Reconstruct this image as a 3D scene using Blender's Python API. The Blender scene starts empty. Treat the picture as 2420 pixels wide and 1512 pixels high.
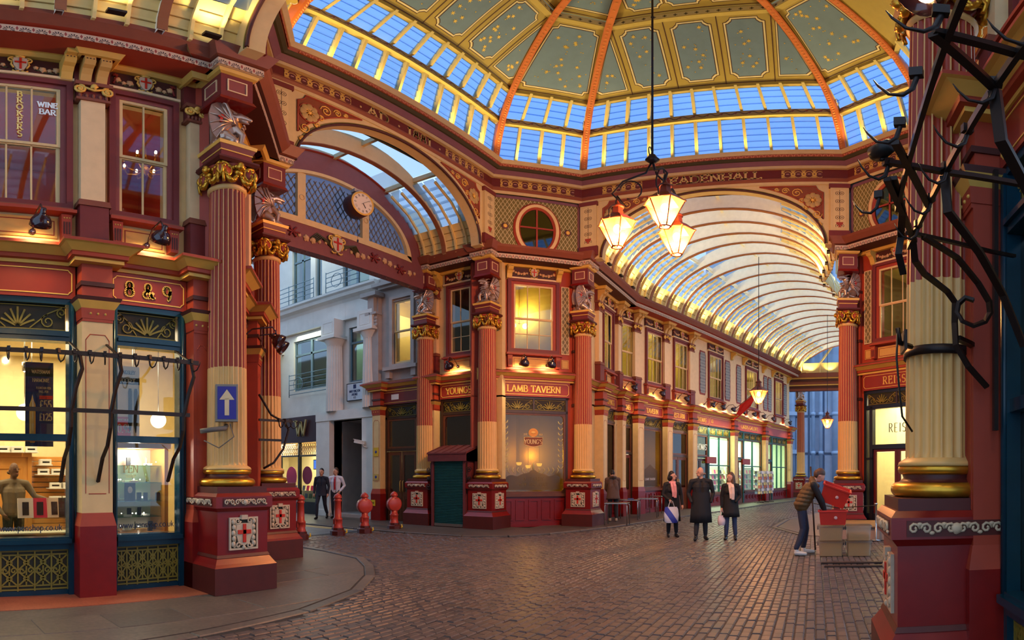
import bpy, bmesh, math, random
import numpy as np
from mathutils import Vector, Matrix
PI = math.pi
R = math.radians
random.seed(7)
SC = bpy.context.scene
COL = SC.collection
# ---------------------------------------------------------------- camera
# The photograph is a stitched equirectangular panorama: 1380 px per radian, horizon at row 1120 of 1512.
FPX, HOR, EYE = 1380.0, 1120.0, 1.6
cd = bpy.data.cameras.new('camera')
cd.type = 'PANO'
cd.panorama_type = 'EQUIRECTANGULAR'
cd.latitude_min = -(1512 - HOR) / FPX
cd.latitude_max = HOR / FPX
cd.longitude_min = -1210 / FPX
cd.longitude_max = 1210 / FPX
cd.clip_end = 400
cam = bpy.data.objects.new('camera', cd)
COL.objects.link(cam)
cam.location = (0, 0, EYE)
cam.rotation_euler = (PI / 2, 0, R(80) - 1210 / FPX - PI / 2)
SC.camera = cam
# ---------------------------------------------------------------- sky at dusk and exposure
W = bpy.data.worlds.new('dusk_sky')
SC.world = W
W.use_nodes = True
bg = W.node_tree.nodes['Background']
bg.inputs[0].default_value = (0.48, 0.69, 1.0, 1)
bg.inputs[1].default_value = 1.3
SC.view_settings.view_transform = 'Standard'
SC.view_settings.look = 'None'
SC.view_settings.exposure = 0.22
SC.view_settings.gamma = 1.0
SC.view_settings.use_curve_mapping = False
SC.cycles.use_denoising = True
SC.cycles.use_adaptive_sampling = True
SC.cycles.adaptive_threshold = 0.07
SC.cycles.max_bounces = 5
SC.cycles.diffuse_bounces = 3
SC.cycles.glossy_bounces = 2
SC.cycles.transmission_bounces = 3
SC.cycles.transparent_max_bounces = 12
SC.cycles.caustics_reflective = False
SC.cycles.caustics_refractive = False
SC.cycles.sample_clamp_indirect = 4.0
WARM = (1.0, 0.66, 0.30)
def lamp(kind, loc, watts, col=WARM, rad=0.08, target=None, angle=100, size=(1, 1), parent=None):
    d = bpy.data.lights.new('lamp_light', kind)
    d.energy = watts * 5.0
    d.color = col
    if kind in ('POINT', 'SPOT'):
        d.shadow_soft_size = rad
    if kind == 'SPOT':
        d.spot_size = R(angle)
        d.spot_blend = 0.6
    if kind == 'AREA':
        d.shape = 'RECTANGLE'
        d.size, d.size_y = size
    o = bpy.data.objects.new('lamp_light', d)
    COL.objects.link(o)
    o.location = loc
    if target is not None:
        v = Vector(target) - Vector(loc)
        o.rotation_euler = v.to_track_quat('-Z', 'Y').to_euler()
    if parent is not None:
        o.parent = parent
    return o
# ---------------------------------------------------------------- materials
MATS = {}
def srgb(c):
    return tuple((x / 12.92 if x <= 0.04045 else ((x + 0.055) / 1.055) ** 2.4) for x in (c[0] / 255, c[1] / 255, c[2] / 255))
def mat(name, rgb, rough=0.55, metal=0.0, emit=0.0, var=0.12, scale=6.0, bump=0.0, spec=0.4, alpha=1.0, ecol=None):
    """Painted / metal surface: base colour broken up by noise, optional fine relief."""
    if name in MATS:
        return MATS[name]
    m = bpy.data.materials.new(name)
    MATS[name] = m
    m.use_nodes = True
    nt = m.node_tree
    b = nt.nodes['Principled BSDF']
    c = srgb(rgb)
    b.inputs['Roughness'].default_value = rough
    b.inputs['Metallic'].default_value = metal
    b.inputs['Specular IOR Level'].default_value = spec
    b.inputs['Base Color'].default_value = c + (1,)
    if var > 0:
        tc = nt.nodes.new('ShaderNodeTexCoord')
        n = nt.nodes.new('ShaderNodeTexNoise')
        n.inputs['Scale'].default_value = scale
        n.inputs['Detail'].default_value = 5
        nt.links.new(tc.outputs['Object'], n.inputs['Vector'])
        mx = nt.nodes.new('ShaderNodeMixRGB')
        mx.inputs[1].default_value = tuple(x * (1 - var) for x in c) + (1,)
        mx.inputs[2].default_value = tuple(min(1, x * (1 + var)) for x in c) + (1,)
        nt.links.new(n.outputs['Fac'], mx.inputs[0])
        nt.links.new(mx.outputs[0], b.inputs['Base Color'])
        if bump > 0:
            bp = nt.nodes.new('ShaderNodeBump')
            bp.inputs['Strength'].default_value = bump
            bp.inputs['Distance'].default_value = 0.02
            n2 = nt.nodes.new('ShaderNodeTexNoise')
            n2.inputs['Scale'].default_value = scale * 8
            n2.inputs['Detail'].default_value = 4
            nt.links.new(tc.outputs['Object'], n2.inputs['Vector'])
            nt.links.new(n2.outputs['Fac'], bp.inputs['Height'])
            nt.links.new(bp.outputs[0], b.inputs['Normal'])
    if emit > 0:
        e = srgb(ecol) if ecol else c
        b.inputs['Emission Color'].default_value = e + (1,)
        b.inputs['Emission Strength'].default_value = emit
    if alpha < 1:
        b.inputs['Alpha'].default_value = alpha
    return m
def glassmat(name, tint, gloss=0.12, rough=0.03, cloud=0.0, ccol=(200, 200, 200)):
    """Window pane: tinted see-through sheet with a mirror film; cloud adds a diffusing (frosted) share."""
    if name in MATS:
        return MATS[name]
    m = bpy.data.materials.new(name)
    MATS[name] = m
    m.use_nodes = True
    nt = m.node_tree
    nt.nodes.remove(nt.nodes['Principled BSDF'])
    out = nt.nodes['Material Output']
    t = nt.nodes.new('ShaderNodeBsdfTransparent')
    t.inputs[0].default_value = srgb(tint) + (1,)
    last = t
    if cloud > 0:
        tl = nt.nodes.new('ShaderNodeBsdfTranslucent')
        tl.inputs[0].default_value = srgb(ccol) + (1,)
        mx = nt.nodes.new('ShaderNodeMixShader')
        mx.inputs[0].default_value = cloud
        nt.links.new(t.outputs[0], mx.inputs[1])
        nt.links.new(tl.outputs[0], mx.inputs[2])
        last = mx
    g = nt.nodes.new('ShaderNodeBsdfGlossy')
    g.inputs['Roughness'].default_value = rough
    mx = nt.nodes.new('ShaderNodeMixShader')
    mx.inputs[0].default_value = gloss
    nt.links.new(last.outputs[0], mx.inputs[1])
    nt.links.new(g.outputs[0], mx.inputs[2])
    nt.links.new(mx.outputs[0], out.inputs[0])
    return m
def nodemat(name, fn, rough=0.55, metal=0.0):
    """Flat painted ornament: fn(math helpers, coords) returns a list of (mask socket, rgb) painted over the first rgb."""
    if name in MATS:
        return MATS[name]
    m = bpy.data.materials.new(name)
    MATS[name] = m
    m.use_nodes = True
    nt = m.node_tree
    b = nt.nodes['Principled BSDF']
    b.inputs['Roughness'].default_value = rough
    b.inputs['Metallic'].default_value = metal
    tc = nt.nodes.new('ShaderNodeTexCoord')
    sx = nt.nodes.new('ShaderNodeSeparateXYZ')
    nt.links.new(tc.outputs['Object'], sx.inputs[0])
    def op(o, a, b_=None, c_=None):
        n = nt.nodes.new('ShaderNodeMath')
        n.operation = o
        for i, q in enumerate((a, b_, c_)):
            if q is None:
                continue
            if isinstance(q, (int, float)):
                n.inputs[i].default_value = q
            else:
                nt.links.new(q, n.inputs[i])
        return n.outputs[0]
    base, layers = fn(op, sx.outputs[0], sx.outputs[1], sx.outputs[2])
    cur = None
    for mask, rgb in layers:
        mx = nt.nodes.new('ShaderNodeMixRGB')
        if cur is None:
            mx.inputs[1].default_value = srgb(base) + (1,)
        else:
            nt.links.new(cur, mx.inputs[1])
        mx.inputs[2].default_value = srgb(rgb) + (1,)
        nt.links.new(mask, mx.inputs[0])
        cur = mx.outputs[0]
    nt.links.new(cur, b.inputs['Base Color'])
    return m
# ---------------------------------------------------------------- mesh builder
class MB:
    def __init__(s):
        s.v, s.f, s.m, s.s = [], [], [], []
    def add(s, vs, fs, m=0, smooth=False):
        o = len(s.v)
        s.v += [tuple(p) for p in vs]
        for f in fs:
            s.f.append(tuple(o + i for i in f))
            s.m.append(m)
            s.s.append(smooth)
        return s
    def box(s, x0, x1, y0, y1, z0, z1, m=0):
        return s.add([(x0, y0, z0), (x1, y0, z0), (x1, y1, z0), (x0, y1, z0), (x0, y0, z1), (x1, y0, z1), (x1, y1, z1), (x0, y1, z1)],
                     [(0, 3, 2, 1), (4, 5, 6, 7), (0, 1, 5, 4), (1, 2, 6, 5), (2, 3, 7, 6), (3, 0, 4, 7)], m)
    def cham(s, x0, x1, y0, y1, z0, z1, c=0.01, m=0, bottom=True):
        """box with chamfered top rim"""
        vs = [(x0, y0, z0), (x1, y0, z0), (x1, y1, z0), (x0, y1, z0), (x0, y0, z1 - c), (x1, y0, z1 - c), (x1, y1, z1 - c), (x0, y1, z1 - c),
              (x0 + c, y0 + c, z1), (x1 - c, y0 + c, z1), (x1 - c, y1 - c, z1), (x0 + c, y1 - c, z1)]
        fs = [(8, 9, 10, 11)]
        for i in range(4):
            j = (i + 1) % 4
            fs += [(i, j, 4 + j, 4 + i), (4 + i, 4 + j, 8 + j, 8 + i)]
        if bottom:
            fs.append((0, 3, 2, 1))
        return s.add(vs, fs, m)
    def frustum(s, a, b, z0, z1, m=0, cx=0, cy=0):
        """a,b = (hx,hy) half sizes at z0 and z1"""
        vs = [(cx + i * q[0], cy + j * q[1], z) for q, z in ((a, z0), (b, z1)) for i, j in ((-1, -1), (1, -1), (1, 1), (-1, 1))]
        return s.add(vs, [(0, 3, 2, 1), (4, 5, 6, 7), (0, 1, 5, 4), (1, 2, 6, 5), (2, 3, 7, 6), (3, 0, 4, 7)], m)
    def prism(s, pts, y0, y1, m=0, smooth=False):
        """polygon in x,z (counter-clockwise seen from -y) extruded from y0 (front) to y1"""
        n = len(pts)
        vs = [(p[0], y0, p[1]) for p in pts] + [(p[0], y1, p[1]) for p in pts]
        s.add(vs, [tuple(range(n)), tuple(range(2 * n - 1, n - 1, -1))], m)
        o = len(s.v) - 2 * n
        for i in range(n):
            j = (i + 1) % n
            s.f.append((o + i, o + n + i, o + n + j, o + j))
            s.m.append(m)
            s.s.append(smooth)
        return s
    def frame(s, x0, x1, z0, z1, t, y0, y1, m=0, tb=None, tt=None):
        tb = t if tb is None else tb
        tt = t if tt is None else tt
        s.box(x0, x0 + t, y0, y1, z0, z1, m)
        s.box(x1 - t, x1, y0, y1, z0, z1, m)
        s.box(x0 + t, x1 - t, y0, y1, z0, z0 + tb, m)
        s.box(x0 + t, x1 - t, y0, y1, z1 - tt, z1, m)
        return s
    def sweep(s, prof, x0, x1, mats=None, cap=True):
        """profile [(y,z)...] pulled along x; mats[i] for segment i"""
        n = len(prof)
        vs = [(x0, p[0], p[1]) for p in prof] + [(x1, p[0], p[1]) for p in prof]
        o = len(s.v)
        s.v += vs
        for i in range(n - 1):
            s.f.append((o + i, o + i + 1, o + n + i + 1, o + n + i)[::-1])
            s.m.append(mats[i] if mats else 0)
            s.s.append(False)
        if cap:
            s.f.append(tuple(o + i for i in range(n)))
            s.f.append(tuple(o + 2 * n - 1 - i for i in range(n)))
            s.m += [0, 0]
            s.s += [False, False]
        return s
    def path(s, rows, closed=False, mats=None, smooth=False):
        """rows: list of equal-length point lists; skins neighbours"""
        n = len(rows[0])
        o = len(s.v)
        for r in rows:
            s.v += [tuple(p) for p in r]
        k = len(rows)
        for a in range(k if closed else k - 1):
            b = (a + 1) % k
            for i in range(n - 1):
                s.f.append((o + a * n + i, o + a * n + i + 1, o + b * n + i + 1, o + b * n + i))
                s.m.append(mats[i] if isinstance(mats, (list, tuple)) else (mats or 0))
                s.s.append(smooth)
        return s
    def lathe(s, prof, n=24, c=(0, 0, 0), m=0, smooth=True, mats=None, a0=0.0, a1=2 * PI):
        full = abs(a1 - a0 - 2 * PI) < 1e-6
        k = n if full else n + 1
        rows = []
        for i in range(k):
            a = a0 + (a1 - a0) * i / n
            rows.append([(c[0] + r * math.cos(a), c[1] + r * math.sin(a), c[2] + z) for r, z in prof])
        return s.path(rows, full, mats if mats else m, smooth)
    def tube(s, pts, r, n=6, m=0, smooth=True, flat=None, cap=True):
        """r: number or list; flat=(w,h) rectangular strap section instead of round"""
        P = [Vector(p) for p in pts]
        k = len(P)
        rr = [r] * k if isinstance(r, (int, float)) else r
        up = Vector((0, 0, 1))
        o = len(s.v)
        prev = None
        for i in range(k):
            t = (P[min(i + 1, k - 1)] - P[max(i - 1, 0)]).normalized()
            if prev is None:
                a = t.cross(up)
                if a.length < 1e-3:
                    a = t.cross(Vector((1, 0, 0)))
            else:
                a = prev - t * prev.dot(t)
                if a.length < 1e-4:
                    a = t.cross(up)
            a.normalize()
            prev = a
            b = a.cross(t)
            if flat:
                w, h = flat[0] / 2, flat[1] / 2
                ring = [a * w + b * h, -a * w + b * h, -a * w - b * h, a * w - b * h]
            else:
                ring = [(a * math.cos(2 * PI * j / n) + b * math.sin(2 * PI * j / n)) * rr[i] for j in range(n)]
            s.v += [tuple(P[i] + q) for q in ring]
        q = 4 if flat else n
        for i in range(k - 1):
            for j in range(q):
                j2 = (j + 1) % q
                s.f.append((o + i * q + j, o + i * q + j2, o + (i + 1) * q + j2, o + (i + 1) * q + j))
                s.m.append(m)
                s.s.append(smooth and not flat)
        if cap:
            s.f.append(tuple(o + j for j in range(q))[::-1])
            s.f.append(tuple(o + (k - 1) * q + j for j in range(q)))
            s.m += [m, m]
            s.s += [False, False]
        return s
    def ball(s, c, r, nu=12, nv=8, m=0, sc=(1, 1, 1)):
        rows = []
        for i in range(nu):
            a = 2 * PI * i / nu
            rows.append([(c[0] + sc[0] * r * math.sin(PI * j / nv) * math.cos(a), c[1] + sc[1] * r * math.sin(PI * j / nv) * math.sin(a), c[2] - sc[2] * r * math.cos(PI * j / nv)) for j in range(nv + 1)])
        return s.path(rows, True, m, True)
    def mesh(s, name, mats):
        me = bpy.data.meshes.new(name)
        me.from_pydata(s.v, [], s.f)
        for m in (mats if isinstance(mats, (list, tuple)) else [mats]):
            me.materials.append(m)
        me.polygons.foreach_set('material_index', s.m)
        me.polygons.foreach_set('use_smooth', s.s)
        me.update()
        return me
def setp(o, label=None, cat=None, group=None, kind=None):
    if label:
        o['label'] = label
    if cat:
        o['category'] = cat
    if group:
        o['group'] = group
    if kind:
        o['kind'] = kind
    return o
def put(name, me, parent=None, loc=None, rz=None, sc=None):
    o = bpy.data.objects.new(name, me)
    COL.objects.link(o)
    if parent is not None:
        o.parent = parent
    if loc is not None:
        o.location = loc
    if rz is not None:
        o.rotation_euler = (0, 0, rz) if isinstance(rz, (int, float)) else rz
    if sc is not None:
        o.scale = sc
    return o
def obj(name, mb, mats, parent=None, loc=None, rz=None, sc=None, **kw):
    return setp(put(name, mb.mesh(name, mats), parent, loc, rz, sc), **kw)
def thing(name, label, cat, loc=(0, 0, 0), rz=0.0, group=None, kind=None):
    o = put(name, None, None, loc, rz)
    o.empty_display_size = 0.1
    return setp(o, label, cat, group, kind)
def struct(name, loc=(0, 0, 0), rz=0.0, label=None):
    o = put(name, None, None, loc, rz)
    return setp(o, label=label, kind='structure')
KIDS = {}
def dup(o, loc, rz=None, label=None, sc=None, parent=None):
    c = o.copy()
    COL.objects.link(c)
    c.parent = parent
    if loc is not None:
        c.location = loc
    if rz is not None:
        c.rotation_euler = (0, 0, rz)
    if sc is not None:
        c.scale = sc
    if label:
        c['label'] = label
    for k in o.children:
        dup(k, None, parent=c)
    return c
# ---------------------------------------------------------------- palette
RED = mat('paint_red', (160, 60, 38), 0.5)
FRED = mat('paint_fascia_red', (138, 42, 26), 0.42)
DRED = mat('paint_deep_red', (122, 20, 18), 0.3, var=0.2)
PLIN = mat('paint_plinth', (82, 28, 22), 0.45, var=0.25)
MAUVE = mat('paint_mauve', (138, 70, 66), 0.5)
PLUM = mat('paint_plum', (114, 44, 42), 0.5)
BROWN = mat('paint_brown', (130, 70, 50), 0.5)
DBRN = mat('paint_dark_brown', (74, 34, 28), 0.5)
CREAM = mat('paint_cream', (222, 190, 132), 0.5)
PALE = mat('paint_pale_cream', (230, 198, 148), 0.55)
YEL = mat('paint_ochre', (214, 170, 78), 0.5)
OCHRE = mat('paint_panel_ochre', (206, 160, 84), 0.55)
ROOFC = mat('roof_board_cream', (224, 200, 130), 0.6)
RIBC = mat('roof_rib_white', (238, 234, 216), 0.6)
RIBS = mat('roof_rib_beige', (205, 190, 150), 0.6)
TEAL = mat('paint_teal', (14, 52, 68), 0.22, var=0.25)
DTIM = mat('dark_timber', (62, 42, 32), 0.35, var=0.3)
TIMB = mat('brown_timber', (104, 58, 34), 0.4, var=0.3)
GOLD = mat('gilt', (212, 158, 52), 0.32, 0.85, var=0.25, scale=14)
GPNT = mat('gold_paint', (232, 184, 84), 0.4, 0.1, var=0.1)
SILV = mat('silvered_cast', (190, 158, 138), 0.3, 0.75, var=0.3, scale=9)
WHIT = mat('white_relief', (196, 176, 148), 0.5, var=0.2, scale=20)
XRED = mat('cross_red', (196, 44, 22), 0.45)
IRON = mat('black_iron', (44, 34, 31), 0.42, 0.5, var=0.3, scale=12)
LAMPM = mat('lamp_enamel', (48, 22, 30), 0.14, 0.1, var=0.1, spec=0.8)
OLIVE = mat('olive_paint', (130, 112, 40), 0.5)
DOLV = mat('dark_olive', (42, 36, 22), 0.6)
ORAN = mat('rib_orange', (186, 96, 34), 0.5, var=0.2)
LORA = mat('rib_light_orange', (220, 140, 70), 0.5)
PURP = mat('paint_purple', (128, 86, 100), 0.55)
GREEN = mat('paint_dull_green', (70, 66, 44), 0.6)
CHROME = mat('brushed_steel', (178, 178, 176), 0.25, 0.9, var=0.05)
BLACK = mat('black', (18, 17, 18), 0.5, var=0.0)
WHITE = mat('white_plain', (225, 222, 215), 0.5, var=0.03)
GLASS = glassmat('window_glass', (232, 235, 232), 0.07)
DGLASS = glassmat('dark_window_glass', (120, 112, 92), 0.14)
# antefix stencil: palmette fans between small red buds on a pale band (x along the band, z up; band centre at z=0)
def _antefix(op, x, y, z):
    u = op('SUBTRACT', op('MODULO', op('ADD', x, 100.0), 0.2), 0.1)
    zz = op('ADD', z, 0.045)
    r = op('SQRT', op('ADD', op('MULTIPLY', u, u), op('MULTIPLY', zz, zz)))
    a = op('ARCTAN2', u, zz)
    petal = op('GREATER_THAN', op('SINE', op('MULTIPLY', a, 11.0)), -0.1)
    fan = op('MULTIPLY', op('MULTIPLY', op('LESS_THAN', r, 0.075), op('GREATER_THAN', r, 0.022)), petal)
    u2 = op('SUBTRACT', op('MODULO', op('ADD', x, 100.1), 0.2), 0.1)
    bud = op('LESS_THAN', op('ADD', op('MULTIPLY', op('ABSOLUTE', u2), 2.6), op('ABSOLUTE', z)), 0.05)
    return (205, 178, 150), [(fan, (56, 40, 44)), (bud, (150, 60, 52))]
ANTE = nodemat('antefix_stencil', _antefix)
# gilt fleur frieze on red
def _frieze(op, x, y, z):
    u = op('SUBTRACT', op('MODULO', op('ADD', x, 100.0), 0.3), 0.15)
    v = z
    r1 = op('SQRT', op('ADD', op('MULTIPLY', u, u), op('MULTIPLY', v, v)))
    ros = op('MULTIPLY', op('LESS_THAN', r1, 0.07), op('GREATER_THAN', r1, 0.022))
    vv = op('SUBTRACT', op('ABSOLUTE', v), 0.1)
    r2 = op('SQRT', op('ADD', op('MULTIPLY', u, u), op('MULTIPLY', vv, vv)))
    lobe = op('LESS_THAN', r2, 0.048)
    u2 = op('SUBTRACT', op('MODULO', op('ADD', x, 100.15), 0.3), 0.15)
    r3 = op('SQRT', op('ADD', op('MULTIPLY', u2, u2), op('MULTIPLY', op('ADD', v, 0.02), op('ADD', v, 0.02))))
    ring = op('MULTIPLY', op('LESS_THAN', r3, 0.122), op('GREATER_THAN', r3, 0.1))
    bar = op('MULTIPLY', op('LESS_THAN', op('ABSOLUTE', u2), 0.04), op('LESS_THAN', op('ABSOLUTE', v), 0.012))
    line = op('GREATER_THAN', op('ABSOLUTE', v), 0.138)
    tri = op('MULTIPLY', op('LESS_THAN', op('ADD', op('ABSOLUTE', u), op('MULTIPLY', op('ABSOLUTE', v), -0.8)), -0.03), op('GREATER_THAN', op('ABSOLUTE', v), 0.06))
    return (92, 34, 30), [(ring, (190, 150, 84)), (bar, (190, 150, 140)), (lobe, (186, 146, 62)), (tri, (186, 146, 62)), (ros, (200, 162, 74)), (line, (176, 138, 66))]
FRIZ = nodemat('gilt_frieze_stencil', _frieze)
# diamond lattice stencil
def _lattice(sx, sz, bgc, lc, w=0.16):
    def fn(op, x, y, z):
        a = op('ADD', op('DIVIDE', x, sx), op('DIVIDE', z, sz))
        b = op('SUBTRACT', op('DIVIDE', x, sx), op('DIVIDE', z, sz))
        fa = op('ABSOLUTE', op('SUBTRACT', op('FRACT', op('ADD', a, 100.0)), 0.5))
        fb = op('ABSOLUTE', op('SUBTRACT', op('FRACT', op('ADD', b, 100.0)), 0.5))
        m = op('MAXIMUM', op('LESS_THAN', fa, w / 2), op('LESS_THAN', fb, w / 2))
        return bgc, [(m, lc)]
    return fn
LATT = nodemat('lattice_stencil', _lattice(0.13, 0.22, (112, 96, 60), (196, 176, 130)))
LATG = nodemat('lattice_stencil_green', _lattice(0.13, 0.22, (112, 100, 42), (190, 178, 128)))
# arabesque stencil for the cream drum pilasters
def _arab(op, x, y, z):
    zz = op('FRACT', op('DIVIDE', op('ADD', z, 50.0), 0.28))
    zc = op('MULTIPLY', op('SUBTRACT', zz, 0.5), 0.28)
    ax = op('SUBTRACT', op('ABSOLUTE', x), 0.062)
    r = op('SQRT', op('ADD', op('MULTIPLY', ax, ax), op('MULTIPLY', zc, zc)))
    ring = op('MULTIPLY', op('LESS_THAN', r, 0.062), op('GREATER_THAN', r, 0.046))
    dot = op('LESS_THAN', r, 0.02)
    stem = op('LESS_THAN', op('ABSOLUTE', x), 0.008)
    lim = op('LESS_THAN', op('ABSOLUTE', x), 0.135)
    m = op('MULTIPLY', op('MAXIMUM', op('MAXIMUM', ring, dot), stem), lim)
    return (214, 190, 134), [(m, (92, 70, 44))]
ARAB = nodemat('arabesque_stencil', _arab)
# little crosses on the dome ring, leaf scroll on the dome beam
def _leaf(op, x, y, z):
    s_ = op('MULTIPLY', op('SINE', op('MULTIPLY', x, 16.0)), 0.05)
    m = op('LESS_THAN', op('ABSOLUTE', op('SUBTRACT', z, s_)), 0.022)
    u = op('SUBTRACT', op('MODULO', op('ADD', x, 100.0), 0.39), 0.195)
    d = op('LESS_THAN', op('ADD', op('ABSOLUTE', u), op('ABSOLUTE', z)), 0.045)
    return (150, 122, 70), [(m, (88, 60, 36)), (d, (120, 50, 36))]
LEAF = nodemat('leaf_scroll_stencil', _leaf)
def _cross(op, x, y, z):
    u = op('SUBTRACT', op('MODULO', op('ADD', x, 100.0), 0.26), 0.13)
    a = op('MULTIPLY', op('LESS_THAN', op('ABSOLUTE', u), 0.018), op('LESS_THAN', op('ABSOLUTE', z), 0.05))
    b = op('MULTIPLY', op('LESS_THAN', op('ABSOLUTE', z), 0.018), op('LESS_THAN', op('ABSOLUTE', u), 0.05))
    return (168, 152, 104), [(op('MAXIMUM', a, b), (66, 58, 36))]
CROS = nodemat('cross_stencil', _cross)
# bead moulding
def _bead(op, x, y, z):
    u = op('SUBTRACT', op('MODULO', op('ADD', x, 100.0), 0.16), 0.08)
    zz = op('ADD', z, 0.03)
    r = op('SQRT', op('ADD', op('MULTIPLY', u, u), op('MULTIPLY', zz, zz)))
    m = op('MULTIPLY', op('LESS_THAN', r, 0.07), op('GREATER_THAN', r, 0.045))
    return (158, 74, 42), [(m, (206, 130, 92))]
BEAD = nodemat('bead_moulding', _bead)
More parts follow.
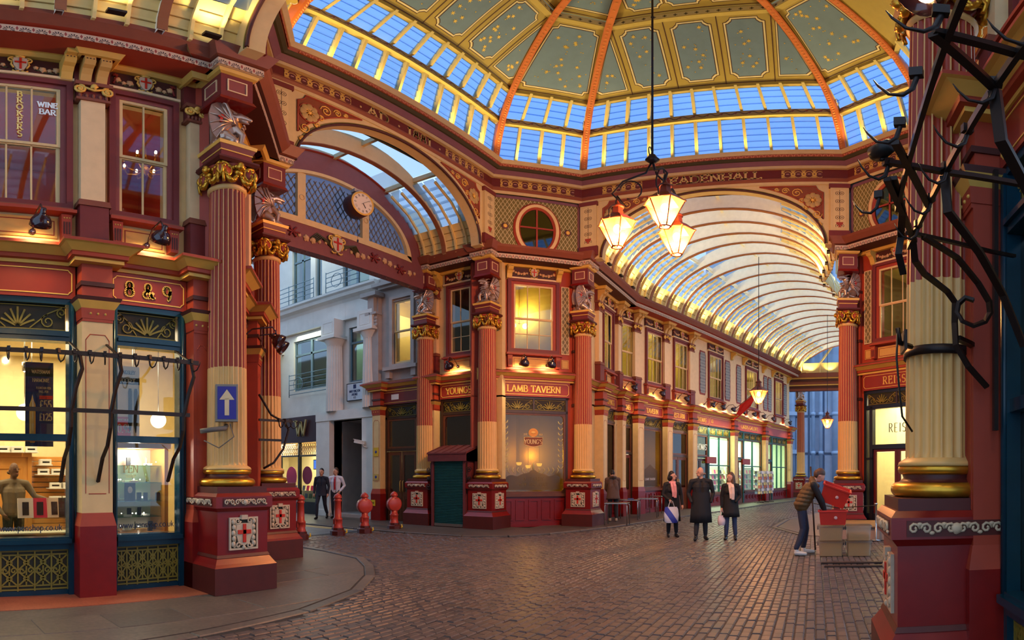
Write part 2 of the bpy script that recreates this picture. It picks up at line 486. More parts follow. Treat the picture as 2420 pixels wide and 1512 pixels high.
# ---------------------------------------------------------------- lettering made of strokes
def arc(cx, cy, rx, ry, a0, a1, n=10):
    return [(cx + rx * math.cos(R(a0 + (a1 - a0) * i / n)), cy + ry * math.sin(R(a0 + (a1 - a0) * i / n))) for i in range(n + 1)]
GL = {
 'A': (.74, [[(.02, 0), (.37, 1)], [(.37, 1), (.72, 0)], [(.15, .34), (.59, .34)]]),
 'B': (.64, [[(.1, 0), (.1, 1)], [(.1, 1), (.32, 1)] + arc(.32, .76, .22, .24, 90, -90) + [(.1, .52)], [(.1, .52), (.36, .52)] + arc(.36, .26, .25, .26, 90, -90) + [(.1, 0)]]),
 'C': (.7, [arc(.4, .5, .36, .5, 48, 312, 18)]),
 'D': (.74, [[(.1, 0), (.1, 1)], [(.1, 1), (.3, 1)] + arc(.3, .5, .38, .5, 90, -90, 14) + [(.1, 0)]]),
 'E': (.62, [[(.1, 0), (.1, 1)], [(.1, 1), (.56, 1)], [(.1, .52), (.44, .52)], [(.1, 0), (.58, 0)]]),
 'F': (.6, [[(.1, 0), (.1, 1)], [(.1, 1), (.56, 1)], [(.1, .52), (.42, .52)]]),
 'G': (.76, [arc(.4, .5, .36, .5, 48, 330, 18) + [(.7, .42)], [(.5, .42), (.74, .42)]]),
 'H': (.78, [[(.1, 0), (.1, 1)], [(.68, 0), (.68, 1)], [(.1, .5), (.68, .5)]]),
 'I': (.3, [[(.15, 0), (.15, 1)]]),
 'K': (.7, [[(.1, 0), (.1, 1)], [(.1, .42), (.6, 1)], [(.26, .58), (.66, 0)]]),
 'L': (.6, [[(.1, 0), (.1, 1)], [(.1, 0), (.56, 0)]]),
 'M': (.9, [[(.1, 0), (.12, 1)], [(.12, 1), (.45, .12)], [(.45, .12), (.78, 1)], [(.78, 1), (.8, 0)]]),
 'N': (.78, [[(.1, 0), (.1, 1)], [(.1, 1), (.68, 0)], [(.68, 0), (.68, 1)]]),
 'O': (.8, [arc(.4, .5, .36, .5, 90, 450, 22)]),
 'P': (.6, [[(.1, 0), (.1, 1)], [(.1, 1), (.32, 1)] + arc(.32, .73, .24, .27, 90, -90) + [(.1, .46)]]),
 'R': (.68, [[(.1, 0), (.1, 1)], [(.1, 1), (.32, 1)] + arc(.32, .75, .23, .25, 90, -90) + [(.1, .5)], [(.3, .5), (.64, 0)]]),
 'S': (.58, [arc(.29, .75, .22, .25, 40, 270, 12) + arc(.29, .26, .24, .26, 90, -140, 12)[1:]]),
 'T': (.66, [[(.33, 0), (.33, 1)], [(.02, 1), (.64, 1)]]),
 'U': (.74, [[(.1, 1), (.1, .34)] + arc(.37, .34, .27, .34, 180, 360, 12) + [(.64, 1)]]),
 'V': (.72, [[(.02, 1), (.36, 0)], [(.36, 0), (.7, 1)]]),
 'W': (1.0, [[(.02, 1), (.27, 0)], [(.27, 0), (.5, .9)], [(.5, .9), (.73, 0)], [(.73, 0), (.98, 1)]]),
 'X': (.7, [[(.06, 0), (.64, 1)], [(.06, 1), (.64, 0)]]),
 'Y': (.7, [[(.02, 1), (.35, .48)], [(.68, 1), (.35, .48)], [(.35, .48), (.35, 0)]]),
 '&': (.8, [[(.74, .42), (.5, .04)] + arc(.32, .24, .25, .24, 300, 90, 10) + arc(.36, .77, .17, .23, 240, -60, 12) + [(.2, .3)], [(.28, .62), (.74, 0)]]),
 '0': (.62, [arc(.31, .5, .25, .5, 90, 450, 18)]),
 '1': (.4, [[(.2, 0), (.2, 1)], [(.2, 1), (.06, .82)]]),
 '2': (.58, [arc(.29, .73, .22, .27, 165, -40, 10) + [(.06, 0), (.54, 0)]]),
 '3': (.56, [arc(.27, .76, .21, .24, 150, -90, 10) + arc(.27, .27, .24, .27, 90, -150, 10)[1:]]),
 '5': (.56, [[(.5, 1), (.14, 1), (.1, .55)] + arc(.27, .32, .24, .32, 110, -150, 12)]),
 '7': (.54, [[(.04, 1), (.5, 1), (.2, 0)]]),
 '8': (.6, [arc(.3, .76, .2, .24, -90, 270, 16), arc(.3, .27, .25, .27, 90, 450, 16)]),
 '9': (.6, [arc(.3, .69, .23, .31, 0, 360, 16), [(.53, .69)] + arc(.26, .42, .27, .42, 10, -70, 6)]),
 '.': (.24, [[(.12, 0), (.12, .08)]]), "'": (.2, [[(.1, .8), (.1, 1)]]), '-': (.4, [[(.05, .4), (.35, .4)]]), ' ': (.36, []),
 '/': (.4, [[(.02, 0), (.36, 1)]]), '£': (.6, [[(.06, 0), (.56, 0)], [(.18, 0), (.2, .7)] + arc(.36, .76, .17, .24, 180, 30, 8), [(.06, .46), (.44, .46)]]),
 'a': (.52, [arc(.24, .26, .2, .26, 0, 360, 12), [(.45, .52), (.45, 0)]]),
 'c': (.48, [arc(.26, .26, .21, .26, 50, 310, 10)]), 'e': (.5, [[(.06, .28), (.45, .28)] + arc(.25, .26, .2, .26, 0, 310, 12)]),
 'h': (.54, [[(.08, 0), (.08, .8)], [(.08, .3)] + arc(.26, .32, .18, .2, 180, 0, 8) + [(.44, 0)]]), 'k': (.5, [[(.08, 0), (.08, .8)], [(.08, .22), (.42, .52)], [(.18, .3), (.46, 0)]]),
 'n': (.54, [[(.08, 0), (.08, .52)], [(.08, .3)] + arc(.26, .32, .18, .2, 180, 0, 8) + [(.44, 0)]]), 'o': (.52, [arc(.26, .26, .2, .26, 0, 360, 14)]),
 'p': (.52, [[(.08, -.3), (.08, .52)], arc(.27, .26, .19, .26, 0, 360, 12)]), 's': (.42, [arc(.2, .39, .14, .13, 40, 270, 8) + arc(.2, .13, .15, .13, 90, -140, 8)[1:]]),
 'u': (.54, [[(.08, .52), (.08, .2)] + arc(.26, .2, .18, .2, 180, 360, 8) + [(.44, .52)]]), 'w': (.72, [[(.02, .52), (.2, 0)], [(.2, 0), (.36, .5)], [(.36, .5), (.52, 0)], [(.52, 0), (.7, .52)]]),
}
def text(s, h, weight=0.15, serif=True, depth=0.012, contrast=0.5, squeeze=1.0, spacing=0.08, mb=None, x=0.0, z=0.0, y=0.0, align='c'):
    """Roman letters of height h in the x,z plane facing -y, baseline at z"""
    mb = mb or MB()
    tot = sum(GL[c][0] + spacing for c in s) * squeeze * h
    px = x - (tot / 2 if align == 'c' else 0)
    tv, th = weight * h, weight * h * contrast
    def bar(p, q):
        dx, dz = q[0] - p[0], q[1] - p[1]
        L = math.hypot(dx, dz)
        if L < 1e-6:
            return
        vv = abs(dz) / L
        w = (tv * vv + th * (1 - vv)) / 2
        nx, nz = -dz / L * w, dx / L * w
        ex, ez = dx / L * w * .3, dz / L * w * .3
        mb.prism([(p[0] - nx - ex, p[1] - nz - ez), (p[0] + nx - ex, p[1] + nz - ez), (q[0] + nx + ex, q[1] + nz + ez), (q[0] - nx + ex, q[1] - nz + ez)][::-1], y - depth, y)
    for c in s:
        w, strokes = GL[c]
        for st in strokes:
            P = [(px + a * h * squeeze, z + b * h) for a, b in st]
            for i in range(len(P) - 1):
                bar(P[i], P[i + 1])
            if serif and c not in ".'-":
                for k, (e, o) in enumerate(((0, 1), (-1, -2))):
                    if len(st) < 2:
                        continue
                    ex, ez = P[e]
                    ver = abs(P[e][1] - P[o][1]) > abs(P[e][0] - P[o][0]) * .8
                    if ver and (abs(st[e][1]) < .02 or abs(st[e][1] - 1) < .02) and c not in 'AMVWN' or (c in 'AMVWN' and ((st[e][1] < .02 and c in 'AM') or (st[e][1] > .98 and c in 'VWN' and k == (0 if c != 'N' else 1)))):
                        bar((ex - .15 * h * squeeze, ez + (th / 2 if st[e][1] < .5 else -th / 2)), (ex + .15 * h * squeeze, ez + (th / 2 if st[e][1] < .5 else -th / 2)))
                    elif not ver and c in 'EFLTZ2' and k == 1 or (c == 'T' and not ver):
                        up = -1 if st[e][1] > .7 else 1
                        bar((ex, ez - up * th * .4), (ex, ez + up * .16 * h))
        px += (w + spacing) * squeeze * h
    return mb
# ---------------------------------------------------------------- small ornaments (meshes shared by every copy)
def scroll(cx, cz, r, turns=1.3, a0=0, hand=1, n=14):
    return [(cx + r * (1 - .75 * i / n) * math.cos(a0 + hand * 2 * PI * turns * i / n), cz + r * (1 - .75 * i / n) * math.sin(a0 + hand * 2 * PI * turns * i / n)) for i in range(n + 1)]
def grille_mb(w, h):
    """cast fanlight grille: palmette between running scrolls, centred, facing -y"""
    mb = MB()
    mb.box(-w / 2, w / 2, 0.012, 0.03, -h / 2, h / 2, 1)
    def strip(p2, t=.016):
        mb.tube([(a, 0, b) for a, b in p2], 0, flat=(t, t), m=0)
    hh = h / 2
    for k in range(-3, 4):
        a = PI / 2 - k * .36
        L = hh * (1.45 - .1 * abs(k))
        strip([(math.cos(a) * L * t * (1 + .15 * t * t * abs(k) / 3), -hh * .75 + math.sin(a) * L * t) for t in (.15, .5, .8, 1)], .026)
    for sgn in (-1, 1):
        n = max(1, int((w / 2 - .18) / (h * .62)))
        st = (w / 2 - .16) / n
        for i in range(n):
            c = sgn * (.16 + st * (i + .5))
            strip(scroll(c, -hh * .28, hh * .52, 1.4, PI / 2, sgn))
            strip(scroll(c + sgn * st * .38, hh * .42, hh * .36, 1.3, -PI / 2, -sgn))
            strip([(c - sgn * st * .5, -hh * .8), (c, hh * .3), (c + sgn * st * .4, hh * .8)])
    strip([(-w / 2, -hh * .86), (w / 2, -hh * .86)], .014)
    strip([(-w / 2, hh * .86), (w / 2, hh * .86)], .014)
    return mb
_gc = {}
def cached(key, fn, mats):
    if key not in _gc:
        _gc[key] = fn().mesh(key if isinstance(key, str) else key[0], mats)
    return _gc[key]
def shield_mb():
    mb = MB()
    out = [(0, -.17), (.06, -.13), (.105, -.04), (.115, .06), (.1, .13), (0, .145), (-.1, .13), (-.115, .06), (-.105, -.04), (-.06, -.13)]
    mb.prism(out, -.05, 0, 0)
    mb.box(-.018, .018, -.06, -.04, -.13, .13, 1)
    mb.box(-.09, .09, -.06, -.04, .01, .045, 1)
    for s in (-1, 1):
        mb.tube([(a, -.03, b) for a, b in scroll(s * .135, .09, .06, 1.2, PI / 2 + s * .6, -s)], .016, 5, 2)
        mb.tube([(s * .1, -.03, -.1), (s * .14, -.03, -.02), (s * .12, -.03, .06)], .018, 5, 2)
        mb.tube([(s * .02, -.03, -.17), (s * .08, -.03, -.19), (s * .12, -.03, -.16)], .016, 5, 2)
    mb.tube([(-.07, -.03, .16), (0, -.03, .19), (.07, -.03, .16)], .03, 6, 2)
    return mb
SHIELD = shield_mb().mesh('shield', [WHIT, XRED, GPNT])
ROSEM = mat('rose_paint', (206, 160, 110), 0.6, var=0.3, scale=30)
LEAFM = mat('garland_green', (72, 66, 36), 0.6)
RIBM = mat('garland_red', (128, 36, 30), 0.6)
def rose(mb, x, z, r, y=0.0, m=0):
    mb.ball((x, y, z), r, 9, 6, m, (1, .55, 1))
    for k in range(5):
        a = k * 1.2566 + x * 7
        mb.ball((x + r * .75 * math.cos(a), y + .005, z + r * .75 * math.sin(a)), r * .52, 6, 4, m, (1, .5, 1))
def garland_mb(w):
    """roses and leaves hung either side of the shield"""
    mb = MB()
    for s in (-1, 1):
        n = max(3, int((w / 2 - .16) / .085))
        for i in range(n):
            t = (i + .5) / n
            x = s * (.17 + (w / 2 - .2) * t)
            z = -.075 * math.sin(PI * t) + .05 * t
            rose(mb, x, z, .05 if i % 2 == (0 if n < 4 else 1) else .033)
            mb.ball((x + .03, .005, z - .05), .03, 6, 4, 1, (1.4, .4, .6))
        mb.tube([(s * (w / 2 - .03), 0, .12), (s * (w / 2 - .06), -.01, .04), (s * (w / 2 - .01), 0, -.1)], .018, 5, 2)
        mb.tube([(s * (w / 2 - .08), 0, .1), (s * (w / 2), -.01, .07)], .016, 5, 2)
    return mb
# ---------------------------------------------------------------- market facades (x right, y into the wall, z up in each wall's own frame)
ZF0, ZF1, ZC, ZS, ZW0, ZWM, ZW1, ZT, ZA0, ZA1, ZK = 3.95, 4.42, 4.78, 5.22, 5.38, 6.42, 7.52, 8.1, 8.15, 8.29, 8.52
def fill(mb, X0, X1, Z0, Z1, ops, y0, y1, m=0):
    x = X0
    for a, b, c, d in sorted(ops):
        if a > x:
            mb.box(x, a, y0, y1, Z0, Z1, m)
        if c > Z0:
            mb.box(a, b, y0, y1, Z0, c, m)
        if d < Z1:
            mb.box(a, b, y0, y1, d, Z1, m)
        x = b
    if x < X1:
        mb.box(x, X1, y0, y1, Z0, Z1, m)
LOWC = [(0, ZF1), (-.14, ZF1), (-.14, 4.47), (-.19, 4.48), (-.19, 4.53), (-.2, 4.54), (-.32, 4.62), (-.36, 4.63), (-.36, 4.67), (-.3, 4.70), (-.06, ZC), (0, ZC)]
LOWM = [0, 0, 1, 1, 1, 0, 0, 1, 2, 2, 2]
def topprof(e=0.0):
    return [(0, 8.09), (-.12 - e, 8.09), (-.17 - e, 8.15), (-.2 - e, ZA0), (-.62 - e, ZA0), (-.62 - e, ZA1), (-.6 - e, ZA1 + .03), (-.68 - e, ZA1 + .04), (-.8 - e, ZK - .06), (-.84 - e, ZK), (0, ZK)]
TOPM = [0, 0, 0, 3, 4, 3, 3, 2, 2, 2]
def ring3(prof, hx, d, mats, mb, y_back=0.0):
    """profile wrapped round three sides of a block of half width hx standing out by d (profile y are offsets outwards, negative)"""
    rows = []
    rows.append([(-hx + p[0], y_back, p[1]) for p in prof])
    rows.append([(-hx + p[0], -d + p[0], p[1]) for p in prof])
    rows.append([(hx - p[0], -d + p[0], p[1]) for p in prof])
    rows.append([(hx - p[0], y_back, p[1]) for p in prof])
    mb.path([r[::-1] for r in rows], False, mats[::-1])
    return mb
def corbel_mb():
    mb = MB()
    mb.prism([(-.06, 0), (.06, 0), (.075, .36), (-.075, .36)], -.14, 0, 0)
    for k in (-1, 0, 1):
        mb.box(k * .035 - .009, k * .035 + .009, -.146, -.14, .05, .24, 1)
        mb.ball((k * .035, -.142, .3), .012, 6, 4, 2)
    return mb
CORB = corbel_mb().mesh('corbel', [RED, DBRN, YEL])
def console_mb(w=.16, m=0):
    """S-shaped bracket, top at z=0"""
    mb = MB()
    pr = [(0, 0), (-.3, 0), (-.31, -.1), (-.27, -.15), (-.2, -.18), (-.14, -.26), (-.1, -.38), (0, -.42)]
    rows = [[(x, y, z) for y, z in pr] for x in (-w / 2, w / 2)]
    mb.path(rows[::-1])
    n = len(pr)
    mb.add(rows[0], [tuple(range(n))[::-1]])
    mb.add(rows[1], [tuple(range(n))])
    for k in (-1, 0, 1):
        mb.ball((k * .045, -.307, -.05), .012, 6, 4, 1)
    return mb
CONS = console_mb().mesh('console', [YEL, DBRN])
CONP = console_mb(.15).mesh('console', [OCHRE, DBRN])
def pilcap_mb(w):
    """gilt pilaster capital with two volutes"""
    mb = MB()
    mb.box(-w / 2 + .02, w / 2 - .02, -.14, 0, -.3, 0, 1)
    mb.box(-w / 2 - .03, w / 2 + .03, -.2, 0, -.04, .03, 2)
    mb.box(-w / 2 - .01, w / 2 + .01, -.17, 0, -.33, -.28, 2)
    for s in (-1, 1):
        mb.tube([(a, -.17, b) for a, b in scroll(s * (w / 2 - .03), -.12, .09, 1.6, PI / 2, s)], .022, 5, 0)
        mb.ball((s * (w / 2 - .03), -.17, -.12), .03, 7, 5, 0, (1, .6, 1))
    mb.tube([(-w / 2 + .06, -.17, -.07), (0, -.19, -.14), (w / 2 - .06, -.17, -.07)], .022, 5, 0)
    rose(mb, 0, -.05, .05, -.19, 0)
    for k in range(-2, 3):
        mb.ball((k * w * .2, -.15, -.23), .035, 6, 4, 2, (.8, .6, 1.4))
    return mb
def pilaster(p, xc, w=.46, lower=True, upper=True, yo=0.0, shaft=CREAM, bracket=True, base=None):
    g = put('pilaster', None, p, (xc, yo, 0))
    h = w / 2
    def q(name, mb, mats, **kw):
        return obj(name, mb, mats, g, **kw)
    if lower:
        b = MB().box(-h - .02, h + .02, -.35, .1, 0, .93, 0)
        b.frustum((h + .02, .225), (h - .02, .19), .93, 1.1, 1, 0, -.125)
        q('pilaster_base', b, base or [DRED, RED])
        b = MB().box(-h + .02, h - .02, -.31, .1, 1.1, 3.6, 0)
        for e in (-1, 1):
            b.box(e * (h - .07) - .005, e * (h - .07) + .005, -.314, -.31, 1.35, 3.35, 1)
        b.box(-h + .11, h - .11, -.314, -.31, 1.34, 1.352, 1)
        b.box(-h + .13, h - .13, -.314, -.31, 3.42, 3.432, 1)
        b.tube([(-h + .07, -.312, 3.35), (-h + .09, -.312, 3.38), (-h + .13, -.312, 3.43)], .006, 4, 1)
        b.tube([(h - .07, -.312, 3.35), (h - .09, -.312, 3.38), (h - .13, -.312, 3.43)], .006, 4, 1)
        q('pilaster_shaft', b, [shaft, RED])
        b = MB().box(-h + .02, h - .02, -.325, .1, 3.6, 3.64, 1)
        b.frustum((h - .01, .21), (h + .0, .22), 3.64, 3.78, 1, 0, -.12)
        b.frustum((h, .22), (h + .06, .27), 3.78, 3.88, 0, 0, -.12)
        b.frustum((h + .06, .27), (h + .08, .29), 3.88, 3.93, 2, 0, -.12)
        for k in (-1, 0, 1):
            b.ball((k * .1, -.335, 3.71), .018, 6, 4, 0)
        q('pilaster_capital', b, [YEL, RED, DBRN])
    b = MB().box(-h + .02, h - .02, -.3, .1, 3.93 if lower else 3.95, ZF1, 0)
    b.box(-h, h, -.33, .1, 4.1, 4.16, 1)
    q('fascia_block', b, [RED, DBRN])
    b = MB()
    ring3([(y_ * .9, z_) for y_, z_ in LOWC], h - .02, .28, LOWM, b)
    q('cornice_break', b, [YEL, RED, BROWN])
    if upper:
        b = MB().box(-h + .03, h - .03, -.2, .1, ZC - .05, 5.36, 0)
        b.frustum((h + .0, .17), (h - .02, .15), 5.36, 5.46, 1, 0, -.05)
        q('upper_base', b, [PLUM, BROWN])
        b = MB().box(-h + .06, h - .06, -.14, .1, 5.46, 7.3, 0)
        q('upper_shaft', b, [PALE])
        put('upper_capital', cached(('pilaster_capital_gilt', round(w, 2)), lambda: pilcap_mb(w), [GPNT, PLUM, BROWN]), g, (0, 0, 7.62))
        b = MB().box(-h - .02, h + .02, -.1, .1, 7.6, ZT, 0)
        q('bracket_back', b, [PLUM])
        if bracket:
            for e in (-1, 1):
                put('bracket', CONP, g, (e * w * .24, -.06, 8.06))
        b = MB()
        ring3([(0, 8.06), (-.05, 8.06), (-.1, 8.14), (-.1, 8.155), (0, 8.155)], h, .36, [0, 0, 0, 0], b)
        q('moulding_break', b, [YEL])
    return g
WN = [0]
def sash_window(p, x0, x1, bars=1, low=0, y=0.0, z0=ZW0, z1=ZW1, zm=ZWM, frame=(MAUVE, PLUM), glass=None, fw=.16, lowz=None):
    """box sash: stepped surround, two cream sashes, a pane for every light"""
    WN[0] += 1
    w = struct('window_%d' % WN[0])
    w.parent = None
    w.matrix_world = p.matrix_world @ Matrix.Translation((0, y, 0))
    b = MB().frame(x0 - fw, x1 + fw, z0 - .06, z1 + fw, fw * .55, -.09, .1, 1)
    b.frame(x0 - fw * .5, x1 + fw * .5, z0 - .05, z1 + fw * .5, fw * .5, -.045, .1, 0)
    obj('window_frame', b, [frame[0], frame[1]], w)
    n = bars + 1
    for k, (a, c, yy) in enumerate(((z0, zm, -.01), (zm - .03, z1, -.035))):
        rows = low + 1 if k == 0 else 1
        b = MB().frame(x0, x1, a, c, .05, yy, yy + .04, 0, .07 if k == 0 else .045)
        for i in range(1, n):
            xx = x0 + .05 + (x1 - x0 - .1) * i / n
            b.box(xx - .012, xx + .012, yy, yy + .03, a + .05, c - .04, 0)
        for j in range(1, rows):
            zz = a + .06 + (c - a - .1) * j / rows
            b.box(x0 + .05, x1 - .05, yy, yy + .03, zz - .012, zz + .012, 0)
        obj('sash', b, [CREAM], w)
        for i in range(n):
            for j in range(rows):
                xa = x0 + .05 + (x1 - x0 - .1) * i / n
                xb = x0 + .05 + (x1 - x0 - .1) * (i + 1) / n
                za = a + .05 + (c - a - .09) * j / rows
                zb = a + .05 + (c - a - .09) * (j + 1) / rows
                obj('pane', MB().box(xa, xb, yy + .012, yy + .018, za, zb), [glass or GLASS], w)
    return w
def sill_zone(p, x0, x1, y=0.0, panel=True):
    """projecting sill on two corbels with a lined ochre panel beneath"""
    b = MB().box(x0 - .06, x1 + .06, -.2, .05, ZS, ZS + .05, 0)
    b.box(x0 - .03, x1 + .03, -.15, .05, ZS + .05, ZS + .09, 1)
    obj('window_sill', b, [RED, BROWN], p, (0, y, 0))
    for xx in (x0 + .06, x1 - .06):
        put('corbel', CORB, p, (xx, y, ZS - .37))
    if panel:
        b = MB().box(x0 + .16, x1 - .16, -.035, .02, 4.86, 5.17, 0)
        b.frame(x0 + .2, x1 - .2, 4.9, 5.13, .012, -.041, -.035, 1)
        obj('sill_panel', b, [OCHRE, FRED], p, (0, y, 0))
def frieze(p, x0, x1, y=0.0):
    """painted board over a window carrying a shield between garlands"""
    xc, w = (x0 + x1) / 2, x1 - x0
    b = MB().box(x0, x1, -.05, .05, 7.74, 8.08, 0)
    b.box(x0 - .03, x1 + .03, -.11, .05, 7.69, 7.74, 1)
    f = obj('frieze', b, [DBRN, PALE], p, (0, y, 0))
    put('shield', SHIELD, f, (xc, -.06, 7.92), None, (.85, 1, .9))
    put('garland', cached(('garland', round(w, 1)), lambda: garland_mb(w - .06), [ROSEM, LEAFM, RIBM]), f, (xc, -.06, 7.92))
def fascia(p, x0, x1, txt=None, h=.2, y=0.0, col=FRED, line=True, weight=.16, sq=1.0, tcol=GPNT, sp=.08, z0=ZF0, z1=ZF1):
    b = MB().box(x0, x1, -.12, .05, z0, z1, 0)
    f = obj('fascia', b, [col], p, (0, y, 0))
    if line:
        c = .05
        a0, a1, c0, c1 = x0 + .05, x1 - .05, z0 + .06, z1 - .06
        pts = [(a0 + c, c0), (a1 - c, c0), (a1 - c * .6, c0 + c * .6), (a1, c0 + c), (a1, c1 - c), (a1 - c * .6, c1 - c * .6), (a1 - c, c1), (a0 + c, c1), (a0 + c * .6, c1 - c * .6), (a0, c1 - c), (a0, c0 + c), (a0 + c * .6, c0 + c * .6), (a0 + c, c0)]
        b = MB().tube([(q[0], -.123, q[1]) for q in pts], 0, flat=(.008, .014), cap=False)
        obj('gold_line', b, [GPNT], f)
    if txt:
        obj('lettering', text(txt, h, weight, depth=.014, x=(x0 + x1) / 2, z=(z0 + z1) / 2 - h / 2, y=-.12, squeeze=sq, spacing=sp), [tcol], f)
    return f
def grille(p, x0, x1, z0=3.5, z1=3.88, y=0.0, n=1, frame=TEAL):
    W_ = (x1 - x0) / n
    for i in range(n):
        w = W_ - .05
        put('fanlight_grille', cached(('fanlight_grille', round(w, 2)), lambda: grille_mb(w, z1 - z0), [OLIVE, DOLV]), p, (x0 + W_ * (i + .5), y - .02, (z0 + z1) / 2))
    b = MB()
    for i in range(1, n):
        b.box(x0 + W_ * i - .025, x0 + W_ * i + .025, -.05, .05, z0, z1)
    if n > 1:
        obj('grille_mullion', b, [frame], p, (0, y, 0))
def shop_pen(p, x0, x1):
    """teal shopfront: cast lattice stall riser, window in two heights, fanlight grille"""
    WN[0] += 1
    w = struct('window_%d' % WN[0])
    w.matrix_world = p.matrix_world.copy()
    b = MB().box(x0 - .1, x0, -.1, .06, 0, ZF0, 0).box(x1, x1 + .1, -.1, .06, 0, ZF0, 0)
    for e in (x0 - .05, x1 + .05):
        b.tube([(e, -.1, .7), (e, -.1, 3.9)], .03, 6, 0)
    b.box(x0, x1, -.12, .06, .62, .78, 0).box(x0 - .02, x1 + .02, -.17, .06, .7, .76, 0)
    b.box(x0, x1, -.08, .06, 2.03, 2.12, 0)
    b.box(x0, x1, -.1, .06, 3.36, 3.5, 0).box(x0, x1, -.13, .06, 3.42, 3.47, 0)
    b.box(x0, x1, -.1, .06, 3.87, ZF0, 0)
    b.box(x0, x1, -.04, .06, 0, .07, 0)
    obj('window_frame', b, [TEAL], w)
    for a, c in ((.78, 2.03), (2.12, 3.36)):
        obj('pane', MB().box(x0, x1, .0, .008, a, c), [GLASS], w)
    grille(w, x0, x1)
    # stall riser lattice
    def lat():
        W_, H_ = x1 - x0, .55
        m = MB().box(-W_ / 2, W_ / 2, .0, .02, 0, H_, 1)
        n = 6
        st = W_ / n
        def s2(pp, t=.014):
            m.tube([(a, -.012, c) for a, c in pp], 0, flat=(t, .02), m=0)
        for i in range(n + 1):
            s2([(-W_ / 2 + i * st, 0), (-W_ / 2 + i * st, H_)], .018)
        for z in (.02, .07, H_ - .07, H_ - .02):
            s2([(-W_ / 2, z), (W_ / 2, z)], .014)
        for i in range(n):
            c = -W_ / 2 + (i + .5) * st
            for z in (.17, .38):
                s2([(c - st / 2, z - .1), (c + st / 2, z + .1)])
                s2([(c - st / 2, z + .1), (c + st / 2, z - .1)])
                s2([(c + .035 * math.cos(t * PI / 4), z + .035 * math.sin(t * PI / 4)) for t in range(9)], .012)
            for s_ in (-1, 1):
                s2(scroll(c + s_ * st * .25, .275, st * .2, 1.1, 0, s_, 8), .012)
            s2([(c, .07), (c, H_ - .07)], .012)
        return m
    put('stall_grille', cached(('stall_grille', round(x1 - x0, 2)), lat, [OLIVE, DOLV]), w, ((x0 + x1) / 2, -.03, .07))
    return w
def shop_tavern(p, x0, x1, kind='window', n=1, fr=DTIM, gl=None, ng=1, riser=.98, zt=3.45, rz=None):
    """dark timber tavern front: panelled riser and one tall light, or double doors under a light"""
    WN[0] += 1
    w = struct(('window_%d' if kind == 'window' else 'door_%d') % WN[0])
    w.matrix_world = p.matrix_world.copy()
    gl = gl or DGLASS
    b = MB().box(x0, x0 + .07, -.06, .08, 0, ZF0, 0).box(x1 - .07, x1, -.06, .08, 0, ZF0, 0)
    b.box(x0, x1, -.06, .08, zt, 3.53, 0).box(x0, x1, -.06, .08, 3.88, ZF0, 0)
    a, c = x0 + .07, x1 - .07
    if kind == 'window':
        b.box(a, c, -.1, .08, riser - .06, riser + .03, 1)
        z0 = riser + .03
        b.frame(a, c, z0, zt, .06, -.04, .06, 1)
        for sx in (-1, 1):
            for sz in (-1, 1):
                cx, cz = (a + .06 if sx < 0 else c - .06), (z0 + .06 if sz < 0 else zt - .06)
                b.prism([(cx, cz), (cx - sx * .09, cz), (cx - sx * .03, cz - sz * .03), (cx, cz - sz * .09)][::(1 if sx * sz > 0 else -1)], -.035, .05, 1)
        obj('window_frame', b, [fr, TIMB], w)
        W_ = (c - a - .12) / n
        for i in range(n):
            obj('pane', MB().box(a + .06 + W_ * i, a + .06 + W_ * (i + 1), .0, .008, z0 + .06, zt - .06), [gl], w)
        if n > 1:
            m = MB()
            for i in range(1, n):
                m.box(a + .06 + W_ * i - .03, a + .06 + W_ * i + .03, -.04, .05, z0, zt)
            obj('mullion', m, [fr], w)
        k = max(1, round((c - a) / .45))
        r = MB().box(a, c, -.02, .08, 0, riser - .06, 0)
        W_ = (c - a) / k
        for i in range(k):
            r.frame(a + W_ * i + .05, a + W_ * (i + 1) - .05, .2, riser - .16, .04, -.05, -.02, 1)
        r.box(a, c, -.06, .08, 0, .12, 1)
        obj('stall_riser', r, [DRED, DRED], w)
    else:
        b.box(a, c, -.06, .08, 2.36, 2.46, 0)
        b.frame(a, c, 2.46, zt, .06, -.04, .06, 1)
        obj('door_frame', b, [fr, TIMB], w)
        obj('pane', MB().box(a + .06, c - .06, .0, .008, 2.52, zt - .06), [gl], w)
        W_ = (c - a) / 2
        for i in range(2):
            d0, d1 = a + W_ * i + .01, a + W_ * (i + 1) - .01
            dm = MB().frame(d0, d1, .02, 2.35, .09, -.02, .04, 0, .22, .12)
            dm.box(d0 + .09, d1 - .09, -.01, .03, .24, .85, 0)
            dm.frame(d0 + .12, d1 - .12, .3, .8, .03, -.025, -.01, 0)
            dm.box(d0 + .09, d1 - .09, -.02, .04, .85, 1.0, 0)
            leaf = obj('door_leaf', dm, [rz or TIMB], w)
            obj('pane', MB().box(d0 + .09, d1 - .09, .0, .008, 1.0, 2.23), [gl], leaf)
            hx = d1 - .05 if i == 0 else d0 + .05
            obj('handle', MB().tube([(hx, -.02, 1.0), (hx, -.06, 1.03), (hx, -.06, 1.35), (hx, -.02, 1.38)], .012, 6), [GPNT], leaf)
    grille(w, a, c, 3.53, 3.88, 0.0, ng, fr)
    return w
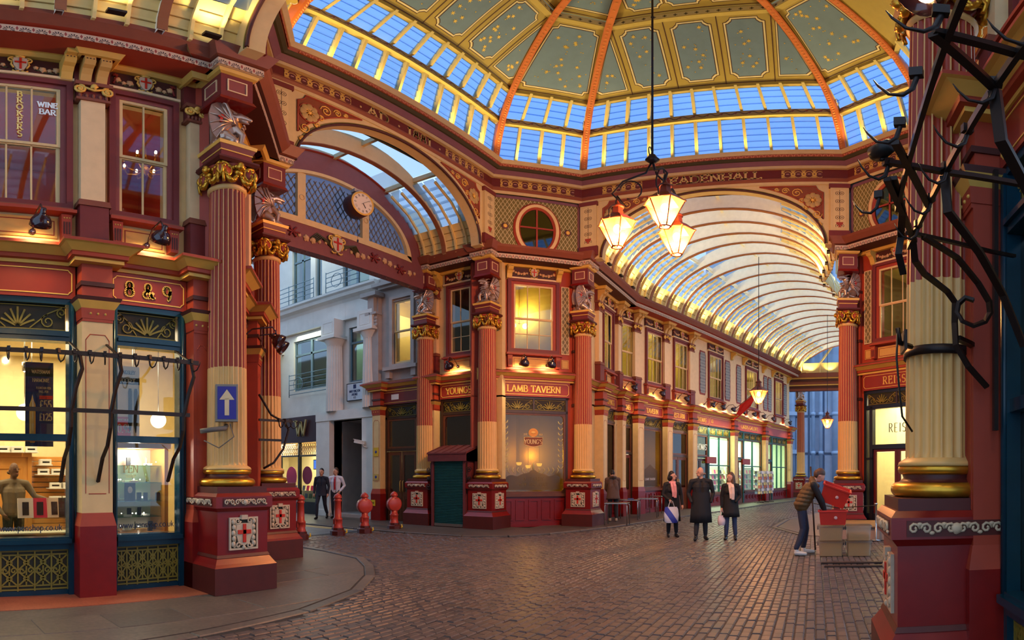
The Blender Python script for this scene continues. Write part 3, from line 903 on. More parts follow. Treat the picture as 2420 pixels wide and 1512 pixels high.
def room(p, x0, x1, z0, z1, y0, y1, wall, floor_, ceil, name='room'):
    g = put(name + '_shell', None, p)
    obj('back_wall', MB().box(x0, x1, y1, y1 + .05, z0, z1), [wall], g)
    obj('side_wall', MB().box(x0 - .05, x0, y0, y1, z0, z1), [wall], g)
    obj('side_wall', MB().box(x1, x1 + .05, y0, y1, z0, z1), [wall], g)
    obj('room_floor', MB().box(x0, x1, y0, y1, z0 - .04, z0), [floor_], g)
    obj('room_ceiling', MB().box(x0, x1, y0, y1, z1, z1 + .04), [ceil], g)
    return g
def entab(p, x0, x1, soffit=RED, low=True, top=True, ante=ANTE):
    if low:
        obj('shop_cornice', MB().sweep(LOWC, x0, x1, LOWM), [YEL, RED, BROWN], p)
    if top:
        obj('crown_cornice', MB().sweep(topprof(), x0, x1, TOPM), [YEL, RED, BROWN, soffit, soffit], p)
        obj('antefix_band', MB().box(x0, x1, -.626, -.6, -.068, .068), [ante], p, (0, 0, (ZA0 + ZA1) / 2))
def spot_lamp(p, x, y, z, label, group, aim=(0, 0, -1), tilt=0.8, out=.5, on=True, rz=0, watts=14, arm=True):
    """dome reflector on a curved arm springing from the wall (x,y,z in the wall frame = where the arm is fixed)"""
    t = thing('spot_lamp', label, 'lamp', p.matrix_world @ Vector((x, y, z)), p.matrix_world.to_euler().z + rz, group)
    b = MB().ball((0, 0, 0), .05, 8, 6, 0)
    b.tube([(0, 0, 0), (0, -.08, .1), (0, -.2, .2), (0, -out + .06, .22), (0, -out, .14), (0, -out, .08)], .014, 6, 0)
    obj('arm', b, [LAMPM], t)
    s = MB()
    s.lathe([(.0, .13), (.035, .13), (.04, .06), (.05, .04), (.1, .01), (.135, -.05), (.145, -.12), (.138, -.12), (.125, -.05), (.0, .0)], 16, (0, 0, 0))
    sh = obj('reflector', s, [LAMPM], t, (0, -out, 0))
    sh.rotation_euler = (tilt, 0, 0)
    bl = obj('bulb', MB().lathe([(0, -.075), (.06, -.07), (.06, -.05), (0, -.04)], 12), [mat('lamp_bulb', (255, 214, 140), emit=14.0, var=0)], sh)
    if on:
        L = lamp('SPOT', (0, 0, -.11), watts * 1.2, (1, .74, .36), .06, None, 125)
        L.parent = sh
    return t
# ---- wall frames
def wallframe(name, O, rot):
    w = struct(name, (O[0], O[1], 0), R(rot))
    bpy.context.view_layer.update()
    return w
REDROOM = mat('room_red', (150, 34, 20), 0.7)
YELROOM = mat('room_yellow', (196, 170, 84), 0.7)
CREROOM = mat('room_cream', (238, 220, 170), 0.7)
DKROOM = mat('room_dark', (84, 66, 44), 0.7)
GRNROOM = mat('room_green_white', (222, 240, 214), 0.7)
WOODFL = mat('room_floor_wood', (120, 84, 52), 0.5)
UPF = mat('upper_room_floor', (96, 60, 44), 0.6)
# ======== left: the pen shop
WL = wallframe('wall_left', (0, 7.4), 0)
shops = [(-2.4, -1.4), (-1.3, .2), (.86, 2.2), (2.88, 3.82)]
wins = [(-1.0, .1, 2), (1.0, 2.1, 2), (2.93, 3.66, 1)]
b = MB()
fill(b, -2, 4.2, 3.9, 8.5, [(x0, x1, ZW0, ZW1) for x0, x1, n in wins], 0, .2)
for a, c in ((.3, .76), (2.3, 2.78), (3.92, 4.2)):
    b.box(a, c, 0, .2, 0, 3.95)
obj('wall_face', b, [CREAM], WL)
entab(WL, -2.2, 4.15, RED)
for x0, x1 in shops[1:]:
    shop_pen(WL, x0, x1)
for i, (x0, x1, n) in enumerate(wins):
    sash_window(WL, x0, x1, n)
    sill_zone(WL, x0 - .12, x1 + .12)
    frieze(WL, x0 - .14, x1 + .14)
for xc in (.53, 2.52):
    pilaster(WL, xc, .46)
pilaster(WL, 4.06, .3, shaft=RED, bracket=False, base=[DRED, RED])
fascia(WL, .78, 2.28, None)
fascia(WL, -1.5, .28, None)
fascia(WL, 2.76, 3.92, '8 & 9', .21, weight=.24, sq=1.0, sp=.14)
put('console', CONS, WL, (2.16, -.02, 8.08))
b = MB().box(-.07, .07, -.1, .05, -.04, .05)
obj('console_cap', b, [YEL], WL, (2.16, -.3, 8.1))
for x in (1.72, 3.33):
    spot_lamp(WL, x, -.06, 4.92, 'dark enamel spot lamp over the %s shop fascia on the left' % ('blank' if x < 2 else '8 & 9'), 'spot lamps above the shop fascias', watts=9)
spot_lamp(WL, -.3, -.06, 4.92, 'dark enamel spot lamp at the far end of the left shop cornice', 'spot lamps above the shop fascias', watts=9)
# rooms
room(WL, -2, 4.8, 4.9, 8.05, .9, 3.6, REDROOM, UPF, REDROOM, 'upper_room')
obj('room_lining', MB().box(-2, 4.2, .2, .9, 4.86, 4.9).box(-2, 4.2, .2, .9, 8.05, 8.09).box(4.15, 4.2, .2, .9, 4.9, 8.05), [REDROOM], WL)
# ======== near right: mirror of the left front, seen end on
WR = wallframe('wall_right', (0, -1.4), 180)
b = MB()
fill(b, -4.2, -2.2, 3.9, 8.5, [], 0, .2)
b.box(-4.2, -3.92, 0, .2, 0, 3.95)
b.box(-2.78, -2.3, 0, .2, 0, 3.95)
obj('wall_face', b, [CREAM], WR)
entab(WR, -4.15, 1.5, RED)
obj('wall_upper', MB().box(-2.2, 1.5, 0, .2, 3.4, 8.5), [RED], WR)
shop_pen(WR, -3.82, -2.88)
pilaster(WR, -4.06, .3, shaft=RED, bracket=False)
fascia(WR, -3.92, -2.76, None)
sash_window(WR, -3.66, -2.93, 1)
sill_zone(WR, -3.78, -2.81)
obj('window_blind', MB().box(-3.82, -2.88, .12, .14, .7, 3.4), [mat('yellow_blind', (226, 200, 120), 0.7)], WR)
for i_, x_ in enumerate((-1.3, .3)):  # unseen lamps added by symmetry, for warm light on the near right column
    spot_lamp(WR, x_, -.06, 4.92, '%s added spot lamp of the right-hand front, beyond the frame' % ('first', 'second')[i_], 'spot lamps above the shop fascias', watts=14)
room(WR, -4.15, -1.6, 4.9, 8.05, .2, 2.0, REDROOM, UPF, REDROOM, 'upper_room')
# ======== tavern corner (the narrow side of the crossing)
WT = wallframe('wall_tavern', (15.71, 8.24), -45)
b = MB()
fill(b, -1.9, 1.9, 3.9, 8.5, [(-.62, .62, ZW0, ZW1)], 0, .2)
b.box(-1.9, -1.1, 0, .2, 0, 3.95).box(1.1, 1.9, 0, .2, 0, 3.95)
obj('wall_face', b, [RED], WT)
entab(WT, -1.75, 1.75, DBRN)
sash_window(WT, -.62, .62, 2, 1, fw=.2, frame=(RED, PLUM))
sill_zone(WT, -.82, .82)
frieze(WT, -.76, .76)
for xx in (-.78, .78):
    put('console', CONS, WT, (xx, -.02, 8.08))
for xc in (-1.02, 1.02):
    b = MB().box(-.11, .11, -.02, .02, -1.15, 1.05, 0)
    o = obj('lattice_panel', b, [LATT], WT, (xc, -.02, 6.5))
    obj('panel_rim', MB().frame(-.13, .13, -1.17, 1.07, .02, -.03, 0), [PALE], o)
    obj('side_panel', MB().box(xc - .12, xc + .12, -.03, .02, 4.88, 5.16, 0).frame(xc - .1, xc + .1, 4.9, 5.14, .008, -.036, -.03, 1), [OCHRE, FRED], WT)
shop_tavern(WT, -1.1, 1.1, 'window', ng=2, gl=glassmat('etched_glass', (176, 156, 100), .06, .1, .1, (190, 160, 80)))
fascia(WT, -1.15, 1.15, 'LAMB TAVERN', .2, weight=.17, sq=1.0, sp=.1)
for x, nm in ((-.42, 'first'), (.42, 'second')):
    spot_lamp(WT, x, -.06, 4.95, '%s of the two dark spot lamps above the LAMB TAVERN sign' % nm, 'spot lamps above the shop fascias', watts=12)
for e in (-1.4, 1.4):
    b = MB().box(-.16, .16, -.12, .1, 0, 1.25, 0).box(-.14, .14, -.1, .1, 1.25, 8.1, 1).box(-.18, .18, -.15, .1, 1.25, 1.38, 1)
    for z in (3.7, 5.4, 6.9):
        b.box(-.16, .16, -.14, .1, z, z + .08, 2)
    obj('corner_pilaster', b, [DRED, RED, DBRN], WT, (e, 0, 0))
room(WT, -1.6, 1.6, 4.9, 8.0, .2, 3.4, YELROOM, UPF, YELROOM, 'upper_room')
room(WT, -1.5, 1.5, 0.02, 3.9, .2, 3.4, DKROOM, UPF, DKROOM, 'tavern_room')
# ======== side avenue, right-hand wall: tavern flank (faces the bollards)
WA = wallframe('wall_avenue', (14.8, 11.4), -90)
b = MB()
fill(b, -.2, 2.6, 3.9, 8.5, [(.76, 1.5, ZW0, ZW1)], 0, .2)
b.box(-.4, .25, 0, .2, 0, 3.95).box(1.75, 2.6, 0, .2, 0, 3.95)
obj('wall_face', b, [CREAM], WA)
entab(WA, -.2, 2.4, DBRN)
sash_window(WA, .76, 1.5, 1, 1, fw=.15)
sill_zone(WA, .58, 1.68)
frieze(WA, .54, 1.72)
put('console', CONS, WA, (.36, -.02, 8.08))
pilaster(WA, .16, .36, bracket=False)
fascia(WA, .4, 1.86, 'YOUNGS', .2, weight=.17)
shop_tavern(WA, .4, 1.85, 'window', gl=DGLASS, riser=2.3)
spot_lamp(WA, 1.05, -.06, 4.95, 'dark spot lamp above the YOUNGS sign', 'spot lamps above the shop fascias', watts=10)
room(WA, -.1, 2.0, 4.9, 8.0, .2, 2.0, YELROOM, UPF, YELROOM, 'upper_room')
room(WA, -2.4, 1.9, 0.02, 3.9, .2, 2.0, DKROOM, UPF, DKROOM, 'tavern_room')
# beyond the clock beam: tavern side door under a stone-dressed window
STONE = mat('portland_stone', (222, 218, 210), 0.8, var=0.14, scale=2.5, bump=0.15)
STOND = mat('weathered_stone', (172, 162, 156), 0.85, var=0.2, scale=3, bump=0.2)
fascia(WA, -2.15, -.25, None, col=PLUM)
obj('notice', MB().box(-1.62, -1.3, -.14, -.12, 4.1, 4.28), [WHITE], WA)
shop_tavern(WA, -1.95, -.55, 'door', ng=1)
obj('shop_cornice', MB().sweep([(y_ * .8, z_) for y_, z_ in LOWC], -2.6, -.2, LOWM), [YEL, PLUM, BROWN], WA)
pilaster(WA, -2.15, .4, upper=False)
b = MB()
fill(b, -2.7, -.2, ZC - .1, 8.6, [(-1.62, -.86, 5.32, 7.6)], .02, .3)
b.frame(-1.78, -.7, 5.2, 7.8, .14, -.08, .2)
b.box(-1.95, -.5, -.22, .2, 5.12, 5.24)
b.box(-2.2, -.3, -.18, .2, 8.1, 8.2).box(-2.4, -.3, -.3, .2, 8.2, 8.32)
b.box(-2.62, -2.2, -.16, .2, ZC, 8.0)
for xx in (-1.8, -.68):
    b.box(xx - .1, xx + .1, -.14, .1, 4.86, 5.12)
obj('stone_dressing', b, [STOND], WA)
b = MB().box(-.2, .2, -.1, .1, -.25, .2, 0)
for k in range(-2, 3):
    for j in range(3):
        b.ball((k * .085, -.1, -.18 + j * .13), .07, 6, 4, 0, (1, .7, 1))
b.box(-.26, .26, -.22, .1, .2, .28, 0)
b.prism([(-.14, .28), (.14, .28), (.14, .85), (-.14, .85)], -.2, .1, 0)
b.box(-.36, .36, -.36, .1, .85, 1.0, 0)
obj('stone_capital', b, [STOND], WA, (-2.41, -.12, 7.0))
sash_window(WA, -1.62, -.86, 0, 0, y=.06, z0=5.36, z1=7.56, zm=6.5, frame=(STOND, STOND), fw=.04)
room(WA, -2.4, -.2, 4.9, 8.0, .36, 2.2, YELROOM, UPF, YELROOM, 'upper_room')
# ======== arcade walls of the main passage: short near stretch, then the long stretch after the bend
WP = wallframe('wall_arcade_near', (17.0, 7.3), 0)
b = MB()
fill(b, -.2, 4.3, 3.9, 8.5, [(2.2, 3.0, ZW0, ZW1)], 0, .2)
b.box(-.2, 1.7, 0, .2, 0, 3.95).box(3.5, 4.3, 0, .2, 0, 3.95)
obj('wall_face', b, [CREAM], WP)
entab(WP, -.2, 4.2, DBRN)
sash_window(WP, 2.2, 3.0, 1)
sill_zone(WP, 2.1, 3.1)
frieze(WP, 2.0, 3.2)
pilaster(WP, 1.6, .44, base=[DRED, DRED])
pilaster(WP, 3.6, .44, base=[DRED, DRED])
fascia(WP, 1.85, 3.36, 'YOUNGS', .19, weight=.17, sq=.9)
shop_tavern(WP, 1.85, 3.36, 'window')
room(WP, -.1, 4.0, 4.9, 8.0, .2, 3.2, YELROOM, UPF, YELROOM, 'upper_room')
room(WP, -.1, 4.0, .02, 3.9, .2, 3.2, DKROOM, UPF, DKROOM, 'tavern_room')
WQ = wallframe('wall_arcade', (21.1, 7.31), -17.1)
qw = [(.02, .82, 1), (1.82, 2.92, 2), (4.0, 5.1, 2), (7.3, 8.6, 3), (11.75, 13.2, 3), (16.2, 17.4, 2)]
b = MB()
fill(b, -.6, 18.9, 3.9, 8.5, [(x0, x1, ZW0, ZW1) for x0, x1, n in qw], 0, .2)
obj('wall_face', b, [PALE], WQ)
entab(WQ, -.7, 19.0, RED)
for k, (x0, x1, n) in enumerate(qw):
    sash_window(WQ, x0, x1, n, 0, fw=.15)
    sill_zone(WQ, x0 - .2, x1 + .2, panel=k < 4)
    frieze(WQ, x0 - .2, x1 + .2)
for xc in (-.58, .94, 3.14, 5.33, 9.8, 14.15, 18.5):
    pilaster(WQ, xc, .46, upper=xc < 9, base=[DRED, DRED])
PANB = nodemat('blue_arabesque', _lattice(0.12, 0.3, (40, 46, 70), (150, 150, 140), .5))
for xc in (6.6, 9.35, 10.75, 14.6, 15.3, 18.05):
    o = obj('arabesque_panel', MB().prism([(-.2, -1.0), (.2, -1.0), (.26, -.85), (.26, .85), (.2, 1.0), (-.2, 1.0), (-.26, .85), (-.26, -.85)], -.03, 0), [PANB], WQ, (xc, 0, 6.5))
    obj('panel_rim', MB().prism([(-.26, -1.08), (.26, -1.08), (.34, -.88), (.34, .88), (.26, 1.08), (-.26, 1.08), (-.34, .88), (-.34, -.88)], -.015, 0), [FRED], o)
for xc in (9.8, 11.3, 14.15, 15.7, 18.5):
    put('console', CONS, WQ, (xc, -.02, 8.08))
for x0, x1, tx in ((-.35, .72, 'LAMB'), (1.17, 2.9, 'TAVERN'), (3.37, 5.1, 'EST.1780'), (5.56, 7.1, "THOMAS'"), (7.1, 9.57, None), (10.03, 13.9, 'CARDS GALORE'), (14.38, 18.27, None)):
    fascia(WQ, x0, x1, tx, .2, weight=.18, sq=.95 if tx != 'CARDS GALORE' else 1.3, col=FRED if x0 < 5 else mat('fascia_pink_red', (168, 70, 58), .45), line=x0 < 8)
obj('number', text('13', .18, x=7.4, z=4.1, y=-.12), [GPNT], WQ)
shop_tavern(WQ, -.36, .72, 'door', rz=mat('door_red_brown', (110, 44, 32), .4))
shop_tavern(WQ, 1.16, 2.92, 'window', gl=MATS['etched_glass'])
shop_tavern(WQ, 3.36, 5.12, 'door')
CGREEN = mat('shopfront_green', (22, 82, 74), 0.3)
shop_tavern(WQ, 5.56, 7.1, 'door', fr=mat('dark_green_frame', (34, 48, 40), .35), rz=DTIM)
obj('lettering', text("THOMAS'", .28, .1, False, x=6.4, z=2.75, y=-.05, squeeze=.8), [WHITE], WQ)
shop_tavern(WQ, 7.15, 9.58, 'window', 2, CGREEN, GLASS, 3, .62, 3.5)
shop_tavern(WQ, 10.03, 11.3, 'door', fr=CGREEN, gl=GLASS)
shop_tavern(WQ, 11.3, 13.92, 'window', 2, CGREEN, GLASS, 3, .62, 3.5)
shop_tavern(WQ, 14.38, 15.6, 'door', fr=CGREEN, gl=GLASS)
shop_tavern(WQ, 15.6, 18.28, 'window', 3, CGREEN, GLASS, 3, .62, 3.5)
obj('transom', MB().box(7.2, 9.5, -.05, .05, 2.0, 2.06).box(11.35, 13.85, -.05, .05, 2.0, 2.06).box(15.65, 18.2, -.05, .05, 2.0, 2.06), [CGREEN], WQ)
room(WQ, -.5, 5.4, 4.9, 8.0, .2, 3.4, YELROOM, UPF, YELROOM, 'upper_room')
room(WQ, 5.5, 18.8, 4.9, 8.0, .2, 3.4, mat('room_pale_yellow', (206, 190, 140), .7), UPF, YELROOM, 'upper_room')
room(WQ, -.5, 5.4, .02, 3.9, .2, 3.4, DKROOM, UPF, DKROOM, 'tavern_room')
room(WQ, 5.5, 18.8, .02, 3.9, .2, 4.0, GRNROOM, mat('shop_floor_pale', (180, 176, 160), .5), GRNROOM, 'card_shop')
nm = ['over the LAMB door', 'over the TAVERN sign', 'beside the EST.1780 sign', 'over the THOMAS sign', 'beside the number 13', 'just before the red flag', 'just beyond the red flag', 'over the CARDS GALORE sign', 'beyond the card shop sign', 'over the far blank fascia', 'farthest along the arcade']
for i, x in enumerate((.2, 2.2, 4.2, 6.7, 7.8, 9.0, 10.3, 11.7, 13.1, 14.6, 17.6)):
    spot_lamp(WQ, x, -.06, 4.95, 'dark spot lamp %s in the arcade' % nm[i], 'spot lamps along the arcade', watts=14)
# ======== far corner of the crossing: clothes shop
WC = wallframe('wall_shop_corner', (15.7, -2.23), -135)
b = MB()
fill(b, -1.9, 1.9, 3.9, 8.5, [(-.62, .62, ZW0, ZW1)], 0, .2)
b.box(-1.9, -1.15, 0, .2, 0, 3.95).box(1.15, 1.9, 0, .2, 0, 3.95)
obj('wall_face', b, [RED], WC)
entab(WC, -1.75, 1.75, DBRN)
sash_window(WC, -.62, .62, 2, 0, fw=.2, frame=(RED, PLUM))
sill_zone(WC, -.82, .82)
frieze(WC, -.76, .76)
for xx in (-.78, .78):
    put('console', CONS, WC, (xx, -.02, 8.08))
for xc in (-1.02, 1.02):
    o = obj('lattice_panel', MB().box(-.11, .11, -.02, .02, -1.15, 1.05, 0), [LATT], WC, (xc, -.02, 6.5))
    obj('panel_rim', MB().frame(-.13, .13, -1.17, 1.07, .02, -.03, 0), [PALE], o)
    obj('side_panel', MB().box(xc - .12, xc + .12, -.03, .02, 4.88, 5.16, 0).frame(xc - .1, xc + .1, 4.9, 5.14, .008, -.036, -.03, 1), [OCHRE, FRED], WC)
for e in (-1.4, 1.4):
    b = MB().box(-.16, .16, -.12, .1, 0, 1.25, 0).box(-.14, .14, -.1, .1, 1.25, 8.1, 1).box(-.18, .18, -.15, .1, 1.25, 1.38, 1)
    for z in (3.7, 5.4, 6.9):
        b.box(-.16, .16, -.14, .1, z, z + .08, 2)
    obj('corner_pilaster', b, [DRED, RED, DBRN], WC, (e, 0, 0))
fascia(WC, -1.15, 1.15, 'REISS', .21, weight=.15, sp=.22)
w = struct('window_90')
w.matrix_world = WC.matrix_world.copy()
b = MB().frame(-1.15, 1.15, 0, ZF0, .09, -.06, .08, 0, .3).box(-.95, -.84, -.06, .08, 0, 3.5).box(.84, .95, -.06, .08, 0, 3.5)
b.box(-1.1, 1.1, -.06, .08, 3.42, 3.53, 0).box(-.84, .84, -.08, .08, 2.3, 2.42, 0).box(-1.1, -.84, -.06, .08, 2.0, 2.06).box(-1.1, .0, -.04, .06, .3, .5)
obj('window_frame', b, [mat('navy_frame', (26, 28, 36), .3)], w)
for a, c, z0, z1 in ((-1.06, -.95, .5, 2.0), (-1.06, -.95, 2.06, 3.42), (-.84, .84, 2.42, 3.42), (.95, 1.06, .5, 3.42)):
    obj('pane', MB().box(a, c, 0, .008, z0, z1), [GLASS], w)
for i in range(2):
    d0, d1 = -.84 + .84 * i, .84 * i
    leaf = obj('door_leaf', MB().frame(d0 + .01, d1 - .01, .02, 2.3, .08, -.02, .04, 0, .2), [mat('door_oxblood', (92, 26, 26), .35)], w)
    obj('pane', MB().box(d0 + .09, d1 - .09, 0, .008, .22, 2.2), [GLASS], leaf)
obj('lettering', text('REISS', .24, .09, False, x=.1, z=2.75, y=-.01, spacing=.22, squeeze=.85), [BLACK], w)
grille(w, -1.06, 1.06, 3.53, 3.88, 0, 2, DTIM)
room(WC, -1.6, 1.6, 4.9, 8.0, .2, 3.4, mat('room_olive', (120, 104, 60), .7), UPF, YELROOM, 'upper_room')
room(WC, -1.5, 1.5, .02, 3.9, .2, 4.0, CREROOM, WOODFL, CREROOM, 'clothes_shop')
# ---------------------------------------------------------------- columns
FL = 24
def shaft_mb(r0=.285, r1=.25, z0=1.72, zc=3.09, z1=5.86):
    mb = MB()
    zs = [z0, z0 + .05, zc - .001, zc, (zc + z1) / 2, z1 - .06, z1]
    def ring(z):
        r = r0 + (r1 - r0) * ((z - z0) / (z1 - z0)) ** 1.3
        d = .032 if z0 + .04 < z < z1 - .05 else 0.0
        pts = []
        for i in range(FL):
            for k, (t, dd) in enumerate(((0, 0), (.18, 0), (.28, .75), (.6, 1), (.9, .75))):
                a = 2 * PI * (i + t) / FL
                pts.append(((r - d * dd) * math.cos(a), (r - d * dd) * math.sin(a), z))
        return pts
    R_ = [ring(z) for z in zs]
    n = FL * 5
    o = len(mb.v)
    for r in R_:
        mb.v += r
    for j in range(len(zs) - 1):
        for i in range(n):
            i2 = (i + 1) % n
            mb.f.append((o + j * n + i, o + j * n + i2, o + (j + 1) * n + i2, o + (j + 1) * n + i))
            mb.m.append(0 if (j < 3 or i % 5 == 0) else 1)
            mb.s.append(i % 5 != 0)
    mb.lathe([(r0, z0), (r0 + .05, z0 - .03), (r0 + .06, z0 - .06), (r0, z0 - .06)], 32, m=0)
    mb.lathe([(r1, z1 - .02), (r1 + .03, z1), (r1 + .03, z1 + .05), (r1, z1 + .07)], 32, m=0)
    mb.lathe([(r1 - .01, z1 + .05), (r1 - .02, z1 + .2), (r1 + .06, z1 + .44)], 24, m=2)
    return mb
SHAFT = shaft_mb().mesh('shaft', [mat('column_cream', (222, 176, 106), .42, var=.08), mat('column_terracotta', (162, 58, 36), .45, var=.1), RED])
def tor(r, z, t, mb, m=0):
    mb.lathe([(r - t * .3, z - t)] + [(r - t * .3 + t * 1.0 * math.sin(a * PI / 8), z - t * math.cos(a * PI / 8)) for a in range(1, 8)] + [(r - t * .3, z + t)], 36, m=m)
def base_mb():
    mb = MB()
    tor(.36, 1.485, .055, mb, 0)
    mb.lathe([(.36, 1.53), (.33, 1.545), (.3, 1.57), (.31, 1.6), (.3, 1.62)], 36, m=1)
    tor(.315, 1.635, .04, mb, 0)
    return mb
CBASE = base_mb().mesh('base_ring', [GOLD, PLIN])
def ped_mb():
    mb = MB()
    def fr(a, b_, z0, z1, m):
        mb.frustum((a, a), (b_, b_), z0, z1, m)
    fr(.5, .5, 0, .36, 1)
    fr(.5, .47, .36, .4, 0)
    fr(.47, .42, .4, .48, 0)
    fr(.43, .41, .48, .52, 1)
    fr(.405, .405, .52, 1.1, 0)
    fr(.41, .45, 1.1, 1.15, 0)
    fr(.455, .455, 1.15, 1.3, 0)
    fr(.455, .42, 1.3, 1.345, 0)
    fr(.4, .4, 1.345, 1.43, 1)
    return mb
PED = ped_mb().mesh('pedestal', [DRED, PLIN])
def crest_mb():
    """white relief square: shield with red cross held by foliage"""
    mb = MB()
    mb.frame(-.23, .23, -.22, .22, .025, -.025, 0, 0)
    mb.box(-.205, .205, -.004, 0, -.195, .195, 2)
    mb.prism([(0, -.17), (.09, -.12), (.13, 0), (.12, .14), (-.12, .14), (-.13, 0), (-.09, -.12)], -.03, 0, 0)
    mb.box(-.025, .025, -.042, -.03, -.12, .13, 1)
    mb.box(-.105, .105, -.042, -.03, -.005, .05, 1)
    for s in (-1, 1):
        for k in range(5):
            z = .16 - k * .075
            mb.ball((s * (.165 - .01 * (k % 2)), -.015, z), .036, 7, 5, 0, (1, .7, 1.1))
            mb.ball((s * (.125 + .005 * k), -.012, z - .03), .022, 6, 4, 0, (1, .7, 1.2))
        mb.tube([(a, -.02, c) for a, c in scroll(s * .1, .17, .05, 1.2, 0, s, 9)], .014, 5, 0)
        mb.tube([(a, -.02, c) for a, c in scroll(s * .09, -.16, .045, 1.1, 0, -s, 9)], .014, 5, 0)
    mb.box(-.05, .05, -.045, 0, .19, .25, 0)
    mb.ball((0, -.02, -.19), .03, 7, 5, 0)
    return mb
CREST = crest_mb().mesh('crest_panel', [WHIT, XRED, DOLV])
def band_mb():
    """white foliate relief strip"""
    mb = MB()
    for i in range(8):
        x = -.3 + i * .0857
        mb.tube([(a, -.012, c) for a, c in scroll(x, .0, .04, 1.2, PI * (i % 2), (-1) ** i, 9)], .011, 5, 0)
        mb.ball((x + .04, -.01, .03 * (-1) ** i), .018, 6, 4, 0, (1.3, .7, .8))
    mb.ball((0, -.012, 0), .045, 8, 5, 0, (1, .5, .9))
    mb.box(-.35, .35, -.006, 0, -.055, .055, 1)
    return mb
BAND = band_mb().mesh('foliate_strip', [WHIT, PLIN])
def volute_mb():
    mb = MB()
    pts = scroll(0, 0, .13, 2.2, PI * .6, -1, 26)
    mb.tube([(a, 0, c) for a, c in pts], [.03 - .015 * i / 26 for i in range(27)], 6, 0)
    mb.lathe([(0, -.028), (.1, -.028), (.1, .028), (0, .028)], 14, m=1)
    n = len(mb.v)
    k = 14 * 4
    for i in range(n - k, n):
        x, y, z = mb.v[i]
        mb.v[i] = (x, z, y)
    mb.ball((0, 0, 0), .04, 8, 6, 0, (1, 1.1, 1))
    return mb
VOLU = volute_mb().mesh('volute', [GOLD, RED])
def swag_mb():
    """cherub head with a fruit swag to either side, one side of a capital, facing -y"""
    mb = MB()
    for s in (-1, 1):
        pts = [(s * (.02 + .2 * t), -.02 - .02 * math.sin(PI * t), -.16 * math.sin(PI * t * .9) + .05 * t) for t in [i / 8 for i in range(9)]]
        mb.tube(pts, [.03 + .014 * math.sin(PI * i / 8) for i in range(9)], 6, 0)
        for q in pts[1:8:2]:
            mb.ball((q[0], q[1] - .02, q[2]), .03, 6, 4, 0)
        mb.tube([(s * .21, -.02, .05), (s * .26, -.04, -.06), (s * .24, -.03, -.18)], .022, 5, 0)
        mb.ball((s * .045, -.06, .115), .035, 7, 5, 0, (1.4, .7, 1))
    mb.ball((0, -.07, .12), .06, 10, 7, 0)
    mb.ball((0, -.075, .15), .052, 8, 5, 0)
    mb.ball((0, -.125, .115), .014, 6, 4, 0)
    mb.ball((0, -.03, .03), .06, 8, 5, 0, (1.2, .8, .8))
    return mb
SWAG = swag_mb().mesh('swag', [GOLD])
ABAC = MB().frustum((.3, .3), (.34, .34), 6.28, 6.32, 0).frustum((.33, .33), (.33, .33), 6.32, 6.36, 0).mesh('abacus', [PLIN])
EGG = MB().frustum((.27, .27), (.27, .27), 6.16, 6.24, 0)
for i in range(4):
    for k in range(-3, 4):
        a = i * PI / 2
        x, y = k * .075, -.28
        EGG.ball((x * math.cos(a) - y * math.sin(a), x * math.sin(a) + y * math.cos(a), 6.2), .035, 6, 4, 0)
EGG = EGG.mesh('egg_moulding', [GOLD])
def block_mb():
    """moulded red block between capital and dragon"""
    mb = MB()
    mb.frustum((.25, .25), (.25, .25), 6.36, 6.5, 0)
    mb.frustum((.262, .262), (.262, .262), 6.5, 6.52, 1)
    mb.frustum((.26, .26), (.29, .29), 6.52, 6.6, 0)
    mb.frustum((.3, .3), (.31, .31), 6.6, 6.66, 1)
    return mb
BLOCK = block_mb().mesh('plinth_block', [PLUM, GPNT])
def impost_mb():
    """panelled block above the dragon with its run of cornice"""
    mb = MB()
    mb.frustum((.3, .3), (.27, .27), 7.5, 7.58, 1)
    mb.frustum((.26, .26), (.26, .26), 7.58, 8.08, 0)
    for i in range(4):
        a = i * PI / 2
        t = MB().frame(-.16, .16, 7.7, 7.96, .018, -.275, -.25, 2).box(-.142, .142, -.264, -.25, 7.718, 7.942, 3)
        c, s = math.cos(a), math.sin(a)
        mb.v, off = mb.v + [(x * c - y * s, x * s + y * c, z) for x, y, z in t.v], len(mb.v)
        mb.f += [tuple(off + q for q in f) for f in t.f]
        mb.m += t.m
        mb.s += t.s
    return mb
IMPO = impost_mb().mesh('impost_block', [PLUM, DRED, PALE, MAUVE])
def impcor_mb():
    mb = MB()
    def sq(h, z):
        return [(-h, -h, z), (h, -h, z), (h, h, z), (-h, h, z), (-h, -h, z)]
    pr = [(.26, 8.06, 0), (.31, 8.08, 0), (.33, 8.14, 0), (.3, ZA0, 3), (.37, ZA0, 4), (.37, ZA1, 3), (.36, ZA1 + .03, 3), (.42, ZA1 + .04, 2), (.5, ZK - .04, 2), (.53, ZK + .02, 2), (.0, ZK + .02, 2)]
    rows = [sq(h, z) for h, z, m in pr]
    for i in range(len(rows) - 1):
        mb.path([rows[i + 1], rows[i]], False, pr[i + 1][2])
    return mb
IMPC = impcor_mb().mesh('impost_cornice', [YEL, RED, BROWN, DBRN, PALE])
ANTQ = MB().box(-.37, .37, -.376, -.36, -.068, .068).mesh('antefix_band', [ANTE])
_col0 = [None]
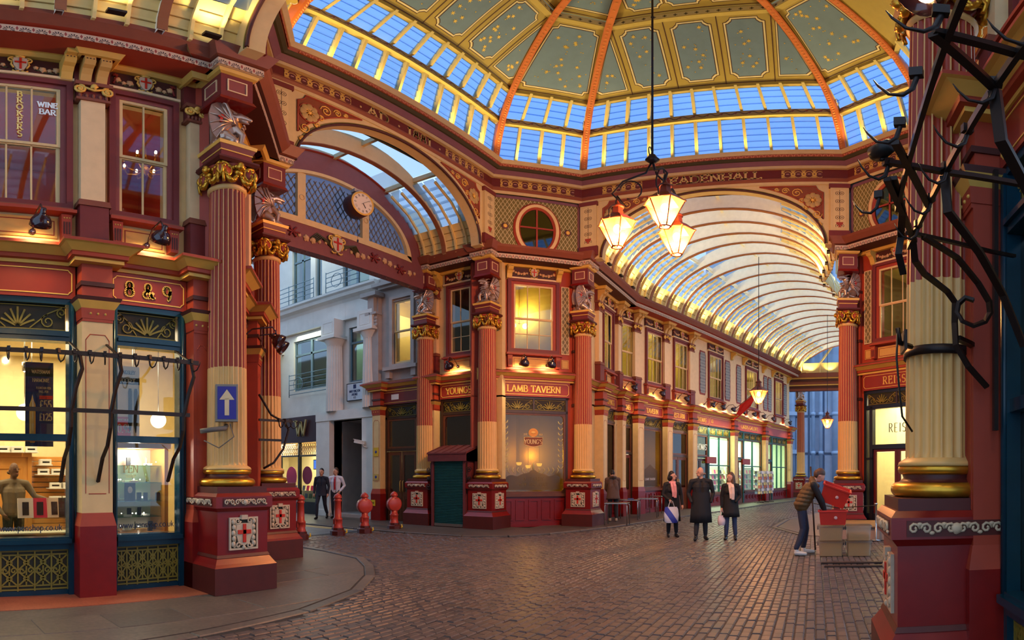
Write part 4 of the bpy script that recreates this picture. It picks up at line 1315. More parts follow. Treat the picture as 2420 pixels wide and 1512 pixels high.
def column(x, y, rz, label, z0=0.0, crest=(0, 1, 2, 3)):
    t = thing('column', label, 'column', (x, y, z0), rz, 'fluted columns of the market crossing')
    t['kind'] = 'thing'
    pd = put('pedestal', PED, t)
    for i in range(4):
        a = i * PI / 2
        d = Vector((math.sin(a), -math.cos(a), 0))
        if i in crest:
            put('crest_panel', CREST, pd, d * .405 + Vector((0, 0, .8)), a)
        put('foliate_strip', BAND, pd, d * .455 + Vector((0, 0, 1.225)), a)
    put('base_ring', CBASE, t)
    put('shaft', SHAFT, t)
    cp = put('capital', ABAC, t)
    put('egg_moulding', EGG, cp)
    for i in range(4):
        a = i * PI / 2
        d = Vector((math.sin(a), -math.cos(a), 0))
        put('swag', SWAG, cp, d * .27 + Vector((0, 0, 6.08)), a)
        for s in (-1, 1):
            e = Vector((math.cos(a), math.sin(a), 0))
            put('volute', VOLU, cp, d * .27 + e * s * .22 + Vector((0, 0, 6.13)), a, (-s, 1, 1))
    put('plinth_block', BLOCK, t)
    ib = put('impost_block', IMPO, t)
    put('impost_cornice', IMPC, ib)
    for i in range(4):
        put('antefix_band', ANTQ, ib, (0, 0, (ZA0 + ZA1) / 2), i * PI / 2)
    return t
COLS = [
 (4.39, 6.95, 0, 'fluted red and cream column carrying the blue arrow sign', 0, (0,)),
 (6.65, 9.1, 0, 'fluted column just behind the arrow sign column, A-board at its foot', 0),
 (14.42, 9.08, 0, 'fluted column between the green roller shutter and the LAMB TAVERN window', .03),
 (16.55, 6.95, 0, 'fluted column at the passage corner of the LAMB TAVERN, beside the tables', .03),
 (14.45, 11.4, 0, 'fluted column under the end of the clock beam', .03),
 (16.55, -.92, 0, 'fluted column beside the REISS shopfront', 0),
 (4.39, -.97, 0, 'big near column on the right, iron strap clamped round its cream shaft', 0, (2,)),
]
for c in COLS:
    column(*c)
column(40.2, 1.0, R(-17), 'small distant fluted column at the end of the passage', 0)
# ---------------------------------------------------------------- the crossing: octagonal drum, arches, dome
CX, CY, OA, OB = 10.47, 3.0, 5.9, 6.937
def octpts(d, z):
    a, b = OA - d, OB - d
    w = math.sqrt(2) * b - a
    return [(CX + x, CY + y, z) for x, y in ((a, w), (w, a), (-w, a), (-a, w), (-a, -w), (-w, -a), (w, -a), (a, -w))]
DRUM = struct('trim_1')
PR = [(.0, 10.44, 0), (.03, 10.44, 0), (.03, 10.54, 0), (.03, 10.55, 1), (.08, 10.6, 1), (.08, 10.65, 1), (0, 10.66, 1), (0, 11.0, 2), (.1, 11.0, 0), (.1, 11.1, 0), (.12, 11.1, 3), (.25, 11.2, 3), (.3, 11.2, 4), (.38, 11.25, 4), (.38, 11.26, 4), (.42, 11.34, 5), (.44, 11.34, 0), (.52, 11.45, 0), (-.25, 11.45, 0)]
rows = [octpts(d, z) + [octpts(d, z)[0]] for d, z, m in PR]
b = MB()
for i in range(len(rows) - 1):
    b.path([rows[i], rows[i + 1]], False, PR[i + 1][2])
obj('drum_cornice', b, [mat('drum_cream', (206, 182, 128), .5), BROWN, mat('drum_red', (98, 30, 28), .5), PURP, GREEN, BEAD], DRUM)
# face frames: origin at the face centre on the frieze plane, x to the right seen from inside, y outwards
FACES = {}
for k, (ang, wide) in enumerate(((0, 1), (45, 0), (90, 1), (135, 0), (180, 1), (225, 0), (270, 1), (315, 0))):
    a = R(ang)
    d = OA if wide else OB
    FACES[ang] = ((CX + d * math.cos(a), CY + d * math.sin(a), 0), a - PI / 2, 3.91 if wide else 1.407)
def face_obj(name, mb, mats, ang, loc=(0, 0, 0), parent=None):
    O, rz, hw = FACES[ang]
    o = obj(name, mb, mats, parent)
    m = Matrix.Translation(O) @ Matrix.Rotation(rz, 4, 'Z') @ Matrix.Translation(loc)
    o.matrix_world = m
    return o
bpy.context.view_layer.update()
def strip(ang, x0, x1, m, h, z, y, name):
    face_obj(name, MB().box((x0 - x1) / 2, (x1 - x0) / 2, -.008, .0, -h / 2, h / 2), [m], ang, ((x0 + x1) / 2, y, z), DRUM)
for ang, segs in ((90, ((-3.55, -1.75), (1.65, 3.45))), (0, ((-3.25, -2.0), (2.05, 3.2))), (45, ((-1.15, 1.15),)), (315, ((-1.15, 1.15),)), (135, ((-1.15, 1.15),))):
    for x0, x1 in segs:
        strip(ang, x0, x1, FRIZ, .29, 10.83, -.002, 'frieze_stencil')
for ang in (0, 90):
    strip(ang, -3.5, 3.5, BEAD, .09, 11.3, -.405, 'bead_moulding')
for ang in (45, 135, 315):
    strip(ang, -1.2, 1.2, BEAD, .09, 11.3, -.405, 'bead_moulding')
LET = mat('frieze_letter', (196, 164, 100), .5)
b = text('AD', .27, .27, depth=.01, squeeze=1.5, spacing=.2, x=-.85, z=10.69)
b.ball((-1.45, 0, 10.82), .035, 8, 5, 0, (1, .2, 1))
b.ball((-.18, 0, 10.82), .035, 8, 5, 0, (1, .2, 1))
b.ball((1.4, 0, 10.82), .035, 8, 5, 0, (1, .2, 1))
text('1881', .27, .27, depth=.01, squeeze=1.3, spacing=.2, x=.62, z=10.69, mb=b)
face_obj('lettering', b, [LET], 90, (0, -.004, 0), DRUM)
face_obj('lettering', text('LEADENHALL', .26, .26, depth=.01, squeeze=1.45, spacing=.1, x=.05, z=10.7), [LET], 0, (0, -.004, 0), DRUM)
# wide sides: pierced arch plate, pilasters, spandrels
AH, AV, AZ = 3.28, 1.95, 8.42
def az(x, e=0.0):
    t = 1 - (x / (AH + e)) ** 2
    return AZ + (AV + e) * math.sqrt(max(t, 0))
def arch_plate():
    mb = MB()
    n = 48
    xs = [-AH * math.cos(PI * i / n) for i in range(n + 1)]
    for i in range(n):
        a, c = xs[i], xs[i + 1]
        za, zc = az(a), az(c)
        mb.add([(a, 0, za), (c, 0, zc), (c, 0, 10.46), (a, 0, 10.46), (a, .3, za), (c, .3, zc), (c, .3, 10.46), (a, .3, 10.46)],
               [(0, 1, 2, 3), (7, 6, 5, 4), (0, 4, 5, 1)])
    for s in (-1, 1):
        x0, x1 = sorted((s * AH, s * 3.95))
        mb.box(x0, x1, 0, .3, 8.4, 10.46)
    return mb
APL = arch_plate().mesh('arch_plate', [MATS['drum_cream']])
ATR = MB().tube([(AH * math.cos(PI * i / 48), -.02, AZ + AV * math.sin(PI * i / 48)) for i in range(49)], .035, 6)
ATR.tube([((AH + .06) * math.cos(PI * i / 48), -.01, AZ + (AV + .06) * math.sin(PI * i / 48)) for i in range(49)], .012, 5, 1)
ATR = ATR.mesh('arch_trim', [DBRN, OLIVE])
def spandrel():
    mb = MB()
    e = .2
    ztop = 10.38
    xa = (AH + e) * math.sqrt(1 - ((ztop - AZ) / (AV + e)) ** 2)
    P = []
    for i in range(15):
        x = xa + (3.22 - xa) * i / 14
        P.append((x, az(x, e)))
    P += [(3.22, ztop - .22)] + [(3.22 - .2 * math.sin(t * PI / 8), ztop - .2 * math.cos(t * PI / 8) - .0) for t in range(1, 4)] + [(3.02, ztop)]
    mb.prism(P, -.015, 0, 0)
    Q = P + [P[0]]
    mb.tube([(q[0], -.02, q[1]) for q in Q], .022, 5, 1)
    fx, fz = 2.93, 9.88
    for k in range(8):
        a = k * PI / 4
        mb.ball((fx + .17 * math.cos(a), -.03, fz + .17 * math.sin(a)), .1, 8, 5, 2, (1, .3, 1))
        mb.tube([(fx, -.04, fz), (fx + .2 * math.cos(a), -.045, fz + .2 * math.sin(a))], .012, 4, 3)
    mb.ball((fx, -.04, fz), .05, 8, 6, 3, (1, .6, 1))
    mb.tube([(fx + .27 * math.cos(a * PI / 10), -.025, fz + .27 * math.sin(a * PI / 10)) for a in range(21)], .016, 5, 1)
    for sx, sz, r, h in ((2.48, 10.14, .16, 1), (3.05, 9.4, .15, -1), (2.16, 10.22, .11, 1), (3.12, 9.08, .08, -1), (2.62, 9.86, .09, 1), (1.92, 10.27, .07, -1), (2.72, 9.62, .08, -1)):
        mb.tube([(q[0], -.025, q[1]) for q in scroll(sx, sz, r, 1.5, 0, h)], .016, 5, 3)
        mb.ball((sx, -.03, sz), .03, 6, 4, 2, (1, .5, 1))
    return mb
SPAN = spandrel().mesh('spandrel_panel', [mat('spandrel_brown', (128, 66, 38), .5), mat('spandrel_rust', (150, 62, 36), .5), mat('petal_beige', (176, 146, 88), .5), GPNT])
PIERB = MB().box(-.26, .26, -.08, .1, 8.8, 10.42, 0).box(-.3, .3, -.1, .1, 8.5, 8.82, 1).box(-.3, .3, -.1, .1, 10.3, 10.44, 1).mesh('drum_pilaster', [MATS['drum_cream'], PLUM])
for ang in (0, 90, 180, 270):
    O, rz, hw = FACES[ang]
    g = struct('wall_arch_%d' % ang, O, rz)
    put('arch_plate', APL, g)
    if ang in (0, 90):
        put('arch_trim', ATR, g)
        for s in (1, -1):
            put('spandrel_panel', SPAN, g, None, None, (s, 1, 1))
    else:
        put('arch_trim', ATR, g, (0, .32, 0))
    for s in (-1, 1):
        pb = put('drum_pilaster', PIERB, g, (s * 3.68, 0, 0))
        if ang in (0, 90):
            obj('arabesque', MB().box(-.17, .17, -.006, 0, -.62, .66), [ARAB], pb, (0, -.081, 9.56))
            obj('urn', MB().lathe([(.05, 0), (.03, .03), (.08, .08), (.1, .16), (.07, .18)], 10).mesh('urn', [RED]) and MB().prism([(-.05, 0), (.05, 0), (.02, .04), (.09, .1), (.1, .17), (-.1, .17), (-.09, .1), (-.02, .04)], -.008, 0), [RED], pb, (0, -.083, 8.93))
# narrow sides: stencilled wall with an oval window
OW, OH, OZ = .52, .74, 9.31
def oculus_wall():
    mb = MB()
    n = 40
    hx, z0, z1 = 1.42, 8.4, 10.46
    def rim(t):
        c, s = math.cos(t), math.sin(t)
        k = min(hx / abs(c) if abs(c) > 1e-6 else 1e9, ((z1 - OZ) if s > 0 else (OZ - z0)) / abs(s) if abs(s) > 1e-6 else 1e9)
        return (k * c, OZ + k * s)
    T = [2 * PI * i / n for i in range(n)]
    T = sorted(T + [math.atan2(z - OZ, x) % (2 * PI) for x in (-hx, hx) for z in (z0, z1)])
    for i in range(len(T)):
        a, c = T[i], T[(i + 1) % len(T)]
        A, B_ = rim(a), rim(c)
        ia, ic = ((OW + .1) * math.cos(a), OZ + (OH + .1) * math.sin(a)), ((OW + .1) * math.cos(c), OZ + (OH + .1) * math.sin(c))
        mb.add([(ia[0], 0, ia[1]), (ic[0], 0, ic[1]), (B_[0], 0, B_[1]), (A[0], 0, A[1])], [(3, 2, 1, 0)])
    return mb
OCW = oculus_wall().mesh('oculus_wall', [LATG])
def ell(rx, rz, y, n=36):
    return [(rx * math.cos(2 * PI * i / n), y, OZ + rz * math.sin(2 * PI * i / n)) for i in range(n + 1)]
OCR = MB()
for rx, m, w in ((.0, 0, .055), (.085, 1, .03), (.17, 0, .02)):
    pass
def oc_ring(e0, e1, y0, y1, m, mb):
    n = 40
    rows_ = []
    for i in range(n + 1):
        t = 2 * PI * i / n
        c, s = math.cos(t), math.sin(t)
        rows_.append([((OW + e0) * c, .1, OZ + (OH + e0) * s), ((OW + e0) * c, y0, OZ + (OH + e0) * s), ((OW + e1) * c, y1, OZ + (OH + e1) * s), ((OW + e1) * c, .1, OZ + (OH + e1) * s)])
    mb.path(rows_, False, m)
oc_ring(0, .06, -.0, -.05, 0, OCR)
oc_ring(.06, .16, -.07, -.07, 1, OCR)
oc_ring(.16, .22, -.06, -.02, 0, OCR)
OCR.box(-.025, .025, .0, .05, OZ - OH, OZ + OH, 0).box(-OW, OW, .0, .05, OZ + .05, OZ + .1, 0)
OCR = OCR.mesh('oculus_frame', [RED, CREAM])
for k, ang in enumerate((45, 135, 225, 315)):
    O, rz, hw = FACES[ang]
    g = struct('wall_oculus_%d' % ang, O, rz)
    if ang == 225:
        continue
    put('oculus_wall', OCW, g, (0, .12, 0))
    w = struct('window_%d' % (91 + k), (O[0] + .1 * math.cos(R(ang)), O[1] + .1 * math.sin(R(ang)), 0), rz)
    put('oculus_frame', OCR, w)
    for sx in (-1, 1):
        for sz in (-1, 1):
            pts = [(0, OZ)] + [(sx * OW * math.cos(t * PI / 12), OZ + sz * OH * math.sin(t * PI / 12)) for t in range(7)]
            obj('pane', MB().prism(pts, .03, .036), [DGLASS], w)
    obj('drum_moulding', MB().frame(-1.4, 1.4, 8.45, 10.46, .1, -.02, .1, 0, .06), [PURP], g, (0, .12, 0))
    for s in (-1, 1):
        o = obj('boss', MB().ball((s * .98, .08, OZ + .04), .07, 10, 6, 0, (1, .4, 1)), [GPNT], g)
        obj('boss_ring', MB().lathe([(.08, -.02), (.11, 0), (.08, .02)], 14), [PURP], o, (s * .98, .1, OZ + .04), (PI / 2, 0, 0))
    room(g, -1.3, 1.3, 8.5, 10.4, .2, 2.0, DKROOM, UPF, DKROOM, 'oculus_room')
# solid back of the drum, so that no daylight leaks between the plates
b = MB()
for d0, z0, d1, z1 in ((-.45, 10.4, -.45, 11.45),):
    r0, r1 = octpts(d0, z0), octpts(d1, z1)
    b.path([r0 + [r0[0]], r1 + [r1[0]]])
for i in (0, 2, 4, 6):
    r0, r1 = octpts(-.5, 8.3), octpts(-.5, 10.5)
    j = (i + 1) % 8
    o_ = [Vector(r0[i]), Vector(r0[j])]
    c_ = (o_[1] - o_[0]).normalized() * .7
    p_, q_ = o_[0] - c_, o_[1] + c_
    b.path([[tuple(p_), tuple(q_)], [(p_.x, p_.y, 10.5), (q_.x, q_.y, 10.5)]])
obj('drum_back', b, [GREEN], DRUM)
# ---- dome
PGL = glassmat('louvre_glass', (206, 226, 250), .05, .15, .22, (170, 200, 235))
PEDGE = mat('pane_edge', (70, 110, 160), .4)
DZ = [(5.98, 11.42), (5.58, 12.88), (5.46, 13.08), (4.92, 13.72), (4.86, 13.80), (3.08, 15.42), (2.95, 15.6), (.9, 16.7)]
KN = OB / OA
WR_, NR_ = 3.91 / 5.9, 1.407 / 5.9
STARB = mat('star_panel_blue', (104, 124, 132), .6, var=.15, scale=3)
GSTAR = mat('gold_star', (214, 182, 84), .45, .3)
DOLI = mat('dome_olive', (164, 140, 62), .55, var=.1)
DLINE = mat('dome_line', (74, 44, 26), .5)
DCRM = mat('dome_cream_line', (214, 196, 140), .5)
def notched(x0, x1, z0, z1, c, tri=None):
    """panel outline with scooped corners; tri=(sx) slants one side"""
    def sc(cx, cz, ax, az_):
        return [(cx + ax * c * math.cos(t), cz + az_ * c * math.sin(t)) for t in (0.2, .8, 1.37)]
    P = [(x0 + c, z0), (x1 - c, z0)] + [(x1 - c * math.cos(t), z0 + c * math.sin(t)) for t in (.4, 1.17)] + [(x1, z0 + c), (x1, z1 - c)]
    P += [(x1 - c * math.sin(t), z1 - c * math.cos(t)) for t in (.4, 1.17)] + [(x1 - c, z1), (x0 + c, z1)]
    P += [(x0 + c * math.cos(t), z1 - c * math.sin(t)) for t in (.4, 1.17)] + [(x0, z1 - c), (x0, z0 + c)]
    P += [(x0 + c * math.sin(t), z0 + c * math.cos(t)) for t in (.4, 1.17)]
    return P
def star(mb, x, z, r, m=0):
    P = []
    for i in range(12):
        a = PI * i / 6
        q = r if i % 2 == 0 else r * .35
        P.append((x + q * math.sin(a), z + q * math.cos(a)))
    mb.prism(P[::-1], -.03, -.022, m)
def shrink(P, e):
    cx = sum(p[0] for p in P) / len(P)
    cz = sum(p[1] for p in P) / len(P)
    w = max(p[0] for p in P) - min(p[0] for p in P)
    h = max(p[1] for p in P) - min(p[1] for p in P)
    return [(cx + (p[0] - cx) * (1 - 2 * e / w), cz + (p[1] - cz) * (1 - 2 * e / h)) for p in P]
rnd = random.Random(3)
def dome_face(ang, wide, seen):
    a = R(ang)
    g = struct('window_%d' % (100 + ang), (CX, CY, 0), a - PI / 2)
    q = 1 if wide else KN
    hr = WR_ if wide else NR_
    nb = 11 if wide else 4
    def pt(u, i, t, out=0.0):
        """u in -1..1 across, between dome profile knots i and i+1"""
        r = DZ[i][0] + (DZ[i + 1][0] - DZ[i][0]) * t
        z = DZ[i][1] + (DZ[i + 1][1] - DZ[i][1]) * t
        return (u * r * hr, r * q + out, z)
    bars = {0: 'glazing_bar', 2: 'glazing_bar'}
    for i, ns in ((0, 7), (2, 4)):
        for j in range(nb + 1):
            u = -1 + 2 * j / nb
            p0, p1 = pt(u, i, 0), pt(u, i, 1)
            mb = MB()
            w, d = .04, .12
            mb.add([(p0[0] - w, p0[1] - d, p0[2]), (p0[0] + w, p0[1] - d, p0[2]), (p0[0] + w, p0[1] + .05, p0[2]), (p0[0] - w, p0[1] + .05, p0[2]),
                    (p1[0] - w, p1[1] - d, p1[2]), (p1[0] + w, p1[1] - d, p1[2]), (p1[0] + w, p1[1] + .05, p1[2]), (p1[0] - w, p1[1] + .05, p1[2])],
                   [(0, 1, 5, 4), (1, 2, 6, 5), (2, 3, 7, 6), (3, 0, 4, 7), (4, 5, 6, 7), (0, 3, 2, 1)])
            obj('glazing_bar', mb, [mat('dome_bar', (202, 180, 104), .5)], g)
        alls = MB()
        for j in range(nb):
            for s in range(ns):
                t0, t1 = s / ns, (s + 1.3) / ns
                u0, u1 = -1 + 2 * j / nb, -1 + 2 * (j + 1) / nb
                A, B_, C_, D_ = pt(u0, i, t0, -.03), pt(u1, i, t0, -.03), pt(u1, i, min(t1, 1), .02), pt(u0, i, min(t1, 1), .02)
                g_ = .03
                V = [(A[0] + g_, A[1], A[2]), (B_[0] - g_, B_[1], B_[2]), (C_[0] - g_, C_[1], C_[2]), (D_[0] + g_, D_[1], D_[2])]
                V += [(x, y + .008, z + .004) for x, y, z in V]
                F_ = [(0, 1, 2, 3), (7, 6, 5, 4)]
                E_ = [(0, 4, 5, 1), (1, 5, 6, 2), (2, 6, 7, 3), (3, 7, 4, 0)]
                if seen:
                    obj('pane', MB().add(V, F_, 0).add(V, E_, 1), [PGL, PEDGE], g)
                else:
                    alls.add(V, F_)
        if not seen:
            obj('pane', alls, [PGL], g, kind='stuff')
    # beam between the two rows, sill beam, and head beam
    for i, m in ((1, LEAF), (4, None)):
        pass
    r0, z0 = DZ[1]
    hw = r0 * hr
    bm = MB().box(-hw, hw, r0 * q - .16, r0 * q + .05, z0, DZ[2][1], 0)
    bm.box(-hw, hw, r0 * q - .2, r0 * q - .1, z0 - .05, z0 + .02, 0)
    obj('beam', bm, [DOLI], g)
    if seen:
        obj('beam_scroll', MB().box(-hw + .05, hw - .05, -.006, 0, -.08, .08), [LEAF], g, (0, r0 * q - .16, z0 + .11))
    r0, z0 = DZ[3]
    obj('head_beam', MB().box(-r0 * hr, r0 * hr, r0 * q - .08, r0 * q + .06, z0 - .03, z0 + .1, 0), [DOLI], g)
    # painted ceiling slope in its own tilted frame
    for i, up in ((4, 0), (6, 1)):
        r0, z0 = DZ[i]
        r1, z1 = DZ[i + 1]
        L = math.hypot((r1 - r0) * q, z1 - z0)
        tilt = math.atan2((r0 - r1) * q, z1 - z0)
        f = put('ceiling_slope', MB().prism([(-r0 * hr, 0), (r0 * hr, 0), (r1 * hr, L), (-r1 * hr, L)], 0, .04).mesh('ceiling_slope', [DOLI]), g, (0, r0 * q, z0), (tilt, 0, 0))
        if not seen:
            continue
        def hwz(z):
            return (r0 + (r1 - r0) * z / L) * hr
        polys = []
        zb, zt = .26, L - .24
        if wide and not up:
            for xc in (-1.3, 0, 1.3):
                polys.append(notched(xc - .43, xc + .43, zb, zt, .15))
            for s in (-1, 1):
                xo0, xo1 = hwz(zb) - .14, hwz(zt) - .14
                zz = zt
                while hwz(zz) - .14 < 2.06:
                    zz -= .05
                P = [(2.1, zb), (xo0 - .2, zb), (xo0 - .1, zb + .1), (hwz(zz) - .1, zz - .1), (2.1, zz - .1)]
                polys.append([(s * x, z) for x, z in P][::s])
        elif wide:
            for xc in (-.95, 0, .95):
                polys.append(notched(xc - .38, xc + .38, zb, min(zt, L * .45), .12))
        elif not up:
            a0, a1 = hwz(zb) - .2, hwz(zt) - .2
            polys.append([(-a0 + .12, zb), (a0 - .12, zb), (a0 - .1, zb + .1), (a0, zb + .12), (a1, zt - .14), (a1 - .12, zt - .1), (a1 - .14, zt), (-a1 + .14, zt), (-a1 + .12, zt - .1), (-a1, zt - .14), (-a0, zb + .12), (-a0 + .1, zb + .1)])
        else:
            a0, a1 = hwz(zb) - .1, hwz(L * .5) - .1
            polys.append([(-a0, zb), (a0, zb), (a1, L * .5), (-a1, L * .5)])
        for P in polys:
            pn = obj('star_panel', MB().prism(P, -.022, 0, 0), [STARB], f)
            lm = MB().prism(shrink(P, -.085), -.006, 0, 1).prism(shrink(P, -.065), -.012, 0, 0).prism(shrink(P, -.02), -.018, 0, 1)
            obj('panel_border', lm, [DCRM, DLINE], pn)
            sm = MB()
            xs = [p[0] for p in P]
            zs = [p[1] for p in P]
            for _ in range(int(12 * (max(xs) - min(xs)) * (max(zs) - min(zs)))):
                x = rnd.uniform(min(xs) + .14, max(xs) - .14)
                z = rnd.uniform(min(zs) + .14, max(zs) - .14)
                t = (z - min(zs)) / (max(zs) - min(zs))
                lim = hwz(z) - .3
                if abs(x) < lim:
                    star(sm, x, z, .075 if rnd.random() < .45 else .025)
            if sm.v:
                obj('gilt_stars', sm, [GSTAR], pn, kind='stuff')
        if wide and not up:
            ln = MB()
            for xc in (-1.95, -.65, .65, 1.95):
                ln.box(xc - .012, xc + .012, -.008, 0, 0, L)
            obj('panel_line', ln, [DLINE], f)
        bl = MB()
        bl.tube([(-r0 * hr + .08, -.004, .05), (r0 * hr - .08, -.004, .05), (r1 * hr - .06, -.004, L - .04), (-r1 * hr + .06, -.004, L - .04), (-r0 * hr + .08, -.004, .05)], 0, flat=(.012, .03))
        obj('panel_line', bl, [DLINE], f)
    r0, z0 = DZ[5]
    obj('ring_beam', MB().box(-r0 * hr, r0 * hr, r0 * q - .1, r0 * q + .2, z0 - .06, z0 + .3, 0), [DOLI], g)
    if seen:
        o = obj('ring_stencil', MB().box(-r0 * hr + .05, r0 * hr - .05, -.006, 0, -.085, .085), [CROS], g, (0, r0 * q - .1, z0 + .05))
    return g
for ang, wide, seen in ((0, 1, 1), (45, 0, 1), (90, 1, 1), (135, 0, 1), (180, 1, 0), (225, 0, 0), (270, 1, 0), (315, 0, 1)):
    dome_face(ang, wide, seen)
# ribs on the eight corners
DOME = struct('trim_2', (CX, CY, 0))
obj('dome_eye', MB().lathe([(0, 17.0), (1.2, 16.8)], 16), [DOLI], DOME)
def rib_mb():
    mb = MB()
    inn = [(5.72, 11.44), (5.52, 12.2), (5.26, 12.95), (4.9, 13.55), (4.4, 14.1), (3.7, 14.75), (2.9, 15.4), (.9, 16.5)]
    out = [(5.98, 11.44), (5.76, 12.25), (5.56, 12.95), (5.2, 13.45), (4.86, 13.85), (3.95, 14.68), (3.05, 15.5), (.9, 16.75)]
    k = math.hypot(1, WR_)
    rows_ = []
    for (ri, zi), (ro, zo) in zip(inn, out):
        w = .1
        rows_.append([(ro * k, -.05, zo), (ri * k, -w, zi), (ri * k - .03, -w * .7, zi), (ri * k - .03, w * .7, zi), (ri * k, w, zi), (ro * k, .05, zo)])
    mb.path(rows_, False, [0, 0, 1, 0, 0])
    for i in range(60):
        t = i / 60 * 6.4
        j = int(t)
        f = t - j
        r = (inn[j][0] + (inn[j + 1][0] - inn[j][0]) * f) * k - .035
        z = inn[j][1] + (inn[j + 1][1] - inn[j][1]) * f
        mb.ball((r, 0, z), .05, 6, 4, 2, (.35, .8, .7))
    for s in (-1, 1):
        fz, fr = 13.25, 5.3 * k
        for p in range(8):
            a = p * PI / 4
            mb.ball((fr + .07 * math.cos(a), s * .1, fz + .07 * math.sin(a)), .04, 6, 4, 3, (1, .3, 1))
        mb.tube([(a, s * .1, c) for a, c in scroll(5.45 * k, 12.85, .08, 1.3)], .014, 5, 3)
    return mb
RIB = rib_mb().mesh('dome_rib', [ORAN, mat('rib_pattern', (196, 108, 50), .5), LORA, WHIT])
for sx, sy in ((1, WR_), (WR_, 1), (-WR_, 1), (-1, WR_), (-1, -WR_), (-WR_, -1), (WR_, -1), (1, -WR_)):
    put('dome_rib', RIB, DOME, None, math.atan2(sy, sx))
# ledge uplights
UPM = mat('uplight_glow', (255, 226, 150), emit=10.0, var=0)
ULB = MB().box(-.12, .12, -.05, .05, 0, .05, 0).box(-.1, .1, -.04, .04, .05, .055, 1).mesh('uplight', [IRON, UPM])
for ang, xs in ((0, (-2.8, -1.4, 0, 1.4, 2.8)), (90, (-2.8, -1.4, 0, 1.4, 2.8)), (45, (-.5, .5)), (315, (-.5, .5)), (135, (-.5, .5)), (180, (-2, 0, 2)), (270, (-2, 0, 2)), (225, (0,))):
    O, rz, hw = FACES[ang]
    M_ = Matrix.Translation(O) @ Matrix.Rotation(rz, 4, 'Z')
    for x in xs:
        u = put('uplight', ULB, DRUM)
        u.matrix_world = M_ @ Matrix.Translation((x, -.18, 11.455))
        lamp('SPOT', M_ @ Vector((x, -.3, 11.56)), 21, (1, .74, .34), .06, M_ @ Vector((x, -1.6, 15.5)), 140)
